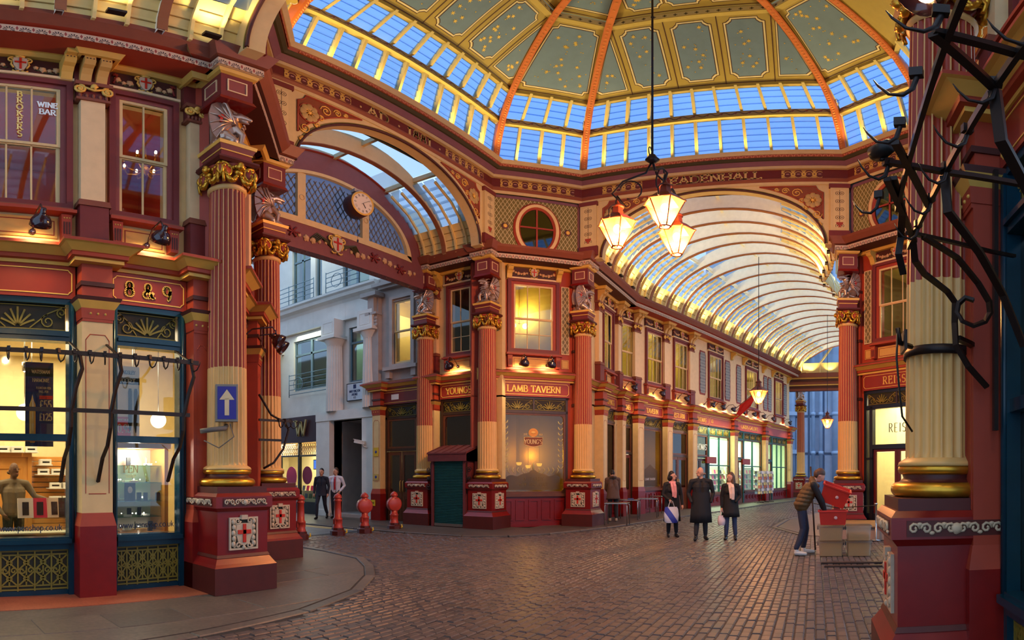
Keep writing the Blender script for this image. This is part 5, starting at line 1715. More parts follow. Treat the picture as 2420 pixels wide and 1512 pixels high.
# ---------------------------------------------------------------- glazed vaults over the passages
VP = glassmat('vault_glass', (222, 232, 242), .05, .2, .3, (235, 240, 245))
def vault(name, frames, H=3.5, V=2.0, zs=8.46, sides=(1, -1), near=6, lit=(), boards=ROOFC, ribm=RIBC, first=True):
    """frames: (x, y, heading) along the axis; local x = across to the left of travel"""
    g = struct(name)
    mats4 = [Matrix.Translation((x, y, 0)) @ Matrix.Rotation(h, 4, 'Z') for x, y, h in frames]   # local +x = travel, +y = left
    def E(t, e=0.0, ev=None):
        return ((H + e) * math.cos(t), zs + (V + (e if ev is None else ev)) * math.sin(t))
    n = 24
    for k, M4 in enumerate(mats4):
        if k == 0 and not first:
            continue
        mb = MB()
        rows_ = []
        for i in range(n + 1):
            t = PI * i / n
            dpt = .16 + .42 * math.sin(t)
            y0, z0 = E(t)
            y1, z1 = E(t, .12, dpt)
            rows_.append([tuple(M4 @ Vector(q)) for q in ((-.05, y0, z0), (.05, y0, z0), (.05, y1, z1), (-.05, y1, z1), (-.05, y0, z0))])
        mb.path(rows_, False, 0)
        rows_ = []
        for i in range(n + 1):
            t = PI * i / n
            y0, z0 = E(t)
            y1, z1 = E(t, -.03)
            rows_.append([tuple(M4 @ Vector(q)) for q in ((-.07, y0, z0), (-.07, y1, z1), (.07, y1, z1), (.07, y0, z0))])
        mb.path(rows_, False, 1)
        obj('vault_rib', mb, [ribm, mat('rib_edge', (140, 84, 48), .5)], g)
    for k in range(len(mats4) - 1):
        A, B_ = mats4[k], mats4[k + 1]
        def P(s, t, e, side, ev=None):
            y, z = E(t, e, ev)
            return (A @ Vector((0, side * y, z))).lerp(B_ @ Vector((0, side * y, z)), s)
        for side in sides:
            tb = R(24)
            # boards
            mb = MB()
            pts = [[tuple(P(s, t, .1, side)) for t in (0, R(8), R(16), tb)] for s in (0, 1)]
            mb.path(pts, False, 0)
            for s in (.34, .67):
                mb.tube([tuple(P(s, t, .07, side)) for t in (0, R(12), tb, R(40), R(56))], 0, flat=(.05, .08), m=0)
            for t in (R(6), R(12), R(18)):
                mb.tube([tuple(P(0, t, .085, side)), tuple(P(1, t, .085, side))], 0, flat=(.012, .02), m=1)
            obj('haunch_board', mb, [boards, mat('board_groove', (150, 120, 60), .6)], g)
            alls = MB()
            for c in range(3):
                for j in range(6):
                    t0 = tb + (R(56) - tb) * j / 6
                    t1 = tb + (R(56) - tb) * (j + 1.3) / 6
                    s0, s1 = (0.03, .32) if c == 0 else ((.36, .65) if c == 1 else (.69, .97))
                    V_ = [tuple(P(s, t, e, side)) for s, t, e in ((s0, t0, .06), (s1, t0, .06), (s1, t1, .14), (s0, t1, .14))]
                    V_ += [tuple(P(s, t, e, side)) for s, t, e in ((s0, t0, .068), (s1, t0, .068), (s1, t1, .148), (s0, t1, .148))]
                    F_ = [(0, 1, 2, 3), (7, 6, 5, 4), (0, 4, 5, 1), (1, 5, 6, 2), (2, 6, 7, 3), (3, 7, 4, 0)]
                    if k < near:
                        obj('pane', MB().add(V_, F_), [VP], g)
                    else:
                        alls.add(V_, F_)
            if alls.v:
                obj('pane', alls, [VP], g, kind='stuff')
            if k in lit:
                c = P(.5, R(2), -.12, side)
                m = P(.5, R(40), 0, side)
                u = put('uplight', ULB, g, tuple(c + Vector((0, 0, -.02))))
                lamp('SPOT', c + Vector((0, 0, .06)), 26, (1, .78, .36), .05, m, 110)
        # crown lights
        for c in range(2):
            ta, tc_ = (R(56), R(90)) if c == 0 else (R(90), R(124))
            mb = MB()
            q = [[tuple((A if s == 0 else B_) @ Vector((0,) + tuple(E(t, .12, .5 + .1 * math.sin(t))))) for t in (ta, (ta + tc_) / 2, tc_)] for s in (0, 1)]
            mb.path(q)
            obj('crown_light', mb, [VP], g)
    mb = MB()
    for t in (R(56), R(90), R(124)):
        mb.tube([tuple(M4 @ Vector((0,) + tuple(E(t, .1, .42)))) for M4 in mats4], 0, flat=(.1, .14))
    obj('purlin', mb, [ribm], g)
    return g
# main passage beyond the LEADENHALL arch
fr = [(16.75, 2.98, 0), (17.9, 3.0, 0), (19.0, 3.05, R(-3)), (20.1, 3.1, R(-10))]
ux, uy = math.cos(R(-17.1)), math.sin(R(-17.1))
for k in range(16):
    s = 1.2 + 1.25 * k
    fr.append((19.94 + ux * s, 3.45 + uy * s, R(-17.1)))
vault('ceiling_passage', fr, lit=range(0, 19), near=8)
obj('upstand', MB().path([[(16.4, -.62, 8.0), (17.9, -.62, 8.0), (19.6, -1.2, 8.0), (38.5, -7.1, 8.0)], [(16.4, -.62, 9.1), (17.9, -.62, 9.1), (19.6, -1.2, 9.1), (38.5, -7.1, 9.1)]]), [ROOFC], DRUM)
# side avenue between the AD 1881 arch and the clock gable
vault('ceiling_avenue', [(CX, 9.1, R(90)), (CX, 10.3, R(90)), (CX, 11.45, R(90))], lit=(), ribm=RIBS)
# near avenue over the camera's left
vault('ceiling_near', [(4.45 - 1.3 * k, 3.0, PI) for k in range(6)], lit=range(0, 5), sides=(-1, 1), near=4, first=False)
# ---- clock gable
CG = struct('wall_clock_gable', (CX, 11.4, 0), 0)
def gable():
    mb = MB()
    n = 40
    LH, LV, LZ = 3.12, 1.82, 8.3
    GH, GV, GZ = 3.62, 2.55, 8.3
    for i in range(n):
        t0, t1 = PI * i / n, PI * (i + 1) / n
        q = [(GH * math.cos(t0), GZ + GV * math.sin(t0)), (GH * math.cos(t1), GZ + GV * math.sin(t1)), (LH * math.cos(t1), LZ + LV * math.sin(t1)), (LH * math.cos(t0), LZ + LV * math.sin(t0))]
        mb.prism(q, -.1, .1)
    mb.box(-3.95, 3.95, -.14, .14, 7.52, 8.3)
    return mb
obj('gable_wall', gable(), [mat('gable_plum', (128, 72, 72), .55)], CG)
b = MB()
for i in range(40):
    t0, t1 = PI * i / 40, PI * (i + 1) / 40
    b.prism([(3.12 * math.cos(t0), 8.3 + 1.82 * math.sin(t0)), (3.12 * math.cos(t1), 8.3 + 1.82 * math.sin(t1)), (2.92 * math.cos(t1), 8.42 + 1.6 * math.sin(t1)), (2.92 * math.cos(t0), 8.42 + 1.6 * math.sin(t0))], -.16, -.05)
b.box(-3.12, 3.12, -.16, -.05, 8.28, 8.46)
for x in (-1.15, 1.15):
    b.box(x - .13, x + .13, -.14, -.04, 8.4, 8.42 + 1.6 * math.sqrt(1 - (x / 2.92) ** 2))
lf = obj('lunette_frame', b, [CREAM], CG)
for s in (-1, 1):
    obj('roundel', MB().lathe([(.07, -.01), (.09, 0), (.07, .01)], 14), [PALE], lf, (s * 1.15, -.145, 9.1), (PI / 2, 0, 0))
LG = glassmat('lunette_glass', (170, 172, 190), .06, .2, .55, (196, 194, 206))
for x0, x1 in ((-2.92, -1.28), (-1.02, 1.02), (1.28, 2.92)):
    P = [(x0, 8.42)] if abs(x0) < 2.9 else []
    x0, x1 = x0 - .08, x1 + .08
    pts = [(x0, 8.38), (x1, 8.38)] + [(x1 + (x0 - x1) * i / 12, 8.42 + 1.68 * math.sqrt(max(0, 1 - ((x1 + (x0 - x1) * i / 12) / 3.02) ** 2))) for i in range(13)]
    obj('pane', MB().prism(pts, .0, .01), [LG], CG)
    lm = MB()
    for d in range(-30, 31):
        for sg in (-1, 1):
            seg = []
            for i in range(25):
                x = x0 + (x1 - x0) * i / 24
                z = 8.44 + sg * (x - x0) * 1.5 + d * .3
                zt = 8.42 + 1.6 * math.sqrt(max(0, 1 - (x / 2.92) ** 2))
                if 8.44 < z < zt:
                    seg.append((x, -.01, z))
            if len(seg) > 1:
                lm.tube([seg[0], seg[-1]], 0, flat=(.02, .03))
    obj('leading', lm, [mat('lead_grey', (126, 122, 118), .5)], CG)
b = MB()
for s in (-1, 1):
    for i in range(14):
        t = i / 13
        x = s * (.35 + 2.9 * t)
        z = 7.93 - .06 * math.sin(t * 3 * PI)
        if i in (2, 3, 7, 8, 12):
            rose(b, x, z, .085, -.16, 0)
        elif i in (5, 10):
            for q in range(6):
                a = q * 1.05
                b.tube([(x, -.16, z), (x + .22 * math.cos(a), -.18, z + .16 * math.sin(a))], .03, 5, 1)
        else:
            rose(b, x, z, .05, -.16, 0)
    for q in range(5):
        b.tube([(s * .2, -.16, 7.85 + q * .03), (s * (.5 + .05 * q), -.2, 8.02 + q * .02), (s * (.72 + .04 * q), -.16, 7.84 + .02 * q)], .02, 5, 2)
obj('gable_garland', b, [ROSEM, RIBM, LEAFM], CG)
put('shield', SHIELD, CG, (0, -.16, 7.95), None, (1.6, 1.4, 1.5))
b = MB()
for i in range(44):
    for j in (-1, 1):
        b.ball((-3.7 + i * .17, j * .07, 7.515), .018, 6, 4)
obj('rivets', b, [PLUM], CG, kind='stuff')
obj('arch_edge', MB().tube([(3.64 * math.cos(PI * i / 40), -.1, 8.3 + 2.56 * math.sin(PI * i / 40)) for i in range(41)], .04, 6), [FRED], CG)
# ---- hip roof and cross beam at the far end of the passage
FE = wallframe('wall_far_end', (39.6, 1.2), -100)
b = MB()
for z0, z1, m, o_ in ((7.25, 7.4, 0, .1), (7.4, 7.6, 1, .05), (7.6, 7.68, 2, .12), (7.68, 7.9, 0, .06), (7.9, 8.05, 1, .14), (8.05, 8.15, 2, .22), (8.15, 8.45, 0, .3)):
    b.box(-.6, 7.5, -o_, .3, z0, z1, m)
obj('cross_beam', b, [BROWN, DBRN, YEL], FE)
b = MB().prism([(-.2, 8.45), (7.2, 8.45), (6.9, 9.2), (.2, 9.2)], .1, .15)
obj('hip_board', b, [ROOFC], FE)
for i in range(5):
    x0, x1 = .25 + i * 1.3, .25 + (i + 1) * 1.3
    def tp(x):
        return (3.5 + (x - 3.5) * .35, 1.0, 11.3)
    V_ = [(x0 + .08, .16, 9.2), (x1 - .08, .16, 9.2), tp(x1), tp(x0)]
    obj('pane', MB().add(V_ + [(x, y + .01, z) for x, y, z in V_], [(0, 1, 2, 3), (7, 6, 5, 4)]), [VP], FE)
    obj('hip_rafter', MB().tube([(x0, 0, 8.45), (x0, .1, 9.2), tp(x0)], 0, flat=(.1, .14)), [ROOFC], FE)
for x in (.9, 2.2, 3.5):
    lamp('SPOT', FE.matrix_world @ Vector((x, -.25, 8.6)), 12, (1, .74, .28), .05, FE.matrix_world @ Vector((x, .3, 9.6)), 110)
# ---------------------------------------------------------------- hidden near-left corner wall and left side of the avenue
WN_ = wallframe('wall_near_corner', (5.28, 8.22), 45)
obj('wall_face', MB().box(-1.5, 1.5, 0, .2, 0, 8.5), [RED], WN_)
entab(WN_, -1.5, 1.5, DBRN)
for e in (-.95, .95):
    pilaster(WN_, e, .36, shaft=RED, bracket=False)
fascia(WN_, -.75, .75, None)
for i, x in enumerate((.55, 1.05)):
    spot_lamp(WN_, x, -.05, 4.0, '%s of the two lit wall lamps between the near columns' % ('upper' if i == 0 else 'lower'), 'pair of wall lamps behind the arrow sign column', tilt=-.9, out=.62, watts=4)
WV = wallframe('wall_avenue_left', (6.1, 9.5), 90)
obj('wall_face', MB().box(0, 22, 0, .2, 0, 9), [mat('left_street_wall', (150, 130, 110), .7)], WV)
# ---------------------------------------------------------------- ground
def _ground(name, rgb, rgb2, rough, sc, bump):
    m = mat(name, rgb, rough, var=.0)
    nt = m.node_tree
    b_ = nt.nodes['Principled BSDF']
    tc = nt.nodes.new('ShaderNodeTexCoord')
    n1 = nt.nodes.new('ShaderNodeTexNoise')
    n1.inputs['Scale'].default_value = sc
    n1.inputs['Detail'].default_value = 8
    n2 = nt.nodes.new('ShaderNodeTexNoise')
    n2.inputs['Scale'].default_value = sc * 12
    n2.inputs['Detail'].default_value = 6
    nt.links.new(tc.outputs['Object'], n1.inputs[0])
    nt.links.new(tc.outputs['Object'], n2.inputs[0])
    mx = nt.nodes.new('ShaderNodeMixRGB')
    mx.inputs[1].default_value = srgb(rgb) + (1,)
    mx.inputs[2].default_value = srgb(rgb2) + (1,)
    ad = nt.nodes.new('ShaderNodeMath')
    ad.operation = 'MULTIPLY_ADD'
    ad.inputs[1].default_value = .5
    nt.links.new(n2.outputs['Fac'], ad.inputs[0])
    sb = nt.nodes.new('ShaderNodeMath')
    sb.operation = 'MULTIPLY'
    sb.inputs[1].default_value = .5
    nt.links.new(n1.outputs['Fac'], sb.inputs[0])
    nt.links.new(sb.outputs[0], ad.inputs[2])
    cr = nt.nodes.new('ShaderNodeMapRange')
    cr.inputs[1].default_value = .35
    cr.inputs[2].default_value = .65
    nt.links.new(ad.outputs[0], cr.inputs[0])
    nt.links.new(cr.outputs[0], mx.inputs[0])
    nt.links.new(mx.outputs[0], b_.inputs['Base Color'])
    bp = nt.nodes.new('ShaderNodeBump')
    bp.inputs['Strength'].default_value = bump
    bp.inputs['Distance'].default_value = .01
    nt.links.new(n2.outputs['Fac'], bp.inputs['Height'])
    nt.links.new(bp.outputs[0], b_.inputs['Normal'])
    return m
SETT = _ground('sett_granite', (74, 62, 58), (106, 88, 82), .4, 2.2, .25)
SETT2 = _ground('sett_granite_worn', (66, 58, 58), (92, 80, 78), .38, 2.0, .25)
JOIN = _ground('joint_grit', (44, 38, 37), (60, 52, 50), .7, 6, .3)
PAVE = _ground('york_stone', (80, 72, 66), (110, 98, 88), .46, 1.6, .2)
PAVE2 = _ground('york_stone_dark', (70, 64, 62), (96, 86, 78), .44, 1.8, .2)
TARM = _ground('asphalt', (72, 76, 86), (96, 100, 112), .6, 3, .4)
REDP = _ground('red_threshold', (146, 76, 52), (176, 98, 68), .5, 2.5, .2)
def interp(P, x):
    for (a, b_), (c, d) in zip(P, P[1:]):
        if a <= x <= c:
            return b_ + (d - b_) * (x - a) / max(c - a, 1e-6)
    return P[0][1] if x < P[0][0] else P[-1][1]
KL = [(-3, 4.75), (1, 4.8), (2.75, 4.95), (4.3, 5.15), (5.6, 5.6), (6.6, 6.3), (7.3, 7.0), (7.9, 7.8), (8.15, 9.0), (8.25, 11.0), (8.25, 30)]
KT = [(12.0, 30), (12.0, 14), (12.1, 10.2), (12.3, 8.5), (12.9, 7.5), (13.9, 6.85), (16.2, 6.1), (20.5, 5.2), (30, 2.6), (41, -.8)]
KR = [(-3, -.6), (3.4, -.55), (5.2, -.9), (6.2, -2.2), (6.6, -8), (14.0, -8), (14.2, -2.2), (15.2, .3), (17.5, 1.25), (20.5, 1.0), (30, -1.6), (41, -4.8)]
floor = struct('floor')
obj('ground_bed', MB().box(-6, 70, -12, 45, -.12, -.012), [JOIN], floor)
obj('street_asphalt', MB().box(8.2, 12.1, 11.6, 45, -.02, -.004), [TARM], floor)
obj('street_asphalt', MB().box(40.5, 62, -12, 12, -.03, -.006), [TARM], floor)
obj('yellow_line', MB().box(11.72, 11.8, 11.9, 45, -.004, -.002).box(11.5, 11.58, 11.9, 45, -.004, -.002), [mat('road_yellow', (214, 180, 70), .7)], floor)
def slab(poly, z0, z1, m, name):
    n = len(poly)
    return obj(name, MB().add([(x, y, z0) for x, y in poly] + [(x, y, z1) for x, y in poly], [tuple(range(n, 2 * n))] + [(i, (i + 1) % n, n + (i + 1) % n, n + i) for i in range(n)]), [m], floor)
ZP = .0
slab([(x, y + .14) if x < 7 else (x - .14, y) for x, y in KL] + [(6.0, 30), (6.0, 9.5), (4, 7.6), (-3, 7.6)], -.08, -.004, PAVE, 'pavement_left')
slab([(x + .12, y + .02) for x, y in KT] + [(41, 2), (21, 8), (15, 8), (15, 30)], -.08, .03, PAVE2, 'pavement_tavern')
slab([(x, y - .12) for x, y in KR if x > 13] + [(41, -8), (20, -8)], -.08, .008, PAVE2, 'pavement_right')
slab([(x, y - .1) for x, y in KR if x < 6.5] + [(6, -8), (-3, -8)], -.08, -.004, PAVE2, 'pavement_near')
slab([(-3, 6.56), (4.0, 6.62), (4.0, 7.45), (-3, 7.45)], -.02, .004, REDP, 'threshold_strip')
# kerb stones
def kerb(P, w, z1, side):
    L = []
    for (a, b_), (c, d) in zip(P, P[1:]):
        n = max(1, int(math.hypot(c - a, d - b_) / .9))
        for i in range(n):
            L.append(((a + (c - a) * i / n, b_ + (d - b_) * i / n), (a + (c - a) * (i + 1) / n, b_ + (d - b_) * (i + 1) / n)))
    for (a, b_), (c, d) in L:
        if max(abs(a), abs(b_)) > 26:
            continue
        ln = math.hypot(c - a, d - b_)
        o = obj('kerb_stone', MB().cham(.006, ln - .006, -w / 2, w / 2, -.08, z1, .012), [PAVE if int(a * 7) % 2 else PAVE2], floor, (a, b_, 0), math.atan2(d - b_, c - a))
kerb(KL, .16, .008, 1)
kerb(KT, .16, .034, 1)
kerb(KR[6:], .14, .012, 1)
# flagstones by the pen shop and round the near columns
rs = random.Random(11)
def flags(x0, x1, y0, y1, inside, z, sx=.92, sy=.62, cap=200):
    y = y0
    row = 0
    while y < y1:
        x = x0 - rs.random() * sx
        while x < x1:
            w = sx * rs.uniform(.75, 1.2)
            if all(inside(xx, yy) for xx in (x, x + w) for yy in (y, y + sy)):
                obj('flagstone', MB().cham(.006, w - .006, .006, sy - .006, -.03, 0, .006), [PAVE if rs.random() < .5 else PAVE2], floor, (x, y, z + rs.uniform(0, .004)))
            x += w
        y += sy
        row += 1
def in_left(x, y):
    return y > (interp(KL, x) if x < 7.9 else 99) + .12 and y < 6.55 and x < 7.7 or (4.95 < x < 8.0 and 6.6 < y < 11 and y > interp(KL, x) + .12 and not (6.1 < x < 7.2 and 8.6 < y < 9.6) and x - 4.9 > (y - 7.4))
flags(-1.5, 8.1, 4.9, 11, in_left, .0)
def xk(y):
    P = sorted((b_, a) for a, b_ in KT)
    return interp(P, y)
def in_tav(x, y):
    return x > xk(y) + .12 and x + y < 23.2 and x < 13.9 or (x >= 13.9 and y < 6.4 and y > interp([(13.9, 6.85), (16.2, 6.1), (20.5, 5.2), (30, 2.6)], x) + .15 and x < 21)
flags(12.1, 21, 6.0, 16, in_tav, .034, .9, .6)
# setts: courses along the passage; the 300 that show largest are single stones, the rest one bed
def in_road(x, y):
    yl = interp(KL, x) if x < 8.25 else (99 if x < 12.0 else interp(KT, x))
    if x < 12.0 and x >= 8.25:
        yl = 11.5
    if 12.0 <= x < 12.35:
        yl = interp(sorted(KT), x)
    yr = interp(KR, x) if not (6.2 < x < 14.1) else -4.0
    return yr + .12 < y < yl - .1
bed = MB()
near = []
rr = random.Random(5)
SX, SY = .18, .105
y = -4.2
j = 0
while y < 11.6:
    x = 2.2 + (j % 2) * SX / 2 + rr.uniform(-.03, .03)
    while x < 40:
        w = SX * rr.uniform(.82, 1.12)
        if in_road(x, y) and in_road(x + w, y + SY):
            d = math.hypot(x, y)
            if not (d > 26 and rr.random() < .0):
                h = rr.uniform(-.007, .006)
                near.append((x, y, w, h, d))
        x += w
    y += SY
    j += 1
def vis(q):
    x, y, w, h, d = q
    a = (math.atan2(-y, x) + R(80)) * FPX
    e = HOR + FPX * math.atan(EYE / d)
    return 20 < a < 2080 and e < 1512
seen_ = sorted([q for q in near if vis(q)], key=lambda q: q[4])
top = set(id(q) for q in seen_[:300])
tmpl = [MB().cham(0, 1, .004, SY - .004, -.05, 0, .012, bottom=False).mesh('sett', [m]) for m in (SETT, SETT2)]
sb_ = put('sett_paving', None, floor)
for q in near:
    x, y, w, h, d = q
    if id(q) in top:
        put('sett', tmpl[rr.random() < .4], sb_, (x + .004, y, h), (rr.uniform(-.02, .02), rr.uniform(-.02, .02), 0), (w - .008, 1, 1))
    else:
        t0, t1 = rr.uniform(-.02, .02), rr.uniform(-.015, .015)
        o = len(bed.v)
        bed.cham(x + .004, x + w - .004, y + .004, y + SY - .004, -.03, h, .012, 1 if rr.random() < .4 else 0, False)
        cx_, cy_ = x + w / 2, y + SY / 2
        for i in range(o, len(bed.v)):
            a, b_, c = bed.v[i]
            bed.v[i] = (a, b_, c + (a - cx_) * t1 + (b_ - cy_) * t0)
obj('sett_bed', bed, [SETT, SETT2], sb_, kind='stuff')
# ---------------------------------------------------------------- stone office building along the street
SB = wallframe('wall_office', (14.95, 13.7), -90)   # local x = 13.7 - Y
STB = STONE
b = MB()
ops = [(-1.75, -.95, 5.0, 7.1), (-5.0, -2.9, 5.0, 7.1), (-2.5, -1.1, 8.75, 11.5), (-5.6, -4.4, 8.75, 11.5), (-4.1, -3.7, 8.75, 11.5)]
fill(b, -16, 0, 3.9, 8.2, ops[:2], .1, .5)
fill(b, -16, 0, 8.2, 13.5, ops[2:], .5, .9)
fill(b, -16, 0, 0, 3.9, [(-2.45, -.75, 0, 3.6), (-9, -3.2, 0, 3.9)], 0, .4)
obj('wall_face', b, [STB], SB)
b = MB().sweep([(.5, 8.1), (-.05, 8.1), (-.12, 8.2), (-.3, 8.28), (-.34, 8.4), (-.42, 8.46), (-.42, 8.55), (.5, 8.58)], -16, 0)
b.sweep([(.4, 7.42), (-.05, 7.42), (-.05, 8.1)], -16, 0)
for x in (-1.8, -3.6, -5.2, -6.8):
    b.box(x - .006, x + .006, -.054, -.04, 7.44, 8.1)
obj('office_cornice', b, [STB], SB)
def doric():
    m = MB()
    nf = 20
    for z0, z1, r0, r1 in ((0, 2.55, .34, .29),):
        ra, rb = [], []
        for i in range(nf * 3):
            a = 2 * PI * i / (nf * 3)
            k = 0.0 if i % 3 == 0 else .03
            ra.append(((r0 - k) * math.cos(a), (r0 - k) * math.sin(a), z0))
            rb.append(((r1 - k) * math.cos(a), (r1 - k) * math.sin(a), z1))
        m.path([ra + [ra[0]], rb + [rb[0]]][::-1])
    m.lathe([(.28, 2.5), (.3, 2.55), (.4, 2.72), (.4, 2.74)], 24)
    m.frustum((.46, .46), (.46, .46), 2.74, 2.86)
    m.frustum((.36, .36), (.36, .36), 2.86, 3.5)
    m.frame(-.26, .26, 2.96, 3.4, .03, -.37, -.36)
    return m
DOR = doric().mesh('doric_column', [STB])
for x in (-.4, -2.3, -6.1):
    put('doric_column', DOR, SB, (x, -.12, 3.93))
for xa, xb in ((-.75, 0), (-3.2, -2.45)):
    b = MB().box(xa, xb, -.25, .1, 0, 3.78)
    b.box(xa + .02, xb - .02, -.27, .1, .0, .25)
    obj('door_pier', b, [STB], SB)
obj('door_lintel', MB().box(-3.2, 0, -.28, .2, 3.6, 3.95), [STB], SB)
b = MB().box(-2.6, -2.45, .0, 1.6, 0, 3.6).box(-.75, -.6, 0, 1.6, 0, 3.6).box(-2.6, -.6, 1.6, 1.7, 0, 3.6).box(-2.6, -.6, 0, 1.6, 3.6, 3.7)
obj('recess', b, [STOND], SB)
obj('recess_door', MB().box(-1.5, -.8, 1.5, 1.6, 0, 2.6, 0).box(-1.5, -.8, 1.48, 1.6, 2.65, 3.5, 1), [OCHRE, DTIM], SB)
obj('step', MB().box(-2.6, -.6, -.2, 1.6, 0, .15), [STOND], SB)
MET = mat('grey_window_metal', (110, 130, 140), .4, .2)
OGL = glassmat('office_glass', (150, 180, 190), .25, .05)
wn = [96]
for x0, x1, z0, z1 in ops:
    dy = .2 if z0 < 8 else .62
    wn[0] += 1
    w = struct('window_%d' % wn[0])
    w.matrix_world = SB.matrix_world @ Matrix.Translation((0, dy, 0))
    zt = z1 - .6
    m = MB().frame(x0, x1, z0, z1, .07, -.02, .06).box(x0, x1, -.03, .06, zt - .04, zt + .04)
    n = 1 if x1 - x0 < 1 else 2
    for i in range(1, n):
        xx = x0 + (x1 - x0) * i / n
        m.box(xx - .05, xx + .05, -.03, .06, z0, z1)
    obj('window_frame', m, [MET], w)
    for i in range(n):
        a, c = x0 + (x1 - x0) * i / n, x0 + (x1 - x0) * (i + 1) / n
        for q0, q1 in ((z0, zt), (zt, z1)):
            obj('pane', MB().box(a + .06, c - .06, .01, .016, q0 + .05, q1 - .05), [OGL], w)
room(SB, -9, 0, 4.2, 7.4, .5, 3.0, CREROOM, WOODFL, mat('office_ceiling', (236, 232, 200), .7), 'office_room')
room(SB, -9, 0, 8.3, 12, .9, 3.4, CREROOM, WOODFL, mat('office_ceiling', (236, 232, 200), .7), 'office_room')
def railing(x0, x1, z0, y):
    m = MB()
    for i in range(5):
        m.tube([(x0, y, z0 + .2 * i + .1), (x1, y, z0 + .2 * i + .1)], .016, 5)
    n = max(1, int((x1 - x0) / 1.2))
    for i in range(n + 1):
        m.tube([(x0 + (x1 - x0) * i / n, y, z0), (x0 + (x1 - x0) * i / n, y, z0 + .95)], .018, 5)
    m.tube([(x0 + .6 + .28 * math.cos(t * PI / 8), y - .02, z0 + .5 + .28 * math.sin(t * PI / 8)) for t in range(17)], .014, 5)
    return m
RLM = mat('railing_blue_grey', (104, 130, 146), .4, .3)
for x0, x1, z0, y, nme in ((-2.7, -.95, 8.56, -.2, 'short blue-grey tube railing on the office ledge'), (-6.5, -3.4, 8.56, -.2, 'long blue-grey tube railing on the office ledge'), (-5.1, -2.75, 4.75, -.06, 'blue-grey tube railing with a ring across the first-floor office window')):
    t = thing('balcony_railing', nme, 'railing', SB.matrix_world @ Vector(((x0 + x1) / 2, y, z0)), SB.matrix_world.to_euler().z)
    obj('rails', railing((x0 - x1) / 2, (x1 - x0) / 2, 0, 0), [RLM], t)
# book shop in the office's ground floor
b = MB().box(-9, -3.2, -.1, .1, 2.95, 3.9, 0).box(-9, -3.2, -.14, .1, 2.86, 2.95, 0)
obj('shop_fascia', b, [mat('aubergine', (62, 34, 40), .4)], SB)
obj('shop_letter', text('W', .62, .13, True, .06, x=-4.2, z=3.12, y=-.14, squeeze=1.1), [mat('brass_letter', (184, 164, 110), .35, .6)], SB)
w = struct('window_109')
w.matrix_world = SB.matrix_world.copy()
b = MB().box(-9, -3.2, -.05, .1, 0, .5, 0).box(-9, -3.2, -.06, .1, 2.3, 2.36, 0)
for x in (-3.25, -4.5, -5.75, -7.2):
    b.box(x - .04, x + .04, -.06, .08, .5, 2.9, 0)
obj('window_frame', b, [mat('black_frame', (24, 24, 30), .4)], w)
for i, (a, c) in enumerate(((-4.46, -3.29), (-5.71, -4.54), (-7.16, -5.79))):
    obj('pane', MB().box(a, c, .02, .03, .5, 2.3), [GLASS], w)
    lm = MB()
    for k in range(9):
        for r_ in range(3):
            x, z = a + (c - a) * (k + .5) / 9, 2.43 + r_ * .16
            lm.tube([(x + .06 * math.cos(t * PI / 4), 0, z + .07 * math.sin(t * PI / 4)) for t in range(9)], .012, 4)
    obj('fretwork', lm, [WHIT], w)
room(SB, -8.5, -3.2, .02, 2.9, .3, 2.6, CREROOM, WOODFL, CREROOM, 'book_shop')
BKC = [mat('book_%d' % i, c, .5, var=.05) for i, c in enumerate(((230, 60, 130), (60, 90, 60), (210, 190, 150), (60, 50, 70), (190, 60, 40), (90, 110, 140), (225, 215, 200), (50, 60, 50)))]
rb_ = random.Random(2)
for i in range(26):
    x = -3.5 - (i % 13) * .26
    z = .62 + (i // 13) * .32
    o = obj('book', MB().box(-.07, .07, 0, .03, 0, .2), [BKC[rb_.randrange(8)]], None, SB.matrix_world @ Vector((x, .12 + .1 * (i // 13), z)), SB.matrix_world.to_euler().z)
    o.rotation_euler.x = -.2
    setp(o, 'book propped on the window ledge of the W bookshop', 'book', 'books on the bookshop window ledge')
obj('display_ledge', MB().box(-7, -3.3, .08, .3, .5, .62).box(-7, -3.3, .18, .4, .62, .94), [CREROOM], SB)
for i, (x, z, s) in enumerate(((-4.1, 1.55, .3), (-5.1, 1.5, .34))):
    setp(obj('poster', MB().prism([(s * math.cos(t * PI / 10), 1.2 * s * math.sin(t * PI / 10)) for t in range(20)], 0, .01), [BKC[0]], None, SB.matrix_world @ Vector((x, .06, z)), SB.matrix_world.to_euler().z), '%s round pink poster in the W bookshop window' % ('nearer' if i == 0 else 'farther'), 'poster', 'pink posters in the bookshop window')
setp(obj('wall_screen', MB().box(-.25, .25, 0, .06, -.2, .2, 0).box(-.22, .22, -.004, 0, -.17, .17, 1), [BLACK, mat('screen_glow', (70, 120, 220), emit=1.6, var=.6, scale=9)], None, SB.matrix_world @ Vector((-3.75, .3, 1.98)), SB.matrix_world.to_euler().z), 'lit television screen in the W bookshop window', 'screen')
lamp('AREA', SB.matrix_world @ Vector((-5.5, 1.3, 2.85)), 60, (1, .95, .7), target=SB.matrix_world @ Vector((-5.5, 1.3, 0)), size=(3.5, 1.5))
lamp('AREA', SB.matrix_world @ Vector((-4.0, 1.8, 7.3)), 30, (.9, 1, .75), target=SB.matrix_world @ Vector((-4, 1.8, 0)), size=(6, 1.5))
lamp('AREA', SB.matrix_world @ Vector((-4.0, 2.2, 11.9)), 30, (.9, 1, .75), target=SB.matrix_world @ Vector((-4, 2.2, 0)), size=(6, 1.5))
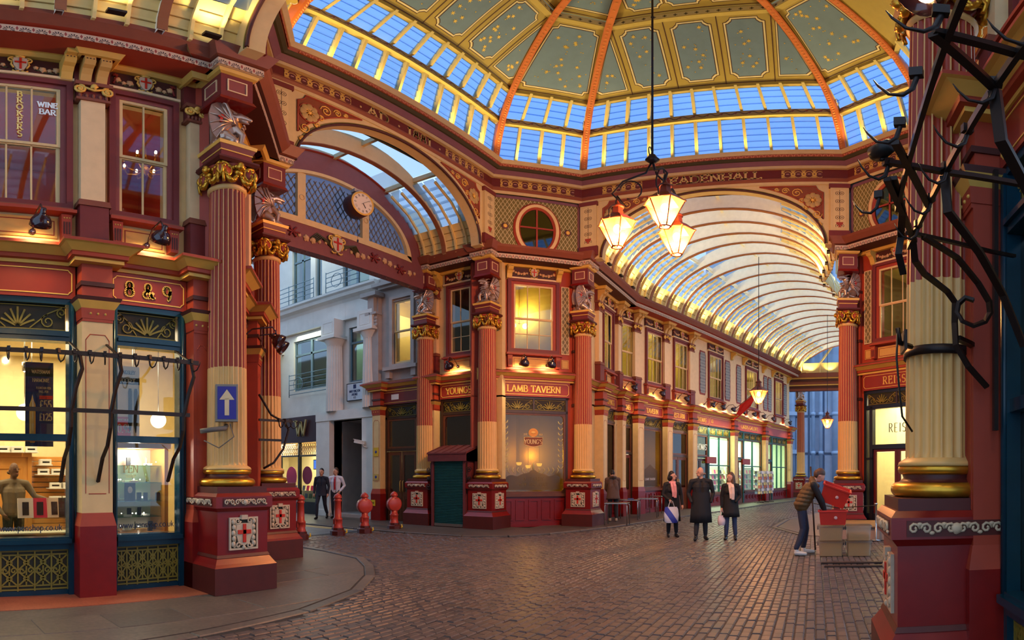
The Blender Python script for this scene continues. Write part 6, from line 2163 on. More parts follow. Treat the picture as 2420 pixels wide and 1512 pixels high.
# ---------------------------------------------------------------- steel building beyond the passage
FB = wallframe('wall_steel_tower', (52, 0), -90)
BLU = mat('steel_blue_panel', (168, 188, 216), .5, .2, var=.2, scale=1.5)
BLD = mat('steel_dark', (96, 118, 150), .5, .3)
obj('tower_face', MB().box(-10, 12, .8, 1.2, 0, 24), [BLD], FB)
for i in range(11):
    for j in range(7):
        if -3 < -7 + i * 1.3 < 5:
            obj('panel', MB().cham(0, 1.15, 0, 3.2, 0, .12, .05), [BLU], FB, (-7 + i * 1.3, .8, j * 3.4 + .1), (PI / 2, 0, 0))
for i, (x, r) in enumerate(((-2.2, .42), (-.2, .16), (.5, .16), (1.9, .4), (2.5, .2), (3.6, .3))):
    m = MB().tube([(x, .3, 0), (x, .3, 22)], r, 14)
    for z in (3.5, 7.0, 10.5, 14):
        m.lathe([(r, -.15), (r + .08, -.15), (r + .08, .15), (r, .15)], 14, (x, .3, z))
    obj('pipe', m, [BLU], FB)
for z in (3.4, 6.8, 10.2):
    obj('walkway', MB().box(-6, -1.5, -.6, .8, z, z + .35), [BLU], FB)
obj('stair', MB().prism([(2.6, 0), (5.2, 3.4), (5.2, 3.8), (2.6, .4)], -.2, .2).prism([(2.6, 4), (5.2, 7.4), (5.2, 7.8), (2.6, 4.4)], -.2, .2), [BLD], FB)
# ---------------------------------------------------------------- one continuous sculpted surface from capsules
def sculpt(name, chains, balls=(), voxel=.012, smooth=4, mats=None):
    """chains: (points, radii, material index); everything is fused by voxel remeshing and each face keeps the material of its nearest limb"""
    mb = MB()
    segs = []
    for pts, rr_, m in chains:
        mb.tube(pts, rr_, 10, 0)
        for i, (p, r) in enumerate(zip(pts, rr_)):
            mb.ball(p, r * .995, 10, 6, 0)
            if i:
                segs.append((pts[i - 1], p, rr_[i - 1], r, m))
    for c, r, sc, m in balls:
        mb.ball(c, r, 12, 8, 0, sc)
        segs.append((c, c, r * (sum(sc) / 3), r * (sum(sc) / 3), m))
    me = mb.mesh(name + '_raw', mats)
    o = bpy.data.objects.new('tmp', me)
    COL.objects.link(o)
    md = o.modifiers.new('r', 'REMESH')
    md.mode = 'VOXEL'
    md.voxel_size = voxel
    if smooth:
        s_ = o.modifiers.new('s', 'SMOOTH')
        s_.iterations = smooth
        s_.factor = .5
    dg = bpy.context.evaluated_depsgraph_get()
    out = bpy.data.meshes.new_from_object(o.evaluated_get(dg))
    bpy.data.objects.remove(o)
    bpy.data.meshes.remove(me)
    out.name = name
    out.materials.clear()
    for m in mats:
        out.materials.append(m)
    n = len(out.polygons)
    cen = np.empty(n * 3)
    out.polygons.foreach_get('center', cen)
    cen = cen.reshape(n, 3)
    best = np.full(n, 1e9)
    idx = np.zeros(n, dtype=np.int32)
    for a, b_, r0, r1, m in segs:
        a, b_ = np.array(a, float), np.array(b_, float)
        d = b_ - a
        L = float(d @ d)
        t = np.clip(((cen - a) @ d) / L, 0, 1) if L > 1e-12 else np.zeros(n)
        q = np.linalg.norm(cen - (a + t[:, None] * d), axis=1) - (r0 + (r1 - r0) * t)
        k = q < best
        best[k] = q[k]
        idx[k] = m
    out.polygons.foreach_set('material_index', idx)
    out.polygons.foreach_set('use_smooth', np.ones(n, dtype=bool))
    return out
# ---------------------------------------------------------------- dragons above the capitals
ch = [([(-.12, 0, .12), (-.05, 0, .28), (.05, 0, .45), (.06, 0, .58), (.09, 0, .68), (.18, 0, .71), (.26, 0, .69), (.34, 0, .67)], [.13, .16, .13, .1, .085, .08, .06, .035], 0),
      ([(.16, 0, .67), (.25, 0, .62), (.31, 0, .6)], [.05, .03, .018], 0),
      ([(-.15, 0, .1), (-.26, .08, .06), (-.22, .22, .05), (0, .27, .06), (.14, .24, .08), (.2, .27, .14)], [.08, .06, .05, .04, .03, .035], 0)]
for s in (-1, 1):
    ch += [([(.13, s * .045, .74), (.03, s * .08, .8), (-.05, s * .1, .79)], [.03, .02, .008], 0),
           ([(.1, s * .06, .68), (.0, s * .11, .7)], [.03, .01], 0), ([(.1, s * .06, .63), (.0, s * .11, .62)], [.03, .01], 0),
           ([(.09, s * .08, .42), (.19, s * .13, .26), (.17, s * .13, .1), (.24, s * .13, .04)], [.07, .05, .04, .045], 0),
           ([(-.06, s * .13, .2), (.06, s * .18, .1), (.02, s * .17, .04), (.12, s * .17, .035)], [.12, .07, .05, .045], 0)]
    for k in (-1, 0, 1):
        ch.append(([(.25, s * .13 + k * .03, .04), (.31, s * .13 + k * .04, .015)], [.02, .006], 0))
for k in range(6):
    ch.append(([(-.08 + .03 * k, 0, .4 + .075 * k), (-.15 + .035 * k, 0, .47 + .075 * k)], [.03, .006], 0))
for k in range(3):
    ch.append(([(.15 + k * .06, 0, .77 - k * .02), (.14 + k * .06, 0, .83 - .03 * k)], [.025, .008], 0))
for k in range(6):
    z = .2 + .06 * k
    x = .06 + .025 * k
    ch.append(([(x + .04, -.08, z), (x + .07, 0, z - .01), (x + .04, .08, z)], [.02, .025, .02], 0))
DRAG = sculpt('dragon_body', ch, voxel=.011, smooth=2, mats=[SILV])
def wing_mb():
    mb = MB()
    P = [(.06, .46), (.0, .66), (-.06, .84), (-.16, .87), (-.27, .78), (-.31, .6), (-.3, .4), (-.26, .22), (-.2, .12), (-.13, .26), (-.04, .34)]
    mb.prism(P[::-1], -.02, .015, 0)
    for q in (P[3], P[4], P[5], P[6], P[7], P[8]):
        mb.tube([(.03, -.025, .48), ((.03 + q[0]) / 2 - .02, -.035, (.48 + q[1]) / 2 + .03), (q[0], -.02, q[1])], [.026, .018, .01], 6, 0)
    mb.tube([(.06, -.02, .44), (.0, -.03, .66), (-.06, -.03, .84), (-.16, -.02, .87)], [.035, .03, .025, .012], 6, 0)
    return mb
WING = wing_mb().mesh('wing', [SILV])
WCR = MB().box(-.02, .02, -.045, -.03, -.075, .075).box(-.055, .055, -.045, -.03, .01, .045).mesh('wing_cross', [XRED])
def dragon(c, rz, label):
    t = thing('dragon_statue', label, 'statue', (c[0], c[1], 6.66 + c[4]), rz, 'silvered dragons on the column capitals')
    put('dragon_body', DRAG, t)
    for s in (-1, 1):
        w = put('wing', WING, t, (0, s * .15, 0), (0, 0, -s * .18), (1, -s, 1))
        put('wing_cross', WCR, w, (-.13, 0, .52), (0, .2, 0))
for i, (k, rz, lb) in enumerate(((0, R(-20), 'silver dragon statue on the arrow sign column, head turned right'),
                        (1, R(-20), 'silver dragon statue on the column behind the arrow sign column'),
                        (2, R(170), 'silver dragon statue on the column left of the LAMB TAVERN sign'),
                        (3, R(-50), 'silver dragon statue on the column right of the LAMB TAVERN sign'),
                        (4, R(120), 'silver dragon statue under the clock beam, head thrust out to the left'),
                        (5, R(125), 'silver dragon statue on the REISS corner column'))):
    dragon(COLS[k], rz, lb)
dragon((40.2, 1.0, 0, '', 0), R(-60), 'tiny distant dragon on the column at the passage end')
# ---------------------------------------------------------------- lanterns
COPP = mat('lantern_copper', (196, 96, 50), .4, .4)
LGL = glassmat('lantern_glass', (255, 214, 176), .06, .1, .1, (255, 150, 90))
LBULB = mat('lantern_bulb', (255, 220, 150), emit=34.0, var=0)
def hexp(r, z, a0=.52):
    return [(r * math.cos(a0 + i * PI / 3), r * math.sin(a0 + i * PI / 3), z) for i in range(6)]
T_, B_t = hexp(.37, .0), hexp(.11, -.52)
LFR = MB()
for i in range(6):
    LFR.tube([T_[i], B_t[i]], .012, 5)
    LFR.tube([T_[i], T_[(i + 1) % 6]], .012, 5)
    LFR.tube([B_t[i], B_t[(i + 1) % 6]], .018, 5)
    LFR.ball(T_[i], .025, 6, 4)
LFR = LFR.mesh('lantern_frame', [COPP])
LRF = MB()
H0, H1, H2, H3 = hexp(.38, .0), hexp(.2, .16), hexp(.12, .2), hexp(.1, .36)
for a, c in ((H0, H1), (H1, H2), (H2, H3)):
    for i in range(6):
        LRF.add([a[i], a[(i + 1) % 6], c[(i + 1) % 6], c[i]], [(0, 1, 2, 3)])
LRF.lathe([(0, .56), (.03, .5), (.05, .44), (.13, .38), (.13, .35), (0, .35)], 12)
LRF = LRF.mesh('lantern_roof', [mat('lantern_roof_copper', (120, 52, 30), .45, .3)])
def lantern(loc, label, watts, chain=None, sc=1.0, group='hanging lanterns'):
    t = thing('lantern', label, 'lantern', loc, 0, group)
    t.scale = (sc, sc, sc)
    put('lantern_frame', LFR, t)
    put('lantern_roof', LRF, t)
    for i in range(6):
        j = (i + 1) % 6
        q = [T_[i], T_[j], B_t[j], B_t[i]]
        obj('pane', MB().add(q, [(0, 1, 2, 3)]), [LGL], t)
    obj('bulb', MB().ball((0, 0, -.12), .075, 10, 8, 0, (1, 1, 1.3)), [LBULB], t)
    # scrolled hoop
    obj('hoop', MB().tube([(-.42, 0, -.04), (-.45, 0, .12), (-.3, 0, .26), (-.12, 0, .36), (0, 0, .64), (.12, 0, .36), (.3, 0, .26), (.45, 0, .12), (.42, 0, -.04)], .014, 6), [IRON], t)
    L = lamp('POINT', (0, 0, -.3), watts, (1, .6, .28), .12)
    L.parent = t
    if chain:
        obj('rod', MB().tube([(0, 0, .55), (0, 0, chain)], .014, 6), [IRON], t)
    return t
HUBZ = 8.12
pend = thing('lantern_hanger', 'long black rod hung from the dome with three curling lantern arms', 'hanger', (CX, CY, HUBZ), 0)
obj('rod', MB().tube([(0, 0, 0), (0, 0, 4.3), (0, 0, 4.31), (0, 0, 8.6)], .022, 8).ball((0, 0, 4.3), .035, 8, 6), [IRON], pend)
obj('hub', MB().lathe([(0, .12), (.06, .1), (.1, .02), (.14, -.02), (.06, -.1), (0, -.12)], 12), [IRON], pend)
obj('hub_ring', MB().tube([(-.12 + .12 * math.cos(t * PI / 6), 0, .1 + .12 * math.sin(t * PI / 6)) for t in range(13)], .012, 5), [IRON], pend)
# lantern seats round the hub (left, far middle, right front)
SEAT = [(-.18, .63, -1.53), (-.516, -.377, -1.36), (.56, -.33, -1.52)]
nmz = ['left', 'middle and highest', 'right']
for i, (dx, dy, dz) in enumerate(SEAT):
    a = Vector((dx, dy, 0)).normalized()
    obj('arm', MB().tube([(0, 0, -.05), tuple(a * .12 + Vector((0, 0, -.35))), tuple(a * .55 + Vector((0, 0, -.4 + dz * .1))), tuple(a * .75 + Vector((0, 0, dz * .55))), tuple(a * .5 + Vector((0, 0, dz * .75))), (dx, dy, dz + .62)], .022, 6), [IRON], pend)
    obj('scroll', MB().tube([tuple(a * (.4 + .2 * math.cos(t * PI / 8)) + Vector((0, 0, dz * .5 + .22 * math.sin(t * PI / 8)))) for t in range(14)], .016, 6), [IRON], pend)
    lantern((CX + dx, CY + dy, HUBZ + dz), 'glowing copper lantern under the dome, %s of the three' % nmz[i], 120, group='three lanterns under the dome')
lantern((22.6, 2.2, 4.85), 'single glowing lantern hung on a long rod in the passage', 80, 5.9, .95)
lantern((31.5, -.65, 4.55), 'small glowing lantern half hidden behind the REISS corner column', 60, 6.5, .9)
# ---------------------------------------------------------------- meat-hook racks
def hook_mb(s=1.0):
    return MB().tube([(0, 0, .03), (0, .0, -.02), (0, -.015, -.09), (0, -.05, -.125), (0, -.1, -.11), (0, -.14, -.05), (0, -.16, .0)], [.012, .012, .012, .011, .009, .006, .002], 6).box(-.02, .02, -.025, .025, -.01, .045)
HOOK = hook_mb().mesh('hook', [IRON])
rk = thing('hook_rack', 'black iron meat-hook rack across the pen shop front', 'rack', (2.2, 6.58, 2.36))
def rel(pts, o):
    return [(p[0] - o[0], p[1] - o[1], p[2] - o[2]) for p in pts]
O_ = (2.2, 6.58, 2.36)
obj('rail', MB().tube(rel([(-1.2, 6.58, 3.05), (3.72, 6.58, 3.05)], O_), 0, flat=(.02, .055)), [IRON], rk)
obj('rail', MB().tube(rel([(-1.2, 6.6, 2.36), (3.6, 6.6, 2.36)], O_), 0, flat=(.02, .05)), [IRON], rk)
for i in range(20):
    put('hook', HOOK, rk, rel([(-.1 + i * .195, 6.58, 3.05)], O_)[0], R(rnd.uniform(-25, 25)))
for X in (-.3, .55, 2.12, 2.62, 3.62):
    obj('bracket', MB().tube(rel([(X, 6.59, 3.03), (X + .02, 6.56, 2.86), (X - .06, 6.56, 2.62), (X - .1, 6.6, 2.36), (X - .1, 6.62, 2.16), (X - .1, 6.72, 1.95), (X - .1, 6.9, 1.8), (X - .1, 7.07, 1.5)], O_), 0, flat=(.045, .03)), [IRON], rk)
    obj('stay', MB().tube(rel([(X, 6.58, 3.05), (X + .02, 6.8, 3.15), (X + .02, 7.08, 3.3)], O_), 0, flat=(.03, .02)), [IRON], rk)
rk = thing('hook_rack', 'big black iron meat-hook rack looming at the upper right', 'rack', (3.0, -.5, 2.6))
O_ = (3.0, -.5, 2.6)
for Y_, x1 in ((-.29, 2.78), (-.53, 3.3)):
    obj('rail', MB().tube(rel([(.5, Y_, 2.97), (x1, Y_ - (.1 if x1 < 3 else 0), 2.97)], O_), 0, flat=(.018, .04)), [IRON], rk)
    for i in range(7):
        x = 1.0 + i * .33
        if x < x1:
            h_ = put('hook', HOOK, rk, rel([(x, Y_, 2.97)], O_)[0], R(180 + rnd.uniform(-30, 20)), (.7, .8, .7))
for pts in ([(3.16, -.53, 2.99), (3.3, -.57, 2.88), (3.44, -.65, 2.85), (3.65, -.84, 2.81), (3.69, -.9, 2.75), (3.74, -.91, 2.62), (3.75, -.92, 2.47), (3.77, -1.01, 2.33), (3.83, -1.16, 2.2)],
            [(3.2, -.6, 3.0), (3.35, -.83, 2.94), (3.46, -.99, 2.82), (3.49, -1.07, 2.71), (3.5, -1.08, 2.64), (3.51, -1.05, 2.58), (3.53, -.98, 2.55), (3.54, -.91, 2.58), (3.55, -.88, 2.64), (3.55, -.89, 2.7), (3.54, -.93, 2.74), (3.52, -.98, 2.72)],
            [(2.48, -.33, 2.99), (2.8, -.42, 2.97), (3.05, -.45, 2.93), (3.07, -.44, 2.83), (3.16, -.48, 2.74)],
            [(1.67, -.53, 2.95), (1.7, -.56, 2.75), (1.9, -.75, 2.62), (2.1, -.95, 2.5), (2.2, -1.1, 2.3)],
            [(2.35, -.53, 2.95), (2.38, -.55, 2.78), (2.6, -.75, 2.68), (2.85, -.95, 2.55), (2.95, -1.1, 2.3)]):
    obj('bracket', MB().tube(rel(pts, O_), 0, flat=(.038, .022)), [IRON], rk)
for pts in ([(3.15, -.5, 3.0), (3.58, -1.12, 3.1), (3.66, -1.3, 3.12)], [(1.42, -.29, 2.97), (1.47, -.53, 2.97), (1.5, -1.2, 2.97)], [(1.42, -.29, 2.96), (1.67, -.53, 2.96)], [(2.11, -.29, 2.96), (2.7, -.53, 2.96)], [(2.44, -.3, 2.96), (3.2, -.55, 2.97)], [(2.3, -.29, 2.97), (2.35, -.53, 2.97), (2.4, -1.2, 2.97)]):
    obj('stay', MB().tube(rel(pts, O_), 0, flat=(.03, .022)), [IRON], rk)
m = MB().lathe([(.288, -.035), (.3, -.035), (.3, .035), (.288, .035)], 28, (4.39 - 3.0, -.97 + .5, 2.52 - 2.6))
m.box(3.9 - 3.0, 4.1 - 3.0, -.62 + .5, -.6 + .5, 2.46 - 2.6, 2.6 - 2.6)
m.tube(rel([(4.1, -.68, 2.52), (3.98, -.58, 2.52), (3.95, -.56, 2.62)], O_), .02, 6)
m.tube(rel([(4.15, -1.22, 2.52), (3.9, -1.05, 2.52), (3.76, -.93, 2.52)], O_), 0, flat=(.05, .03))
obj('strap', m, [IRON], rk)
obj('upright', MB().tube(rel([(3.83, -1.22, 1.9), (3.83, -1.22, 3.9)], O_), 0, flat=(.03, .05)), [IRON], rk)
setp(obj('cable', MB().tube([(3.95, -.56, 2.6), (3.93, -.55, 2.4), (3.95, -.57, 2.2), (4.0, -.6, 2.0), (4.06, -.68, 1.9)], .008, 5), [BLACK], None), 'thin black cable dangling from the strap on the near column', 'cable')
t = thing('floodlight', 'small black floodlight fixed to the end of the hook rack', 'floodlight', (2.3, -.26, 3.03))
t.scale = (.65, .65, .65)
obj('housing', MB().lathe([(0, .1), (.05, .1), (.06, .02), (.062, -.06), (.05, -.065), (0, -.06)], 14), [BLACK], t, None, (PI / 2, 0, R(-60)))
obj('yoke', MB().tube([(0, 0, -.08), (.03, -.03, -.02), (.08, -.04, 0)], .012, 5), [IRON], t)
spot_lamp(WR, -2.85, -.1, 4.75, 'large dark spot lamp with a glaring bulb at the top right', 'spot lamps above the shop fascias', tilt=-.75, out=.72, watts=22)
# iron brackets on the column behind the arrow sign
t = thing('hook_rack', 'small dark bracket with hooks beside the column behind the arrow sign', 'rack', (5.9, 8.3, 2.3))
obj('bracket', MB().tube([(0, 0, .7), (.25, -.02, .35), (.55, -.05, .22), (.62, -.05, .1), (.5, -.05, -.25), (.3, -.03, -.5), (.1, 0, -.6)], .02, 6).tube([(0, 0, .25), (.7, -.06, .25)], 0, flat=(.03, .04)).tube([(0, 0, -.1), (.45, -.06, -.1)], 0, flat=(.03, .04)), [IRON], t)
for i in range(3):
    put('hook', HOOK, t, (.4 + i * .13, -.05, .25), R(30 * i))
# ---------------------------------------------------------------- arrow sign on the column
t = thing('arrow_sign', 'blue box sign with a cream arrow pointing up on the near-left column', 'sign', (4.16, 6.6, 2.55), R(-28))
obj('sign_box', MB().box(-.15, .15, -.06, .06, -.25, .25), [mat('sign_grey', (130, 122, 112), .5)], t)
obj('sign_face', MB().box(-.125, .125, -.066, -.06, -.22, .22), [mat('sign_blue', (38, 42, 140), .45)], t)
obj('arrow', MB().box(-.03, .03, -.072, -.066, -.17, .06).prism([(-.1, .04), (.1, .04), (0, .18)], -.072, -.066), [mat('arrow_cream', (226, 196, 150), .5)], t)
b = MB().tube([(0, .06, -.3), (-.02, -.02, -.34), (-.2, -.05, -.36), (-.35, -.02, -.38)], .035, 8)
b.tube([(.05, 0, -.28), (.1, .0, -.45), (-.1, .02, -.6), (-.3, .02, -.5)], .008, 5)
obj('bracket_pipe', b, [mat('pipe_grey', (110, 100, 92), .5)], t)
# ---------------------------------------------------------------- street name plate, cameras, notices
t = thing('street_sign', 'white WHITTINGTON AVENUE street name plate on the stone office', 'sign', SB.matrix_world @ Vector((-1.38, .06, 4.62)), SB.matrix_world.to_euler().z)
obj('plate', MB().box(-.42, .42, -.03, 0, -.33, .33, 0).frame(-.42, .42, -.33, .33, .025, -.035, 0, 1), [mat('sign_white', (214, 218, 226), .5), BLACK], t)
m = text('WHITTINGTON', .085, .17, False, .006, x=0, z=-.02, y=-.03, squeeze=.78)
text('AVENUE', .085, .17, False, .006, x=0, z=-.14, y=-.03, squeeze=.78, mb=m)
text('EC3', .07, .15, False, .006, x=0, z=-.25, y=-.03, squeeze=.8, mb=m)
obj('lettering', m, [mat('sign_navy', (34, 50, 96), .5)], t)
obj('crest', MB().box(-.07, .07, -.036, -.03, .12, .27), [mat('sign_navy', (34, 50, 96), .5)], t)
t = thing('security_camera', 'white security camera on the doorway pier of the office', 'camera', (14.6, 14.45, 2.72), R(200))
obj('housing', MB().box(-.06, .06, -.2, .2, -.05, .06).box(-.075, .075, -.24, .2, .06, .075), [WHITE], t, None, (-.2, 0, 0))
obj('mount', MB().tube([(0, .1, -.05), (0, .16, -.15), (.0, .3, -.2)], .025, 6), [WHITE], t)
for i, (z, hgt, c, nm_) in enumerate(((2.35, .3, (216, 176, 40), 'yellow parking notice on the cream pilaster by the tavern side door'), (1.5, .2, (200, 170, 90), 'small warning triangle notice low on the cream pilaster'))):
    o = obj('notice', MB().box(-.11, .11, -.012, 0, -hgt / 2, hgt / 2, 0).ball((0, -.012, .0), .05, 8, 6, 1, (1, .1, 1)), [mat('notice_%d' % i, c, .5, var=0), mat('notice_blue', (50, 60, 130), .5)], None, WA.matrix_world @ Vector((-2.15, -.32, z)), WA.matrix_world.to_euler().z)
    setp(o, nm_, 'notice')
setp(obj('hydrant_plate', MB().box(-.1, .1, -.012, 0, -.1, .1, 0).box(-.05, -.03, -.014, 0, -.05, .05, 1).box(.03, .05, -.014, 0, -.05, .05, 1).box(-.04, .04, -.014, 0, -.01, .01, 1), [mat('plate_yellow', (226, 190, 40), .5), BLACK], None, WA.matrix_world @ Vector((-2.25, -.36, .62)), WA.matrix_world.to_euler().z), 'yellow H hydrant plate on the red pilaster base', 'plate')
# ---------------------------------------------------------------- bollards
BRED = mat('bollard_red', (176, 58, 44), .3, var=.12)
def bollard(x, y, disc, label):
    t = thing('bollard', label, 'bollard', (x, y, -.004), 0, 'red bollards across the side avenue')
    obj('foot', MB().lathe([(.0, 0), (.2, 0), (.2, .12), (.16, .15), (.16, .2), (.0, .2)], 8, smooth=False), [PLIN], t)
    m = MB().lathe([(.13, .18), (.13, .24), (.115, .26), (.11, .4), (.125, .41), (.125, .45), (.1, .47), (.085, .88), (.105, .9), (.105, .93), (.08, .95), (.085, .98)], 18)
    obj('post', m, [BRED], t)
    obj('cap', MB().lathe([(.085, .96), (.11, .98), (.11, 1.0), (.085, 1.06), (.03, 1.1), (.0, 1.11)], 18), [BRED], t)
    for s in (-1, 1):
        obj('lug', MB().box(s * .1 - .03, s * .1 + .03, -.04, .04, .3, .42), [BRED], t)
    if disc:
        d = obj('drum', MB().lathe([(0, -.1), (.18, -.1), (.21, -.08), (.21, .08), (.18, .1), (0, .1)], 24), [BRED], t, (0, 0, .74), (PI / 2, 0, R(-25)))
    obj('lock', MB().tube([(.16, -.08, .04), (.2, -.14, .08), (.22, -.1, .14)], .022, 6), [mat('lock_yellow', (220, 180, 30), .4)], t)
bollard(9.08, 11.02, 0, 'plain red bollard half hidden behind the column pedestal')
bollard(10.42, 11.12, 0, 'plain red bollard in front of the two office workers')
bollard(11.36, 11.06, 1, 'red bollard with a round drum, nearer the middle of the avenue')
bollard(12.62, 11.1, 1, 'red bollard with a round drum standing on the tavern pavement')
# A-board behind the pedestal
t = thing('sandwich_board', 'brown sandwich board propped behind the second column pedestal', 'signboard', (7.62, 9.95, 0), R(-45))
for s in (-1, 1):
    obj('board', MB().box(-.28, .28, -.015, .015, 0, .95, 0).box(-.24, .24, s * .016 - .002, s * .016 + .002, .1, .85, 1), [PLIN, mat('board_maroon', (104, 44, 30), .5)], t, (0, s * .22, 0), (s * .23, 0, 0))
obj('lettering', text('NOW', .16, .12, True, .004, x=0, z=.35, y=0).box(-.2, .2, -.003, 0, .6, .62).box(-.2, .2, -.003, 0, .7, .72), [GPNT], t, (0, -.24, 0), (-.23, 0, 0))
# ---------------------------------------------------------------- roller-shutter kiosk between the tavern columns
t = thing('kiosk', 'small kiosk with a closed green roller shutter and rusty lean-to roof', 'kiosk', (14.0, 10.16, .03), R(-90))
m = MB()
for i in range(40):
    z = .08 + i * .047
    m.sweep([(0, z), (-.018, z + .012), (-.018, z + .034), (0, z + .046)], -.52, .52, None, False)
obj('shutter', m, [mat('shutter_green', (26, 78, 78), .45, .2, var=.25, scale=5)], t, kind='stuff')
obj('bottom_bar', MB().box(-.52, .52, -.03, .02, .02, .1), [mat('bar_rust', (96, 88, 80), .6)], t)
RUST = mat('rusty_maroon', (104, 44, 44), .6, var=.35, scale=10)
obj('posts', MB().box(-.62, -.54, -.05, .05, 0, 2.0).box(.54, .62, -.05, .05, 0, 2.0).box(-.64, .64, .05, .6, 0, 1.95), [RUST], t)
m = MB().box(-.7, .7, -.12, -.08, 1.95, 2.2)
m.add([(-.72, -.14, 2.2), (.72, -.14, 2.2), (.72, .7, 2.46), (-.72, .7, 2.46), (-.72, -.14, 2.16), (.72, -.14, 2.16), (.72, .7, 2.42), (-.72, .7, 2.42)], [(0, 1, 2, 3), (7, 6, 5, 4), (0, 4, 5, 1), (1, 5, 6, 2), (2, 6, 7, 3), (3, 7, 4, 0)])
m.add([(.7, -.1, 1.95), (.7, .7, 1.95), (.7, .7, 2.42), (.7, -.1, 2.18)], [(0, 1, 2, 3), (3, 2, 1, 0)])
for i in range(6):
    m.tube([(-.7 + i * .28, -.14, 2.21), (-.7 + i * .28, .7, 2.47)], .012, 4)
obj('lean_to_roof', m, [RUST], t)
for s in (-1, 1):
    m = MB()
    for zc, r in ((1.7, .09), (1.45, .06), (1.2, .11)):
        m.tube([(s * (.72 + .02) + a - 0, -.02, c) for a, c in scroll(0, zc, r, 1.4, 0, s)], .012, 5)
    m.tube([(s * .66, -.02, 1.0), (s * .66, -.02, 1.9)], .014, 5).tube([(s * .66, -.02, 1.2), (s * .8, -.02, 1.2)], .012, 5).tube([(s * .66, -.02, 1.7), (s * .8, -.02, 1.7)], .012, 5).tube([(s * .66, -.02, 1.45), (s * .8, -.02, 1.45)], .012, 5)
    obj('iron_scroll', m, [IRON], t)
# ---------------------------------------------------------------- steel tables outside the tavern
STM = mat('table_steel', (168, 164, 158), .25, .85, var=.05)
def table(x, y, rz, label, w=.7, d=.6):
    t = thing('table', label, 'table', (x, y, .034), rz, 'steel tables outside the tavern')
    obj('table_top', MB().cham(-w / 2, w / 2, -d / 2, d / 2, .66, .69, .008), [STM], t)
    for sx in (-1, 1):
        for sy in (-1, 1):
            obj('leg', MB().tube([(sx * (w / 2 - .06), sy * (d / 2 - .06), .66), (sx * (w / 2 - .01), sy * (d / 2 - .02), .6), (sx * (w / 2 - .01), sy * (d / 2 - .02), 0)], .016, 6), [STM], t)
table(16.95, 5.98, R(-80), 'steel table beside the corner column pedestal, nearest the camera')
table(19.2, 6.35, R(-80), 'steel table by the tavern passage door, second in the row')
table(20.4, 6.0, R(-80), 'steel table third in the row along the passage')
table(22.7, 6.25, R(-100), 'steel table farthest along, beside the woman with the carrier bag', .55, .55)
setp(obj('tray', MB().cham(-.15, .15, -.1, .1, 0, .03, .01), [mat('tray_blue', (60, 80, 140), .5)], None, (19.25, 6.3, .726), .3), 'small blue tray lying on the second steel table', 'tray')
# ---------------------------------------------------------------- trader's boxes
CLEAR = glassmat('clear_plastic', (236, 230, 220), .14, .2, .3, (240, 234, 224))
CARD = mat('cardboard', (214, 168, 116), .8, var=.1)
BINR = mat('bin_red', (206, 44, 26), .45, var=.08)
def plbox(x, y, z, label, full):
    t = thing('storage_box', label, 'box', (x, y, z), R(-90), 'clear storage boxes')
    m = MB()
    w, d, h = .235, .2, .29
    m.add([(-w + .02, -d + .02, 0), (w - .02, -d + .02, 0), (w - .02, d - .02, 0), (-w + .02, d - .02, 0), (-w, -d, h), (w, -d, h), (w, d, h), (-w, d, h)], [(0, 3, 2, 1), (0, 1, 5, 4), (1, 2, 6, 5), (2, 3, 7, 6), (3, 0, 4, 7)])
    obj('tub', m, [CLEAR], t)
    m = MB().frame(-w - .02, w + .02, -d - .02, d + .02, .03, 0, 0)
    m = MB().cham(-w - .02, w + .02, -d - .02, d + .02, h - .015, h + .012, .01)
    obj('lid', m, [CLEAR], t)
    obj('contents', MB().box(-w + .03, w - .03, -d + .03, d - .03, .008, h * full), [CARD], t)
    for s in (-1, 1):
        obj('clip', MB().box(s * (w + .015) - .012, s * (w + .015) + .012, -.05, .05, h - .08, h), [mat('clip_grey', (90, 86, 84), .5)], t)
plbox(11.42, -.3, 0, 'clear plastic box at the bottom of the stack under the red crate', .92)
plbox(11.42, -.3, .305, 'clear plastic box directly under the red crate', .9)
plbox(11.42, -.84, 0, 'clear plastic box at the bottom of the right-hand stack', .9)
plbox(11.42, -.84, .305, 'half-empty clear plastic box on top of the right-hand stack', .45)
def crate(name, label, loc, rot, h=.28):
    t = thing(name, label, 'crate', loc, 0)
    t.rotation_euler = rot
    w, d, q = .27, .2, .02
    m = MB()
    a = [(-w + .03, -d + .03, 0), (w - .03, -d + .03, 0), (w - .03, d - .03, 0), (-w + .03, d - .03, 0), (-w, -d, h), (w, -d, h), (w, d, h), (-w, d, h)]
    m.add(a, [(0, 3, 2, 1), (0, 1, 5, 4), (1, 2, 6, 5), (2, 3, 7, 6), (3, 0, 4, 7)])
    m.add([(x * .94, y * .92, z + (.012 if z < .1 else 0)) for x, y, z in a], [(0, 1, 2, 3), (4, 5, 1, 0), (5, 6, 2, 1), (6, 7, 3, 2), (7, 4, 0, 3)])
    obj('crate_body', m, [BINR], t)
    obj('rim', MB().box(-w - .02, w + .02, -d - .02, -d + .012, h - .03, h).box(-w - .02, w + .02, d - .012, d + .02, h - .03, h).box(-w - .02, -w + .012, -d, d, h - .03, h).box(w - .012, w + .02, -d, d, h - .03, h), [BINR], t)
    obj('logo', MB().lathe([(0, 0), (.035, 0), (.03, .006), (0, .006)], 12), [mat('logo_pale', (226, 170, 160), .5)], t, (.05, -d + .005, h * .5), (PI / 2, 0, 0))
    return t
crate('crate', 'red plastic crate standing on the stacked clear boxes', (11.42, -.34, .617), (0, 0, R(-90)))
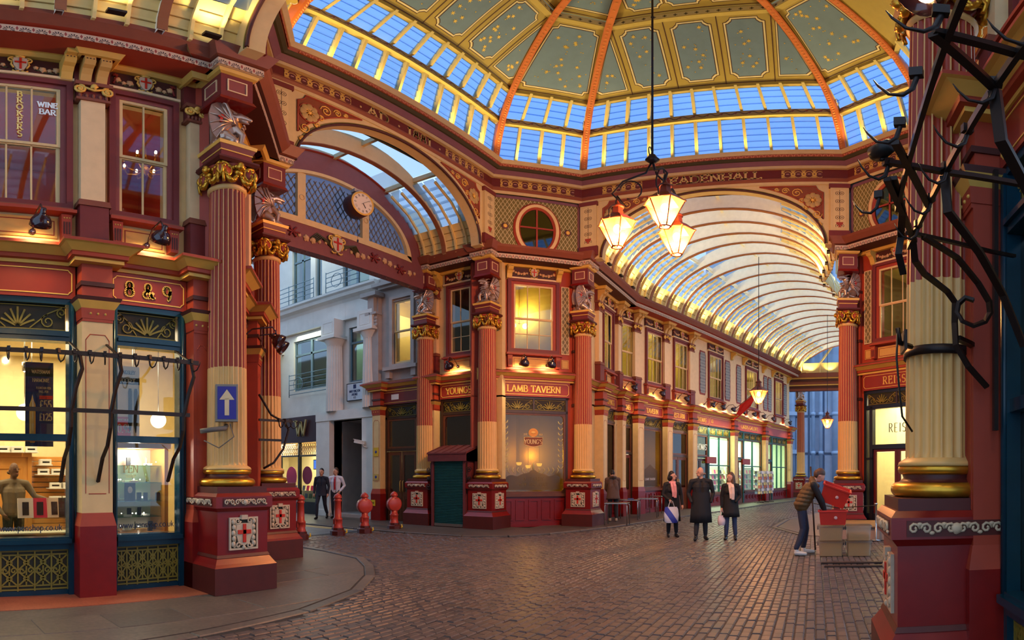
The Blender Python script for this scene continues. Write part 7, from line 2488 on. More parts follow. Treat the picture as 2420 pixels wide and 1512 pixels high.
crate('crate', 'red plastic crate tilted up in the hands of the man in the vest', (11.55, -.32, 1.02), (R(8), R(20), R(-90)), .36)
# low plinth, rope post, boards on the ground
t = thing('display_plinth', 'low pale plinth covered with netting beside the REISS column', 'plinth', (14.9, -1.6, .008), R(-100))
obj('plinth_body', MB().cham(-.9, .9, -.9, .9, 0, .3, .02), [mat('plinth_stone', (170, 140, 120), .7, var=.15)], t)
obj('plinth_edge', MB().box(-.95, .95, -.95, .95, .3, .33), [mat('plinth_edge', (150, 110, 70), .6)], t)
t = thing('rope_post', 'slim steel rope post by the REISS door', 'post', (13.9, -1.45, .008))
obj('post', MB().lathe([(0, 0), (.14, 0), (.14, .02), (.025, .03), (.025, .85), (.04, .86), (.04, .9), (0, .9)], 12), [CHROME], t)
obj('rope', MB().tube([(0, 0, .84), (.8, .9, .74), (1.5, 1.6, .84)], .012, 5), [IRON], t)
for i, (x, l) in enumerate(((10.35, 1.6), (9.95, 1.5))):
    setp(obj('timber_batten', MB().cham(-.05, .05, -l / 2, l / 2, 0, .03, .008), [DTIM], None, (x, -.9, .004)), '%s dark batten lying on the setts in front of the boxes' % ('farther' if i == 0 else 'nearer'), 'batten', 'battens on the ground')
setp(obj('pole', MB().tube([(0, 0, 0), (.15, .1, 1.75)], .02, 6), [DTIM], None, (12.2, .0, .008)), 'thin dark pole leaning behind the man in the vest', 'pole')
# ---------------------------------------------------------------- card spinners and flag
CC = [mat('card_%d' % i, c, .6, var=.05) for i, c in enumerate(((226, 220, 210), (200, 120, 110), (120, 150, 180), (220, 200, 150), (90, 90, 100), (190, 180, 190)))]
def spinner(x, label):
    p = WQ.matrix_world @ Vector((x, -1.1, .03))
    t = thing('card_spinner', label, 'card rack', p, R(-17), 'card spinners outside the card shop')
    obj('stand', MB().tube([(0, 0, .08), (0, 0, 1.75)], .02, 6).tube([(-.28, 0, .04), (.28, 0, .04)], .018, 5).tube([(0, -.28, .04), (0, .28, .04)], .018, 5), [IRON], t)
    for s in range(4):
        for r_ in range(8):
            for c in range(2):
                a = s * PI / 2
                q = Vector((math.cos(a), math.sin(a), 0)) * .2
                e = Vector((-math.sin(a), math.cos(a), 0)) * (c - .5) * .17
                put('card', cached(('card', (s + r_ * 2 + c) % 6), lambda: MB().box(-.07, .07, -.004, .004, 0, .15), [CC[(s + r_ * 2 + c) % 6]]), t, q + e + Vector((0, 0, .5 + r_ * .155)), (-.15, 0, a + PI / 2))
spinner(11.0, 'wire card spinner full of greetings cards, nearer the flag')
spinner(11.75, 'wire card spinner full of greetings cards, middle one by the shop door')
spinner(12.5, 'wire card spinner full of greetings cards, farthest by the shop door')
p = WQ.matrix_world @ Vector((9.55, -.3, 5.0))
t = thing('flag', 'red flag hanging from a slanted pole over the arcade shopfronts', 'flag', p, R(-17))
obj('pole', MB().tube([(0, .1, -.1), (.2, -1.25, .95)], .018, 6), [TIMB], t)
rows_ = []
for i in range(9):
    s = i / 8
    a = Vector((.03, -.3, .18)).lerp(Vector((.2, -1.2, .9)), s)
    rows_.append([tuple(a + Vector((-.04 * k + .05 * math.sin(k * 1.3 + s * 4), .05 * k, -.16 * k))) for k in range(6)])
m = MB().path(rows_, smooth=True)
obj('cloth', m, [mat('flag_red', (196, 34, 24), .7)], t)
# hanging signs / awnings at the card shop
for i, x in enumerate((7.3, 11.5)):
    o = obj('shop_blade', MB().box(-.5, .5, -.05, .05, -.16, .16), [FRED], None, WQ.matrix_world @ Vector((x, -.1, 2.28)), R(-17))
    setp(o, 'small red board over the %s card shop window' % ('nearer' if i == 0 else 'middle'), 'sign', 'red boards on the card shop')
# painted window lettering on the wine bar upstairs
o = MB()
for i, c in enumerate('BROKERS'):
    text(c, .105, .2, True, .004, x=1.56, z=7.28 - i * .128, y=-.036, mb=o)
obj('window_lettering', o, [mat('letter_gilt_glow', (232, 214, 140), .5, 0, emit=.12)], WL)  # faint emission put into the gilt so the letters stand out from the room
o = text('WINE', .1, .2, True, .004, x=1.93, z=7.12, y=-.036, squeeze=.9)
text('BAR', .1, .2, True, .004, x=1.93, z=6.98, y=-.036, mb=o)
obj('window_lettering', o, [mat('letter_white_glow', (214, 224, 230), .5, emit=.15)], WL)  # white letters glow slightly as well, with no lamp behind them
# clock
ck = thing('clock', 'round drum clock with roman numerals bracketed out from the gable', 'clock', (CX + .42, 10.85, 9.2), R(-6))
ck.scale = (.86, .86, .86)
obj('drum', MB().lathe([(0, -.22), (.4, -.22), (.44, -.18), (.44, .2), (.4, .24), (0, .24)], 32), [DBRN], ck, None, (PI / 2, 0, 0))
obj('bezel', MB().lathe([(.36, .24), (.42, .27), (.44, .24)], 32), [GPNT], ck, None, (PI / 2, 0, 0))
obj('dial', MB().lathe([(0, 0), (.37, 0)], 32), [mat('dial_white', (228, 214, 196), .5, var=.03)], ck, (0, -.245, 0), (PI / 2, 0, 0))
for i in range(12):
    m = MB()
    a = i * PI / 6
    nb_ = (3, 2, 2, 3, 1, 2, 2, 3, 4, 2, 2, 2)[i]
    for k in range(nb_):
        t_ = (k - (nb_ - 1) / 2) * .03
        cx_, cz_ = math.sin(a), math.cos(a)
        m.tube([(cx_ * .26 + cz_ * t_, -.25, cz_ * .26 - cx_ * t_), (cx_ * .34 + cz_ * t_, -.25, cz_ * .34 - cx_ * t_)], 0, flat=(.012, .004))
    obj('numeral', m, [BLACK], ck)
obj('hour_hand', MB().tube([(0, -.255, 0), (.1, -.255, -.16)], 0, flat=(.03, .006)), [mat('hand_black', (20, 24, 34), .4)], ck)
obj('minute_hand', MB().tube([(-.05, -.258, -.035), (.27, -.258, .17)], 0, flat=(.022, .006)), [mat('hand_black', (20, 24, 34), .4)], ck)
obj('bracket', MB().box(-.1, .1, -.15, .35, .44, .5).tube([(0, .1, .42), (0, .5, .55), (.1, .8, .5)], .03, 6).box(-.16, .16, -.05, .15, .5, .62), [STOND], ck)
obj('pull_cord', MB().tube([(0, 0, -.44), (0, 0, -1.25)], .006, 4).lathe([(0, -1.36), (.03, -1.33), (.03, -1.26), (0, -1.24)], 8), [mat('cord_navy', (40, 36, 70), .5)], ck)
# ---------------------------------------------------------------- people
SKIN = mat('skin', (206, 150, 122), .55, var=.06)
SKIND = mat('skin_dark', (96, 62, 46), .55, var=.06)
EYE_ = mat('eye_dark', (40, 28, 24), .4, var=0)
LIPS = mat('lips', (158, 86, 76), .5, var=0)
def rotz(p, a, c=(0, 0)):
    x, y = p[0] - c[0], p[1] - c[1]
    return (c[0] + x * math.cos(a) - y * math.sin(a), c[1] + x * math.sin(a) + y * math.cos(a), p[2])
def rotx(p, a, y0, z0):
    y, z = p[1] - y0, p[2] - z0
    return (p[0], y0 + y * math.cos(a) - z * math.sin(a), z0 + y * math.sin(a) + z * math.cos(a))
def hand_chains(w, d, curl, side, m):
    """palm, four unequal bent fingers and a thumb from the side of the palm; w = wrist, d = pointing direction"""
    w, d = Vector(w), Vector(d).normalized()
    sv = Vector((side, 0, 0)) if abs(d.x) < .8 else Vector((0, -1, 0))
    sv = (sv - d * sv.dot(d)).normalized()
    across = d.cross(sv).normalized()
    out = []
    palm = w + d * .075
    out.append(([tuple(w), tuple(w + d * .04), tuple(palm)], [.028, .034, .033], m))
    for k, (off, L) in enumerate(((-.027, .062), (-.009, .074), (.009, .07), (.027, .055))):
        a = palm + across * off
        b_ = a + d * L * .55 - sv * curl * .01
        c = b_ + (d * (1 - curl) - sv * curl).normalized() * L * .5
        out.append(([tuple(a), tuple(b_), tuple(c)], [.0125, .011, .0095], m))
    a = w + d * .03 - across * .03
    out.append(([tuple(a), tuple(a + d * .03 - across * .022), tuple(a + d * .06 - across * .024 - sv * .01)], [.015, .013, .011], m))
    return out
def person(label, loc, rz, H=1.74, lean=0.0, yaw=0.0, pitch=0.0, mats=None, top=0, legs=1, coat=None, arms=None, feet=None, hair='short', sleeves=None, shoe=4, wide=1.0, hem=.0, name='person', female=False, mid=None):
    """mats: [top, legs, skin, hair, shoe, coat, sleeve, collar]; facing -y at rz = 0"""
    t = thing(name, label, 'person', loc, rz)
    k = H / 1.74
    W_ = wide
    sl = 6 if sleeves else (5 if coat else 0)
    up = 5 if coat and coat != 'vest' else (5 if coat == 'vest' else 0)
    C, B = [], []
    upper, ub = [], []
    sw = .165 * W_ if female else .19 * W_
    for s in (-1, 1):
        upper.append(([(s * .07 * W_, 0, .95), (s * .065 * W_, -.01, 1.1), (s * .075 * W_, 0, 1.27), (s * .06, 0, 1.38)], [.105 * W_, .1 * W_, .115 * W_, .08], up))
    upper.append(([(-sw, .0, 1.405), (0, .01, 1.43), (sw, .0, 1.405)], [.062, .075, .062], up))
    upper.append(([(0, .01, 1.43), (0, -.005, 1.53)], [.058, .052], 2))
    if female:
        for s in (-1, 1):
            ub.append(((s * .07, -.085, 1.25), .07, (1, .8, 1), up))
    head, hb = [], []
    hc = (0, -.015, 1.63)
    hb.append((hc, .1, (.8, .96, 1.16), 2))
    hb.append(((0, -.045, 1.56), .066, (.9, 1, .9), 2))
    head.append(([(0, -.1, 1.645), (0, -.122, 1.605)], [.012, .018], 2))
    for s in (-1, 1):
        hb.append(((s * .036, -.1, 1.645), .012, (1.2, .7, .8), 7))
        hb.append(((s * .083, .0, 1.62), .022, (.4, .8, 1.2), 2))
    hb.append(((0, -.107, 1.565), .014, (1.8, .6, .5), 8))
    if hair != 'bald':
        hb.append(((0, .012, 1.665), .104, (.86, .96, 1.02), 3))
        hb.append(((0, .045, 1.61), .088, (.92, .8, 1.1), 3))
    else:
        hb.append(((0, .055, 1.585), .07, (1.12, .7, .5), 3))
    if hair == 'bob':
        hb.append(((0, .04, 1.57), .095, (1.05, .85, 1.0), 3))
        for s in (-1, 1):
            hb.append(((s * .075, -.005, 1.59), .045, (.7, 1, 1.7), 3))
    if hair == 'long':
        for s in (-1, 1):
            head.append(([(s * .07, .0, 1.67), (s * .085, .0, 1.55), (s * .09, -.02, 1.4), (s * .085, -.04, 1.3)], [.035, .04, .045, .025], 3))
        head.append(([(0, .06, 1.65), (0, .075, 1.5), (0, .08, 1.33)], [.07, .08, .05], 3))
    def hd(p):
        p = rotx(p, pitch, .0, 1.5)
        return rotz(p, yaw)
    upper += [([hd(p) for p in a], r, m) for a, r, m in head]
    ub += [(hd(c), r, sc, m) for c, r, sc, m in hb]
    arms = arms or {}
    for s, key in ((-1, 'r'), (1, 'l')):
        el, wr, curl, tip = arms.get(key, ((s * .26, .02, 1.12), (s * .25, -.06, .88), .4, None))
        sh = (s * (sw + .01), 0, 1.4)
        upper.append(([sh, tuple((Vector(sh) + Vector(el)) / 2), el, tuple((Vector(el) + Vector(wr)) / 2), wr], [.064, .058, .05, .044, .034], sl))
        if curl is not None:
            d = Vector(tip) - Vector(wr) if tip else Vector(wr) - Vector(el)
            upper += hand_chains(wr, d, curl, s, 2)
    if coat == 'vest':
        for z, r in ((.98, .15), (1.06, .155), (1.14, .158), (1.22, .16), (1.3, .155), (1.37, .14)):
            for s in (-1, 1):
                ub.append(((s * .08, 0, z), r * 1.12, (1, .95, .5), 5))
        upper.append(([(-.1, .02, 1.43), (0, .05, 1.48), (.1, .02, 1.43)], [.06, .07, .06], 5))
    if lean:
        upper = [([rotx(p, lean, 0, .95) for p in a], r, m) for a, r, m in upper]
        ub = [(rotx(c, lean, 0, .95), r, sc, m) for c, r, sc, m in ub]
    C += upper
    B += ub
    feet = feet or {}
    for s, key in ((-1, 'r'), (1, 'l')):
        hip = (s * .09, 0, .95)
        kn, an, to = feet.get(key, ((s * .1, -.02, .5), (s * .1, .02, .09), (s * .115, -.15, .035)))
        C.append(([hip, tuple((Vector(hip) + Vector(kn)) / 2), kn, tuple((Vector(kn) + Vector(an)) / 2), (an[0], an[1], an[2] + .06)], [.1, .085, .066, .062, .052], 1))
        C.append(([an, (an[0], an[1], .05), tuple((Vector((an[0], an[1], .05)) + Vector(to)) / 2), to], [.046, .05, .045, .036], 4))
    if coat and coat != 'vest':
        hz = hem or .45
        for s in (-1, 1):
            C.append(([(s * .075, 0, 1.15), (s * .085, 0, .92)], [.11 * W_, .115 * W_], 5))
        rows_ = []
        for z, ex, ey in ((1.14, .185, .125), (1.0, .2, .135), (.85, .208, .145), ((.85 + hz) / 2, .22, .155), (hz, .235, .17), (hz, .2, .14)):
            rows_.append([(k * W_ * (ex + (.012 * math.sin(a * 1.75) if z < .8 else 0)) * math.cos(a * PI / 14), k * W_ * (ey + (.012 * math.cos(a * 2.2) if z < .8 else 0)) * math.sin(a * PI / 14), z * k) for a in range(28)])
        rows_ = [r + [r[0]] for r in rows_]
        skirt = MB().path(rows_, smooth=True)
        skirt.add(rows_[-1][:-1], [tuple(range(28))])
        if lean:
            skirt.v = [rotx(p, lean * .35, 0, .95 * k) for p in skirt.v]
        obj('coat_skirt', skirt, [mats[5]], t)
        C.append(([(-.09, -.03, 1.45), (0, .06, 1.47), (.09, -.03, 1.45)], [.035, .04, .035], 5))
    C = [([tuple(q * k for q in p) for p in a], [x * k for x in r], m) for a, r, m in C]
    B = [(tuple(q * k for q in c), r * k, sc, m) for c, r, sc, m in B]
    me = sculpt('body', C, B, .0085, 3, mats[:7] + [EYE_, LIPS])
    put('body', me, t)
    return t
def pm(i, c, rough=.75, var=.1):
    return mat('cloth_%s' % i, c, rough, var=var, scale=20)
BLK = pm('black_coat', (28, 26, 28))
HAIRD = mat('hair_dark', (34, 24, 20), .5)
HAIRB = mat('hair_brown', (84, 56, 38), .5)
HAIRG = mat('hair_grey', (120, 96, 80), .6)
SHOB = mat('shoe_black', (24, 20, 20), .35)
JEAN = pm('jeans', (52, 62, 92))
def face_cam(x, y):
    return math.atan2(y, x) - PI / 2 + PI     # -y local turned towards the camera at the origin
def to_cam(x, y):
    d = Vector((-x, -y)).normalized()
    return math.atan2(d.x, -d.y)
# 1 woman with pink scarf
x, y = 14.42, 3.61
w1 = person('woman in a long black coat and pink scarf holding a blue and white carrier bag', (x, y, 0), to_cam(x, y) + .15, 1.66, yaw=.95, mats=[BLK, pm('black_trousers', (30, 28, 32)), SKIN, HAIRD, SHOB, BLK, BLK], coat='long', hem=.42, hair='bob', female=True,
            arms={'r': ((-.24, -.03, 1.12), (-.1, -.2, 1.0), .9, (-.06, -.24, .93)), 'l': ((.25, .03, 1.12), (.27, -.02, .86), .4, None)},
            feet={'r': ((-.09, -.02, .5), (-.1, -.0, .09), (-.12, -.15, .035)), 'l': ((.09, -.06, .5), (.1, -.06, .09), (.13, -.21, .035))})
PINK = pm('pink_scarf', (226, 150, 150))
def scarf(parent, m, w=.05, k=1.0, off=0.0):
    b = MB()
    b.tube([(.085 * math.cos(t * PI / 8), .015 + .08 * math.sin(t * PI / 8), 1.47 * k - .02) for t in range(17)], .035, 8)
    b.tube([(.03 + off, -.09, 1.45 * k), (.05 + off, -.15, 1.36 * k), (.06 + off, -.17, 1.2 * k), (.05 + off, -.17, 1.05 * k)], 0, flat=(.07, .03))
    b.tube([(-.03 + off, -.09, 1.45 * k), (-.02 + off, -.15, 1.34 * k), (.0 + off, -.18, 1.2 * k), (.01 + off, -.175, 1.08 * k)], 0, flat=(.06, .03))
    obj('scarf', b, [m], parent)
scarf(w1, PINK, k=.955)
bagm = nodemat('carrier_print', lambda op, x_, y_, z_: ((214, 214, 226), [(op('GREATER_THAN', op('SINE', op('ADD', op('MULTIPLY', x_, 16.0), op('MULTIPLY', z_, 11.0))), .25), (54, 64, 168))]), .4)
def bag(label, loc, rz, m, w, h):
    t = thing('carrier_bag', label, 'bag', loc, rz)
    b = MB()
    rows_ = []
    for z, e in ((0, .8), (.05, 1), (h * .5, 1.05), (h * .85, .95), (h, .85)):
        rows_.append([(w / 2 * e * math.cos(a * PI / 6), .07 * e * math.sin(a * PI / 6) * (1.2 if z < h * .6 else .6), z) for a in range(13)])
    b.path(rows_, smooth=True)
    b.add(rows_[0][:-1], [tuple(range(12))[::-1]])
    obj('bag_body', b, [m], t)
    for s in (-1, 1):
        obj('handle', MB().tube([(-w * .22, s * .03, h - .01), (-w * .1, s * .015, h + .13), (0, 0, h + .16), (w * .1, s * .015, h + .13), (w * .22, s * .03, h - .01)], 0, flat=(.02, .005)), [m], t)
    return t
def at(o, p):
    return Matrix.Translation(o.location) @ o.rotation_euler.to_matrix().to_4x4() @ Vector(p)
bag('blue and white patterned carrier bag held by the woman in the pink scarf', at(w1, (-.06, -.27, .38)), w1.rotation_euler.z, bagm, .36, .4)
# 2 balding man in black overcoat
x, y = 13.91, 2.76
person('balding man in a long black overcoat, hands in his pockets', (x, y, 0), to_cam(x, y) + .1, 1.76, yaw=-1.15, mats=[BLK, pm('charcoal', (40, 38, 42)), SKIN, HAIRG, SHOB, BLK, BLK], coat='long', hem=.42, hair='bald', wide=1.14,
       arms={'r': ((-.3, .04, 1.12), (-.235, -.1, .92), None, None), 'l': ((.3, .04, 1.12), (.235, -.1, .92), None, None)},
       feet={'r': ((-.1, -.05, .5), (-.13, -.1, .09), (-.17, -.26, .035)), 'l': ((.1, 0, .5), (.11, .02, .09), (.14, -.13, .035))})
# 3 young woman
x, y = 14.04, 2.05
w3 = person('young woman with long brown hair, cream scarf, black coat and jeans', (x, y, 0), to_cam(x, y), 1.63, yaw=-.8, mats=[BLK, JEAN, SKIN, HAIRB, SHOB, BLK, BLK], coat='short', hem=.6, hair='long', female=True,
            arms={'r': ((-.23, .02, 1.12), (-.23, -.03, .84), .8, None), 'l': ((.24, .03, 1.13), (.14, -.12, 1.0), None, None)},
            feet={'r': ((-.1, -.03, .5), (-.12, .0, .09), (-.15, -.14, .035)), 'l': ((.1, .0, .5), (.12, .03, .09), (.13, -.13, .035))})
scarf(w3, pm('cream_scarf', (226, 190, 170)), k=.94)
bag('white carrier bag hanging beside the young woman in jeans', at(w3, (-.22, -.06, .36)), w3.rotation_euler.z + .5, mat('bag_white', (220, 196, 196), .4), .2, .24)
# 4 trader in a padded vest
x, y = 11.55, .28
person('man in a brown padded vest and jeans bending to empty a red crate', (x, y, 0), R(5), 1.8, lean=.5, pitch=.25, yaw=.2, mats=[pm('dark_jumper', (36, 30, 30)), pm('worn_jeans', (46, 48, 66), var=.3), SKIN, HAIRB, mat('shoe_white', (206, 200, 192), .5), mat('padded_vest', (92, 66, 34), .6, var=.15), pm('dark_sleeve', (36, 30, 30))], coat='vest', sleeves=True, hair='short', wide=1.3,
       arms={'r': ((-.24, -.3, 1.2), (-.14, -.5, 1.0), .7, (-.08, -.56, .93)), 'l': ((.25, -.3, 1.2), (.12, -.5, 1.02), .7, (.06, -.57, .96))},
       feet={'r': ((-.11, -.03, .5), (-.14, .1, .09), (-.17, -.07, .035)), 'l': ((.1, -.1, .5), (.13, -.05, .09), (.16, -.24, .035))})
# 5, 6 office workers in the side street
x, y = 13.6, 15.35
person('man in a dark suit walking along the side street', (x, y, .03), R(-60), 1.76, mats=[pm('navy_suit', (34, 36, 50)), pm('navy_suit', (34, 36, 50)), SKIN, HAIRD, SHOB, pm('navy_suit', (34, 36, 50)), BLK], coat='jacket', hem=.8, hair='short',
       feet={'r': ((-.1, -.2, .52), (-.1, -.22, .09), (-.11, -.38, .035)), 'l': ((.1, .08, .5), (.1, .32, .13), (.11, .2, .04))})
x, y = 14.15, 15.2
w6 = person('man in a white shirt and red tie standing on the side street pavement', (x, y, .03), to_cam(x, y) - .3, 1.78, yaw=-.5, mats=[pm('white_shirt', (222, 216, 226)), pm('navy_trousers', (30, 30, 44)), SKIN, HAIRB, SHOB, BLK, BLK], hair='short',
       arms={'r': ((-.27, .02, 1.13), (-.26, -.06, .9), .5, None), 'l': ((.3, .06, 1.14), (.18, -.08, .95), .6, None)})
obj('tie', MB().tube([(0, -.08, 1.47), (0, -.13, 1.4), (0, -.14, 1.2), (0, -.13, 1.02)], 0, flat=(.06, .015)), [mat('tie_red', (190, 40, 50), .5)], w6)
# 7 man at the tavern tables
x, y = 18.15, 6.55
person('man in a brown jacket leaning over behind the tavern corner column', (x, y, .034), R(115), 1.76, lean=.35, pitch=.4, mats=[pm('brown_jacket', (92, 70, 60)), pm('black_trousers', (30, 28, 32)), SKIN, HAIRD, mat('shoe_pale', (170, 150, 130), .5), pm('brown_jacket', (92, 70, 60)), BLK], coat='jacket', hem=.72, hair='short',
       arms={'r': ((-.22, -.2, 1.15), (-.12, -.38, 1.05), .5, None), 'l': ((.22, -.2, 1.15), (.12, -.38, 1.05), .5, None)})
# 8 pen shop assistant
person('shop assistant in a grey jumper behind the pen shop counter', (1.86, 9.3, .02), R(5), 1.76, yaw=.35, mats=[pm('grey_jumper', (112, 96, 76)), pm('black_trousers', (30, 28, 32)), SKIND, HAIRD, SHOB, BLK, BLK], hair='bald', wide=1.1,
       arms={'r': ((-.33, .0, 1.12), (-.2, -.1, .93), .5, None), 'l': ((.36, -.02, 1.2), (.62, -.1, 1.12), .5, (.72, -.12, 1.05))})
# ---------------------------------------------------------------- light inside the rooms
def wl(Wf, x, y, z):
    return Wf.matrix_world @ Vector((x, y, z))
def roomlight(Wf, x0, x1, y, z, watts, col, sy=1.2):
    lamp('AREA', wl(Wf, (x0 + x1) / 2, y, z), watts, col, target=wl(Wf, (x0 + x1) / 2, y, 0), size=(x1 - x0, sy))
roomlight(WL, -1.8, 4.0, 1.9, 3.86, 70, (1, .8, .5), 2.4)          # pen shop ceiling
roomlight(WQ, 5.8, 18.5, 2.2, 3.86, 260, (.86, 1, .72), 2.8)          # card shop
roomlight(WC, -1.3, 1.3, 2.0, 3.86, 50, (1, .86, .55), 2.4)          # clothes shop
# ---------------------------------------------------------------- pen shop
g = put('pen_shop_shell', None, WL)
PL = [(-2, .2), (4.2, .2), (4.3, .45), (5.7, 1.95), (5.7, 3.6), (-2, 3.6)]
for i in range(1, 6):
    (a, c), (a2, c2) = PL[i], PL[(i + 1) % 6]
    obj('shop_wall', MB().add([(a, c, .02), (a2, c2, .02), (a2, c2, 3.9), (a, c, 3.9)], [(0, 1, 2, 3)]), [CREROOM], g)
obj('room_floor', MB().add([(a, c, .02) for a, c in PL], [tuple(range(6))]), [WOODFL], g)
obj('room_ceiling', MB().add([(a, c, 3.9) for a, c in PL], [tuple(range(6))[::-1]]), [CREROOM], g)
SLAT = mat('slatwall_oak', (206, 140, 66), .45, var=.15)
sw = put('slatwall', None, WL)
for i in range(16):
    obj('slat', MB().cham(1.2, 4.4, 0, .085, 0, .03, .008), [SLAT], sw, (0, 3.55, .35 + i * .1), (PI / 2, 0, 0))
obj('shop_door', MB().box(1.65, 2.45, 3.44, 3.5, 0, 1.95, 0).frame(1.58, 2.52, 0, 2.0, .08, 3.4, 3.5, 1).frame(1.75, 2.35, .2, 1.75, .05, 3.42, 3.44, 1), [mat('oak_door', (214, 150, 76), .45, var=.2), SLAT], WL)
rx = random.Random(8)
for i, (x, z) in enumerate(((1.95, 2.02), (2.2, 2.02), (2.48, 2.02), (2.75, 1.78), (2.72, 1.6), (2.98, 1.6), (3.2, 1.6), (2.95, 1.34), (3.2, 1.34), (2.95, 1.08), (3.2, 1.08))):
    o = obj('pen_box', MB().cham(-.11, .11, -.06, .06, 0, .1, .006, 0).box(-.07, .07, -.063, -.06, .03, .06, 1), [WHITE, BLACK], None, wl(WL, x, 3.3, z), rx.uniform(-.2, .2))
    setp(o, 'small white pen box on the slatwall of the pen shop', 'box', 'pen boxes on the slatwall')
    obj('peg_shelf', MB().box(x - .13, x + .13, 3.22, 3.5, z - .02, z), [WHITE], WL)
t = thing('counter', 'glass-topped display counter inside the left pen shop window', 'counter', wl(WL, 1.6, 1.45, .02))
obj('counter_base', MB().box(-1.6, 1.3, -.25, .25, 0, .62), [SLAT], t)
obj('display_case', MB().box(-1.6, 1.3, -.27, .27, .62, .92), [glassmat('case_glass', (235, 240, 235), .12)], t)
obj('case_tray', MB().box(-1.5, 1.2, -.2, .2, .66, .68, 0), [WHITE], t)
for i, (x, c) in enumerate(((.25, (230, 224, 220)), (.62, (214, 60, 90)), (1.0, (226, 214, 200)), (1.2, (40, 36, 34)))):
    o = obj('leaflet_stand', MB().box(-.12, .12, -.01, .01, 0, .3, 0).box(-.05, .05, -.014, -.01, .04, .24, 1), [mat('leaflet_%d' % i, c, .5, var=0), mat('leaflet_ink', (44, 34, 44), .5, var=0)], None, wl(WL, 1.75 + x * .6, 1.15, .94), rx.uniform(-.2, .2))
    o.rotation_euler.x = -.15
    setp(o, ['white leaflet stand on the pen shop counter', 'pink leaflet stand on the pen shop counter', 'pale leaflet with a dark figure on the counter', 'black leaflet stand at the end of the counter'][i], 'leaflet')
# globes and ceiling spots
GLOB = mat('globe_glow', (255, 240, 214), emit=3.2, var=0)
for i, (x, y_, z) in enumerate(((1.98, 2.0, 2.58), (4.3, 2.0, 2.52))):
    t = thing('globe_lamp', 'white globe pendant lamp in the %s pen shop window' % ('first' if i == 0 else 'second'), 'lamp', wl(WL, x, y_ - .4, z), 0, 'globe lamps in the pen shop')
    obj('globe', MB().ball((0, 0, 0), .135, 16, 12), [GLOB], t)
    obj('flex', MB().tube([(0, 0, .13), (0, 0, 3.88 - z)], .008, 5), [CHROME], t)
SPB = mat('track_bulb', (255, 244, 220), emit=30.0, var=0)
for i, (x, y_, z) in enumerate(((1.32, 1.2, 3.2), (1.55, 1.7, 3.25), (1.85, 1.0, 3.2), (1.42, 1.5, 2.9), (2.05, 1.4, 2.9), (3.05, 1.6, 2.85), (3.35, 1.4, 2.9), (3.6, 1.0, 3.1), (3.62, 1.7, 2.8), (3.78, 1.5, 2.9))):
    t = thing('track_spot', 'small grey track spotlight on the pen shop ceiling', 'spotlight', wl(WL, x, y_, z), rx.uniform(-1, 1), 'track spotlights in the pen shop')
    obj('can', MB().lathe([(0, .07), (.04, .07), (.045, -.06), (.0, -.05)], 12), [CHROME], t, None, (.35, 0, 0))
    obj('bulb', MB().ball((0, 0, -.06), .022, 8, 6), [SPB], t)
    obj('stem', MB().tube([(0, 0, .06), (0, 0, 3.9 - z)], .008, 5), [CHROME], t)
# posters in the window
pz = [((1.62, 2.1), 'tall navy poster of a fountain pen priced £55 and £125', (36, 42, 84)), ((3.0, 1.45), 'tall white pen poster with a red 10.95 price block', (216, 208, 196))]
t = thing('poster', pz[0][1], 'poster', wl(WL, 1.93, .42, 1.98))
obj('sheet', MB().box(-.2, .2, 0, .006, 0, 1.18, 0).box(-.2, .2, -.002, 0, .98, 1.1, 1), [mat('poster_navy', (34, 40, 88), .5), BLACK], t)
for tx, h_, z_, x_ in (('WATERMAN', .05, 1.02, .02), ('HARMONIE', .05, .9, .02), ('FOUNTAIN PEN', .032, .8, .06), ('BALL PEN', .032, .75, .06), ('£55', .12, .52, .09), ('£125', .1, .36, .09)):
    obj('poster_lettering', text(tx, h_, .15, True, .003, x=x_, z=z_, y=-.002, squeeze=.76), [PALE], t)
obj('price_flash', MB().box(0, .19, -.003, 0, .66, .71), [XRED], t)
b = MB().lathe([(.0, .72), (.02, .64), (.045, .58), (.045, .1), (.03, .05), (0, .05)], 12, (-.1, -.01, 0))
obj('pen_picture', b, [mat('pen_gold', (200, 150, 70), .3, .5)], t, None, None, (1, .3, 1))
t = thing('poster', pz[1][1], 'poster', wl(WL, 3.24, .42, 2.13))
obj('sheet', MB().box(-.19, .19, 0, .006, 0, 1.05, 0).box(-.19, .19, -.002, 0, .78, .88, 1).box(-.19, .05, -.002, 0, 0, .3, 2), [mat('poster_white', (222, 214, 200), .5), BLACK, XRED], t)
m = text('KINGSLEY', .055, .14, True, .003, x=0, z=.93, y=-.002, squeeze=.8)
obj('poster_lettering', m, [BLACK], t)
for tx, h_, z_, x_ in (('POCKET', .07, .8, 0), ('GREAT VALUE', .03, .24, -.07), ('10.95', .12, .07, -.07)):
    obj('poster_lettering', text(tx, h_, .15, True, .003, x=x_, z=z_, y=-.004, squeeze=.75), [WHITE], t)
b = MB()
for q in (.04, .13):
    b.lathe([(.0, .06), (.012, .1), (.03, .2), (.03, .68), (.02, .72), (0, .72)], 12, (q, -.012, 0))
obj('pen_picture', b, [BLACK], t, None, None, (1, .3, 1))
for x0, x1, z in ((1.26, 2.18, .84), (2.92, 3.8, .84)):
    obj('window_lettering', text('www.penshop.co.uk', .1, .12, False, .003, x=(x0 + x1) / 2, z=z + .02, y=-.006, squeeze=.88, spacing=.06), [mat('letter_slate', (60, 70, 92), .5)], WL)
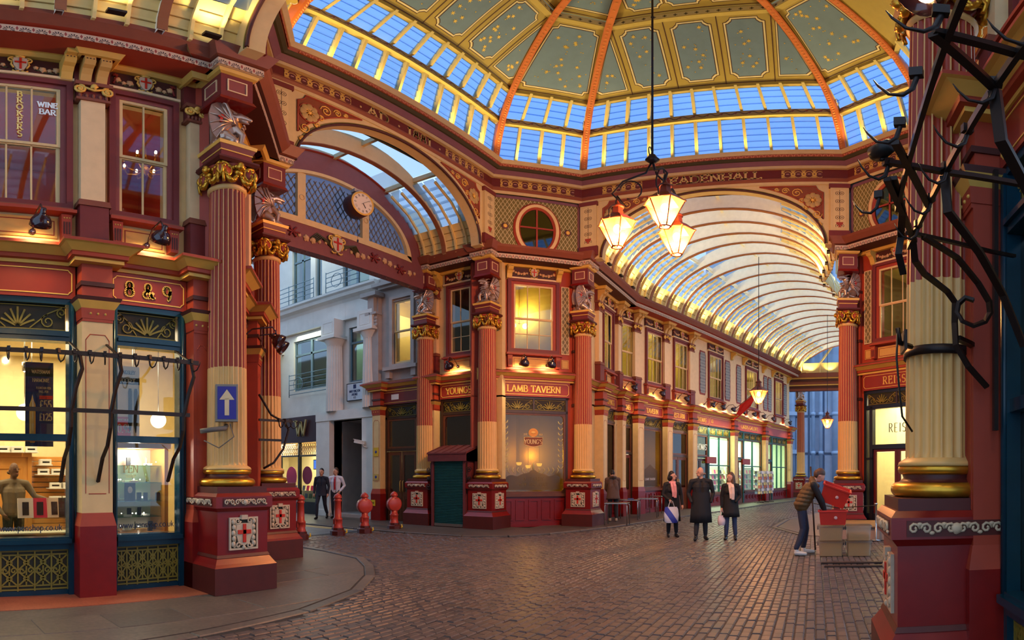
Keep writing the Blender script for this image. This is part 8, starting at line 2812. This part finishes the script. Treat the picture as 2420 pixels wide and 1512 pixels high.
# glittering display case behind the second window
t = thing('display_cabinet', 'glass cabinet of glittering pens and lights behind the second pen shop window', 'cabinet', wl(WL, 3.36, .5, .02))
obj('cabinet_back', MB().box(-.48, .48, .3, .34, .75, 2.0), [mat('cabinet_pale', (190, 184, 170), .4)], t)
obj('cabinet_frame', MB().box(-.5, -.47, -.2, .34, .7, 2.0).box(.42, .48, -.2, .34, .7, 2.0).box(-.5, .5, -.25, .34, 1.95, 2.02).box(-.5, .5, -.3, .34, .6, .74), [SLAT], t)
for z in (.95, 1.18, 1.45, 1.7):
    obj('glass_shelf', MB().box(-.46, .42, -.1, .3, z, z + .008), [glassmat('shelf_glass', (205, 235, 215), .25)], t)
lamp('POINT', wl(WL, 3.36, .45, 1.9), 7, (1, .93, .78), .08)
SPK = mat('sparkle', (255, 246, 230), emit=26.0, var=0)  # emissive dots stand for glints on the pens as well as small lights
m = MB()
for i in range(26):
    m.ball((rx.uniform(-.42, .38), rx.uniform(-.05, .25), rx.choice((1.0, 1.23, 1.5, 1.76, .8))), rx.uniform(.006, .013), 6, 4)
obj('display_glitter_lights', m, [SPK], t, kind='stuff')
for i in range(40):
    z = rx.choice((.74, .958, 1.188, 1.458, 1.708))
    x, y_ = rx.uniform(-.42, .38), rx.uniform(-.08, .22)
    c = rx.choice(('tall', 'flat', 'pen'))
    if c == 'tall':
        mm = cached('pen_case_tall', lambda: MB().cham(-.03, .03, -.02, .02, 0, .12, .004), [BLACK])
    elif c == 'flat':
        mm = cached('pen_case_flat', lambda: MB().cham(-.06, .06, -.03, .03, 0, .03, .004), [WHITE])
    else:
        mm = cached('pen_upright', lambda: MB().lathe([(0, .0), (.02, 0), (.008, .02), (.007, .12), (0, .13)], 8), [CHROME])
    o = put('pen_display', mm, None, wl(WL, 3.36 + x, .5 + y_, .02 + z), rx.uniform(-.4, .4))
    setp(o, 'small boxed pen on a glass shelf of the glittering cabinet', 'pen', 'pens on the cabinet shelves')
setp(obj('photo_card', MB().box(-.09, .09, 0, .01, 0, .28, 0).ball((0.0, -.004, .17), .05, 10, 8, 1, (.8, .1, 1)), [mat('photo_dark', (40, 44, 60), .5), mat('photo_face', (214, 208, 204), .5)], None, wl(WL, 3.28, .42, 1.2), .1), 'small black and white portrait card in the pen cabinet', 'card')
m = text('PEN', .1, .1, True, .003, x=3.12, z=1.62, y=-.006)
text('SHOP', .04, .1, False, .003, x=3.12, z=1.55, y=-.006, spacing=.3, mb=m)
obj('window_lettering', m, [PALE], WL)
# ---------------------------------------------------------------- upstairs rooms
lamp('POINT', wl(WL, 1.6, 1.8, 6.8), 5, (1, .62, .36), .2)
lamp('POINT', wl(WL, 3.6, 1.7, 6.2), 7, (1, .62, .36), .2)
CBU = mat('candle_bulb', (255, 214, 150), emit=40.0, var=0)
def chandelier(loc, label, r=.32, n=6, drop=1.0, m=GOLD):
    t = thing('chandelier', label, 'chandelier', loc)
    obj('stem', MB().tube([(0, 0, 0), (0, 0, drop)], .012, 6).lathe([(0, -.2), (.03, -.16), (.06, -.08), (.03, 0), (.05, .1), (.02, .2), (0, .22)], 12), [m], t)
    for i in range(n):
        a = i * 2 * PI / n
        c, s = math.cos(a), math.sin(a)
        ar = obj('arm', MB().tube([(0, 0, -.05), (c * r * .4, s * r * .4, -.14), (c * r * .85, s * r * .85, -.1), (c * r, s * r, .02)], .012, 6).lathe([(0, .02), (.035, .02), (.03, .05), (.0, .05)], 8, (c * r, s * r, 0)), [m], t)
        obj('candle_bulb', MB().ball((c * r, s * r, .1), .022, 8, 6, 0, (1, 1, 1.8)), [CBU], ar)
chandelier(wl(WL, 3.93, 1.3, 7.15), 'brass candle chandelier in the red upstairs room', .38, 8, .85)
setp(obj('picture_frame', MB().frame(-.2, .2, -.25, .25, .04, -.03, 0, 0).box(-.16, .16, -.01, 0, -.21, .21, 1), [GOLD, DKROOM], None, wl(WL, 2.9, 3.58, 5.6)), 'small gilt picture frame on the red upstairs wall', 'picture')
for x, lab in ((2.05, 'small wall light with a globe in the wine bar window'), (3.5, 'small wall light with a globe below the brass chandelier')):
    t = thing('wall_light', lab, 'lamp', wl(WL, x, .6, 5.45))
    obj('stem', MB().tube([(0, 0, 0), (0, 0, .16)], .015, 6).lathe([(0, 0), (.05, 0), (.05, .02), (0, .02)], 10), [DBRN], t)
    obj('globe', MB().ball((0, 0, .22), .06, 10, 8), [PALE], t)
def globes(Wf, x, y, z, label, n=2, drop=1.2):
    t = thing('globe_pendant', label, 'lamp', wl(Wf, x, y, z), Wf.matrix_world.to_euler().z, 'globe pendants upstairs')
    obj('stem', MB().tube([(0, 0, 0), (0, 0, drop)], .01, 6), [GPNT], t)
    for i in range(n):
        a = i * 2 * PI / n
        c, s = math.cos(a) * .2, math.sin(a) * .2
        ar = obj('arm', MB().tube([(0, 0, 0), (c * .6, s * .6, .08), (c, s, 0)], .012, 6), [GPNT], t)
        obj('globe', MB().ball((c, s, -.06), .095, 12, 10), [mat('pendant_globe', (255, 236, 170), emit=5.0, var=0)], ar)
globes(WT, -.1, 1.2, 6.55, 'twin globe pendant glowing behind the upstairs tavern window')
globes(WQ, .5, 1.0, 6.6, 'cluster of globe lamps behind the first arcade window', 3)
lamp('POINT', wl(WT, 0, 1.2, 6.9), 12, (1, .86, .36), .15)
lamp('POINT', wl(WA, 1.0, 1.0, 7.3), 22, (1, .84, .3), .15)
lamp('POINT', wl(WA, -1.4, 1.2, 7.3), 12, (1, .8, .34), .15)
lamp('POINT', wl(WP, 2.4, 1.4, 7.0), 12, (1, .84, .36), .15)
lamp('POINT', wl(WQ, 1.4, 1.4, 7.0), 12, (1, .84, .36), .15)
lamp('POINT', wl(WQ, 4.3, 1.4, 7.0), 12, (1, .84, .36), .15)
lamp('POINT', wl(WQ, 8.0, 1.4, 7.2), 16, (1, .9, .6), .15)
lamp('POINT', wl(WQ, 12.4, 1.4, 7.2), 16, (1, .9, .6), .15)
lamp('POINT', wl(WQ, 16.8, 1.4, 7.2), 16, (1, .9, .6), .15)
lamp('POINT', wl(WC, .3, 1.2, 6.6), 12, (1, .84, .5), .15)
chandelier(wl(WC, .35, .9, 6.6), 'bright glass chandelier upstairs at the REISS corner', .22, 8, 1.2, CHROME)
# curtains in the arcade windows
CURT = mat('curtain_gold', (200, 170, 70), .7)
for k, (x0, x1, n) in enumerate(qw[1:4]):
    for s in (0, 1):
        xa = x0 if s == 0 else x1
        d = 1 if s == 0 else -1
        rows_ = [[(xa + d * (.02 + .04 * i + (.0 if z > 6.2 else (6.2 - z) * -.02)), .18 + .04 * math.sin(i * 2.2), z) for i in range(9)] for z in (5.4, 5.9, 6.3, 6.9, 7.5)]
        setp(obj('curtain', MB().path(rows_, smooth=True), [CURT], None, WQ.matrix_world @ Vector((0, 0, 0)), R(-17.1)), 'gold curtain on the %s side of the %s arcade window' % ('near' if s == 0 else 'far', ('TAVERN', 'EST.1780', 'THOMAS')[k]), 'curtain', 'curtains upstairs in the arcade')
# ---------------------------------------------------------------- tavern bar behind the etched glass
lamp('POINT', wl(WT, .2, 1.2, 2.2), 60, (1, .78, .36), .2)
lamp('POINT', wl(WQ, 2.0, 1.2, 2.4), 30, (1, .74, .4), .2)
lamp('POINT', wl(WQ, 4.4, 1.2, 2.4), 25, (1, .74, .4), .2)
lamp('POINT', wl(WA, -1.2, 1.0, 2.2), 18, (1, .8, .3), .2)
for i, (x, z) in enumerate(((-.25, 1.95), (.05, 1.86), (.42, 1.92))):
    t = thing('bar_lamp', ['left', 'middle', 'right'][i] + ' of the three bowl lamps seen through the LAMB TAVERN glass', 'lamp', wl(WT, x, .7, z), 0, 'bowl lamps in the tavern')
    obj('bowl', MB().lathe([(0, -.08), (.06, -.07), (.09, 0), (.085, .02), (0, .02)], 12), [mat('bar_glow', (255, 236, 160), emit=5.0, var=0)], t)
    obj('stem', MB().tube([(0, 0, .02), (0, 0, 3.88 - z)], .008, 5), [DBRN], t)
# etched and printed window: logo board and frosted scroll panel
g = put('etched_design', None, WT)
LOGO = mat('logo_amber', (214, 140, 56), .5)
obj('logo_oval', MB().prism([(.15 * math.cos(t * PI / 12), 2.86 + .13 * math.sin(t * PI / 12)) for t in range(24)], -.012, -.006, 0).ball((0, -.012, 2.86), .06, 10, 6, 1, (1.2, .1, .6)), [LOGO, mat('logo_pale_amber', (232, 176, 90), .5)], g)
P = [(-.29, 2.72), (.29, 2.72), (.29, 2.5)] + [(.29 - .58 * i / 8, 2.5 - .07 * math.sin(PI * i / 8)) for i in range(1, 9)]
obj('logo_board', MB().prism(P[::-1], -.012, -.006, 0), [mat('logo_brown', (128, 62, 24), .5)], g)
obj('logo_rim', MB().tube([(q[0], -.012, q[1]) for q in P + [P[0]]], .008, 5), [CREAM], g)
obj('logo_lettering', text("YOUNG'S", .13, .16, False, .004, x=0, z=2.52, y=-.012, squeeze=.86), [CREAM], g)
obj('logo_lettering', text('EST.', .05, .14, True, .003, x=-.24, z=2.78, y=-.008, mb=text('1831', .05, .14, True, .003, x=.24, z=2.78, y=-.008)), [PALE], g)
FROST = glassmat('frosted_etch', (170, 160, 120), .05, .3, .6, (196, 186, 120))
P = [(-.86, 1.12), (.86, 1.12), (.86, 1.5)]
for i in range(1, 24):
    u = i / 24
    x = .86 - 1.72 * u
    P.append((x, 1.52 + .16 * math.exp(-(x / .28) ** 2) + .05 * abs(math.sin(u * PI * 5))))
P.append((-.86, 1.5))
obj('frosted_panel', MB().prism(P, -.008, -.004, 0), [FROST], g)
m = MB()
for s in (-1, 1):
    for k in range(9):
        z = 1.75 + k * .17
        m.tube([(s * .9, -.008, z), (s * .82, -.008, z + .06), (s * .8, -.008, z + .12)], [.006, .02, .004], 5)
        m.tube([(s * .9, -.008, z), (s * .95, -.008, z + .08)], [.005, .012], 5)
    for k in range(5):
        x = s * (.15 + k * .15)
        m.tube([(x, -.008, 1.62), (x + s * .06, -.008, 1.72), (x + s * .02, -.008, 1.8)], [.008, .018, .004], 5)
m.tube([(0, -.008, 1.7), (0, -.008, 1.86), (0, -.008, 1.95)], [.02, .035, .006], 6)
obj('etched_leaves', m, [mat('etch_pale', (196, 184, 130), .5)], g)
m = text('W. PARDY', .1, .12, True, .003, x=0, z=1.4, y=-.01, spacing=.2)
text('WINE AND SPIRIT', .09, .12, True, .003, x=0, z=1.24, y=-.01, spacing=.1, mb=m)
obj('etched_lettering', m, [mat('etch_dark', (110, 92, 40), .5)], g)
# reflective etched panel in the TAVERN arcade window
obj('etched_panel', MB().prism([(1.5, 1.1), (2.6, 1.1), (2.6, 1.75), (2.3, 1.85), (2.05, 2.0), (1.8, 1.85), (1.5, 1.75)], -.008, -.004), [FROST], WQ)
obj('etched_lettering', text('LAMB TAVERN', .09, .1, True, .003, x=2.05, z=1.35, y=-.01), [WHITE], WQ)
# ---------------------------------------------------------------- shelves in the card shop and rails in the clothes shop
for i in range(5):
    x0 = 7.0 + i * 2.3
    t = thing('card_shelf', ['nearest', 'second', 'third', 'fourth', 'farthest'][i] + ' tall shelf of cards inside the card shop', 'shelf', wl(WQ, x0 + 1, 2.2, .02), R(-17.1), 'card shelves')
    obj('case', MB().box(-1, 1, .1, .2, 0, 2.0), [WHITE], t)
    for r_ in range(5):
        obj('ledge', MB().box(-1, 1, -.1, .1, .3 + r_ * .32, .33 + r_ * .32), [WHITE], t)
        for c in range(8):
            put('card', cached(('card_big', (r_ * 3 + c) % 6), lambda: MB().box(-.09, .09, -.006, .006, 0, .22), [(CC + BKC)[(r_ * 3 + c) % 6 + (c % 3) * 2]]), t, (-.87 + c * .25, -.02, .33 + r_ * .32), (-.2, 0, 0))
t = thing('potted_plant', 'leafy plant in a white pot inside the REISS doorway', 'plant', wl(WC, -.1, 1.4, 1.2))
m = MB()
for i in range(70):
    a, e, L = rx.uniform(0, 2 * PI), rx.uniform(.1, 1.4), rx.uniform(.15, .32)
    q = Vector((math.cos(a) * math.cos(e), math.sin(a) * math.cos(e), math.sin(e))) * L + Vector((0, 0, .1))
    m.ball(tuple(q), .04, 6, 4, 0, (1, 1, .5))
obj('foliage', m, [mat('leaf_green', (70, 92, 40), .6)], t, kind='stuff')
obj('pot', MB().lathe([(0, -.4), (.14, -.4), (.17, .0), (.0, .0)], 14), [WHITE], t)
obj('stand', MB().lathe([(0, -1.18), (.16, -1.18), (.04, -1.1), (.04, -.42), (.16, -.4), (0, -.4)], 12), [BLACK], t)
for i, x in enumerate((-.9, .9)):
    t = thing('clothes_rail', '%s clothes rail inside the REISS shop' % ('left' if i == 0 else 'right'), 'clothes rail', wl(WC, x, 2.4, .02), R(-135))
    obj('rail', MB().tube([(-.6, 0, 0), (-.6, 0, 1.5), (.6, 0, 1.5), (.6, 0, 0)], .016, 6), [CHROME], t)
    for k in range(7):
        obj('garment', MB().cham(-.02, .02, -.22, .22, .5, 1.46, .02), [(BLK, pm('garment_grey', (120, 112, 104)), pm('garment_olive', (84, 90, 56)))[k % 3]], t, (-.5 + k * .16, 0, 0))
for i, (x, z) in enumerate(((.2, 3.0), (.45, 2.6))):
    t = thing('globe_lamp', '%s glowing drop lamp in the REISS fanlight' % ('upper' if i == 0 else 'lower'), 'lamp', wl(WC, x - .15, .9, z), 0, 'drop lamps in the clothes shop')
    obj('globe', MB().lathe([(0, -.16), (.1, -.12), (.15, -.02), (.1, .12), (.03, .22), (0, .24)], 14), [GLOB], t)
    obj('flex', MB().tube([(0, 0, .22), (0, 0, 3.88 - z)], .008, 5), [CHROME], t)
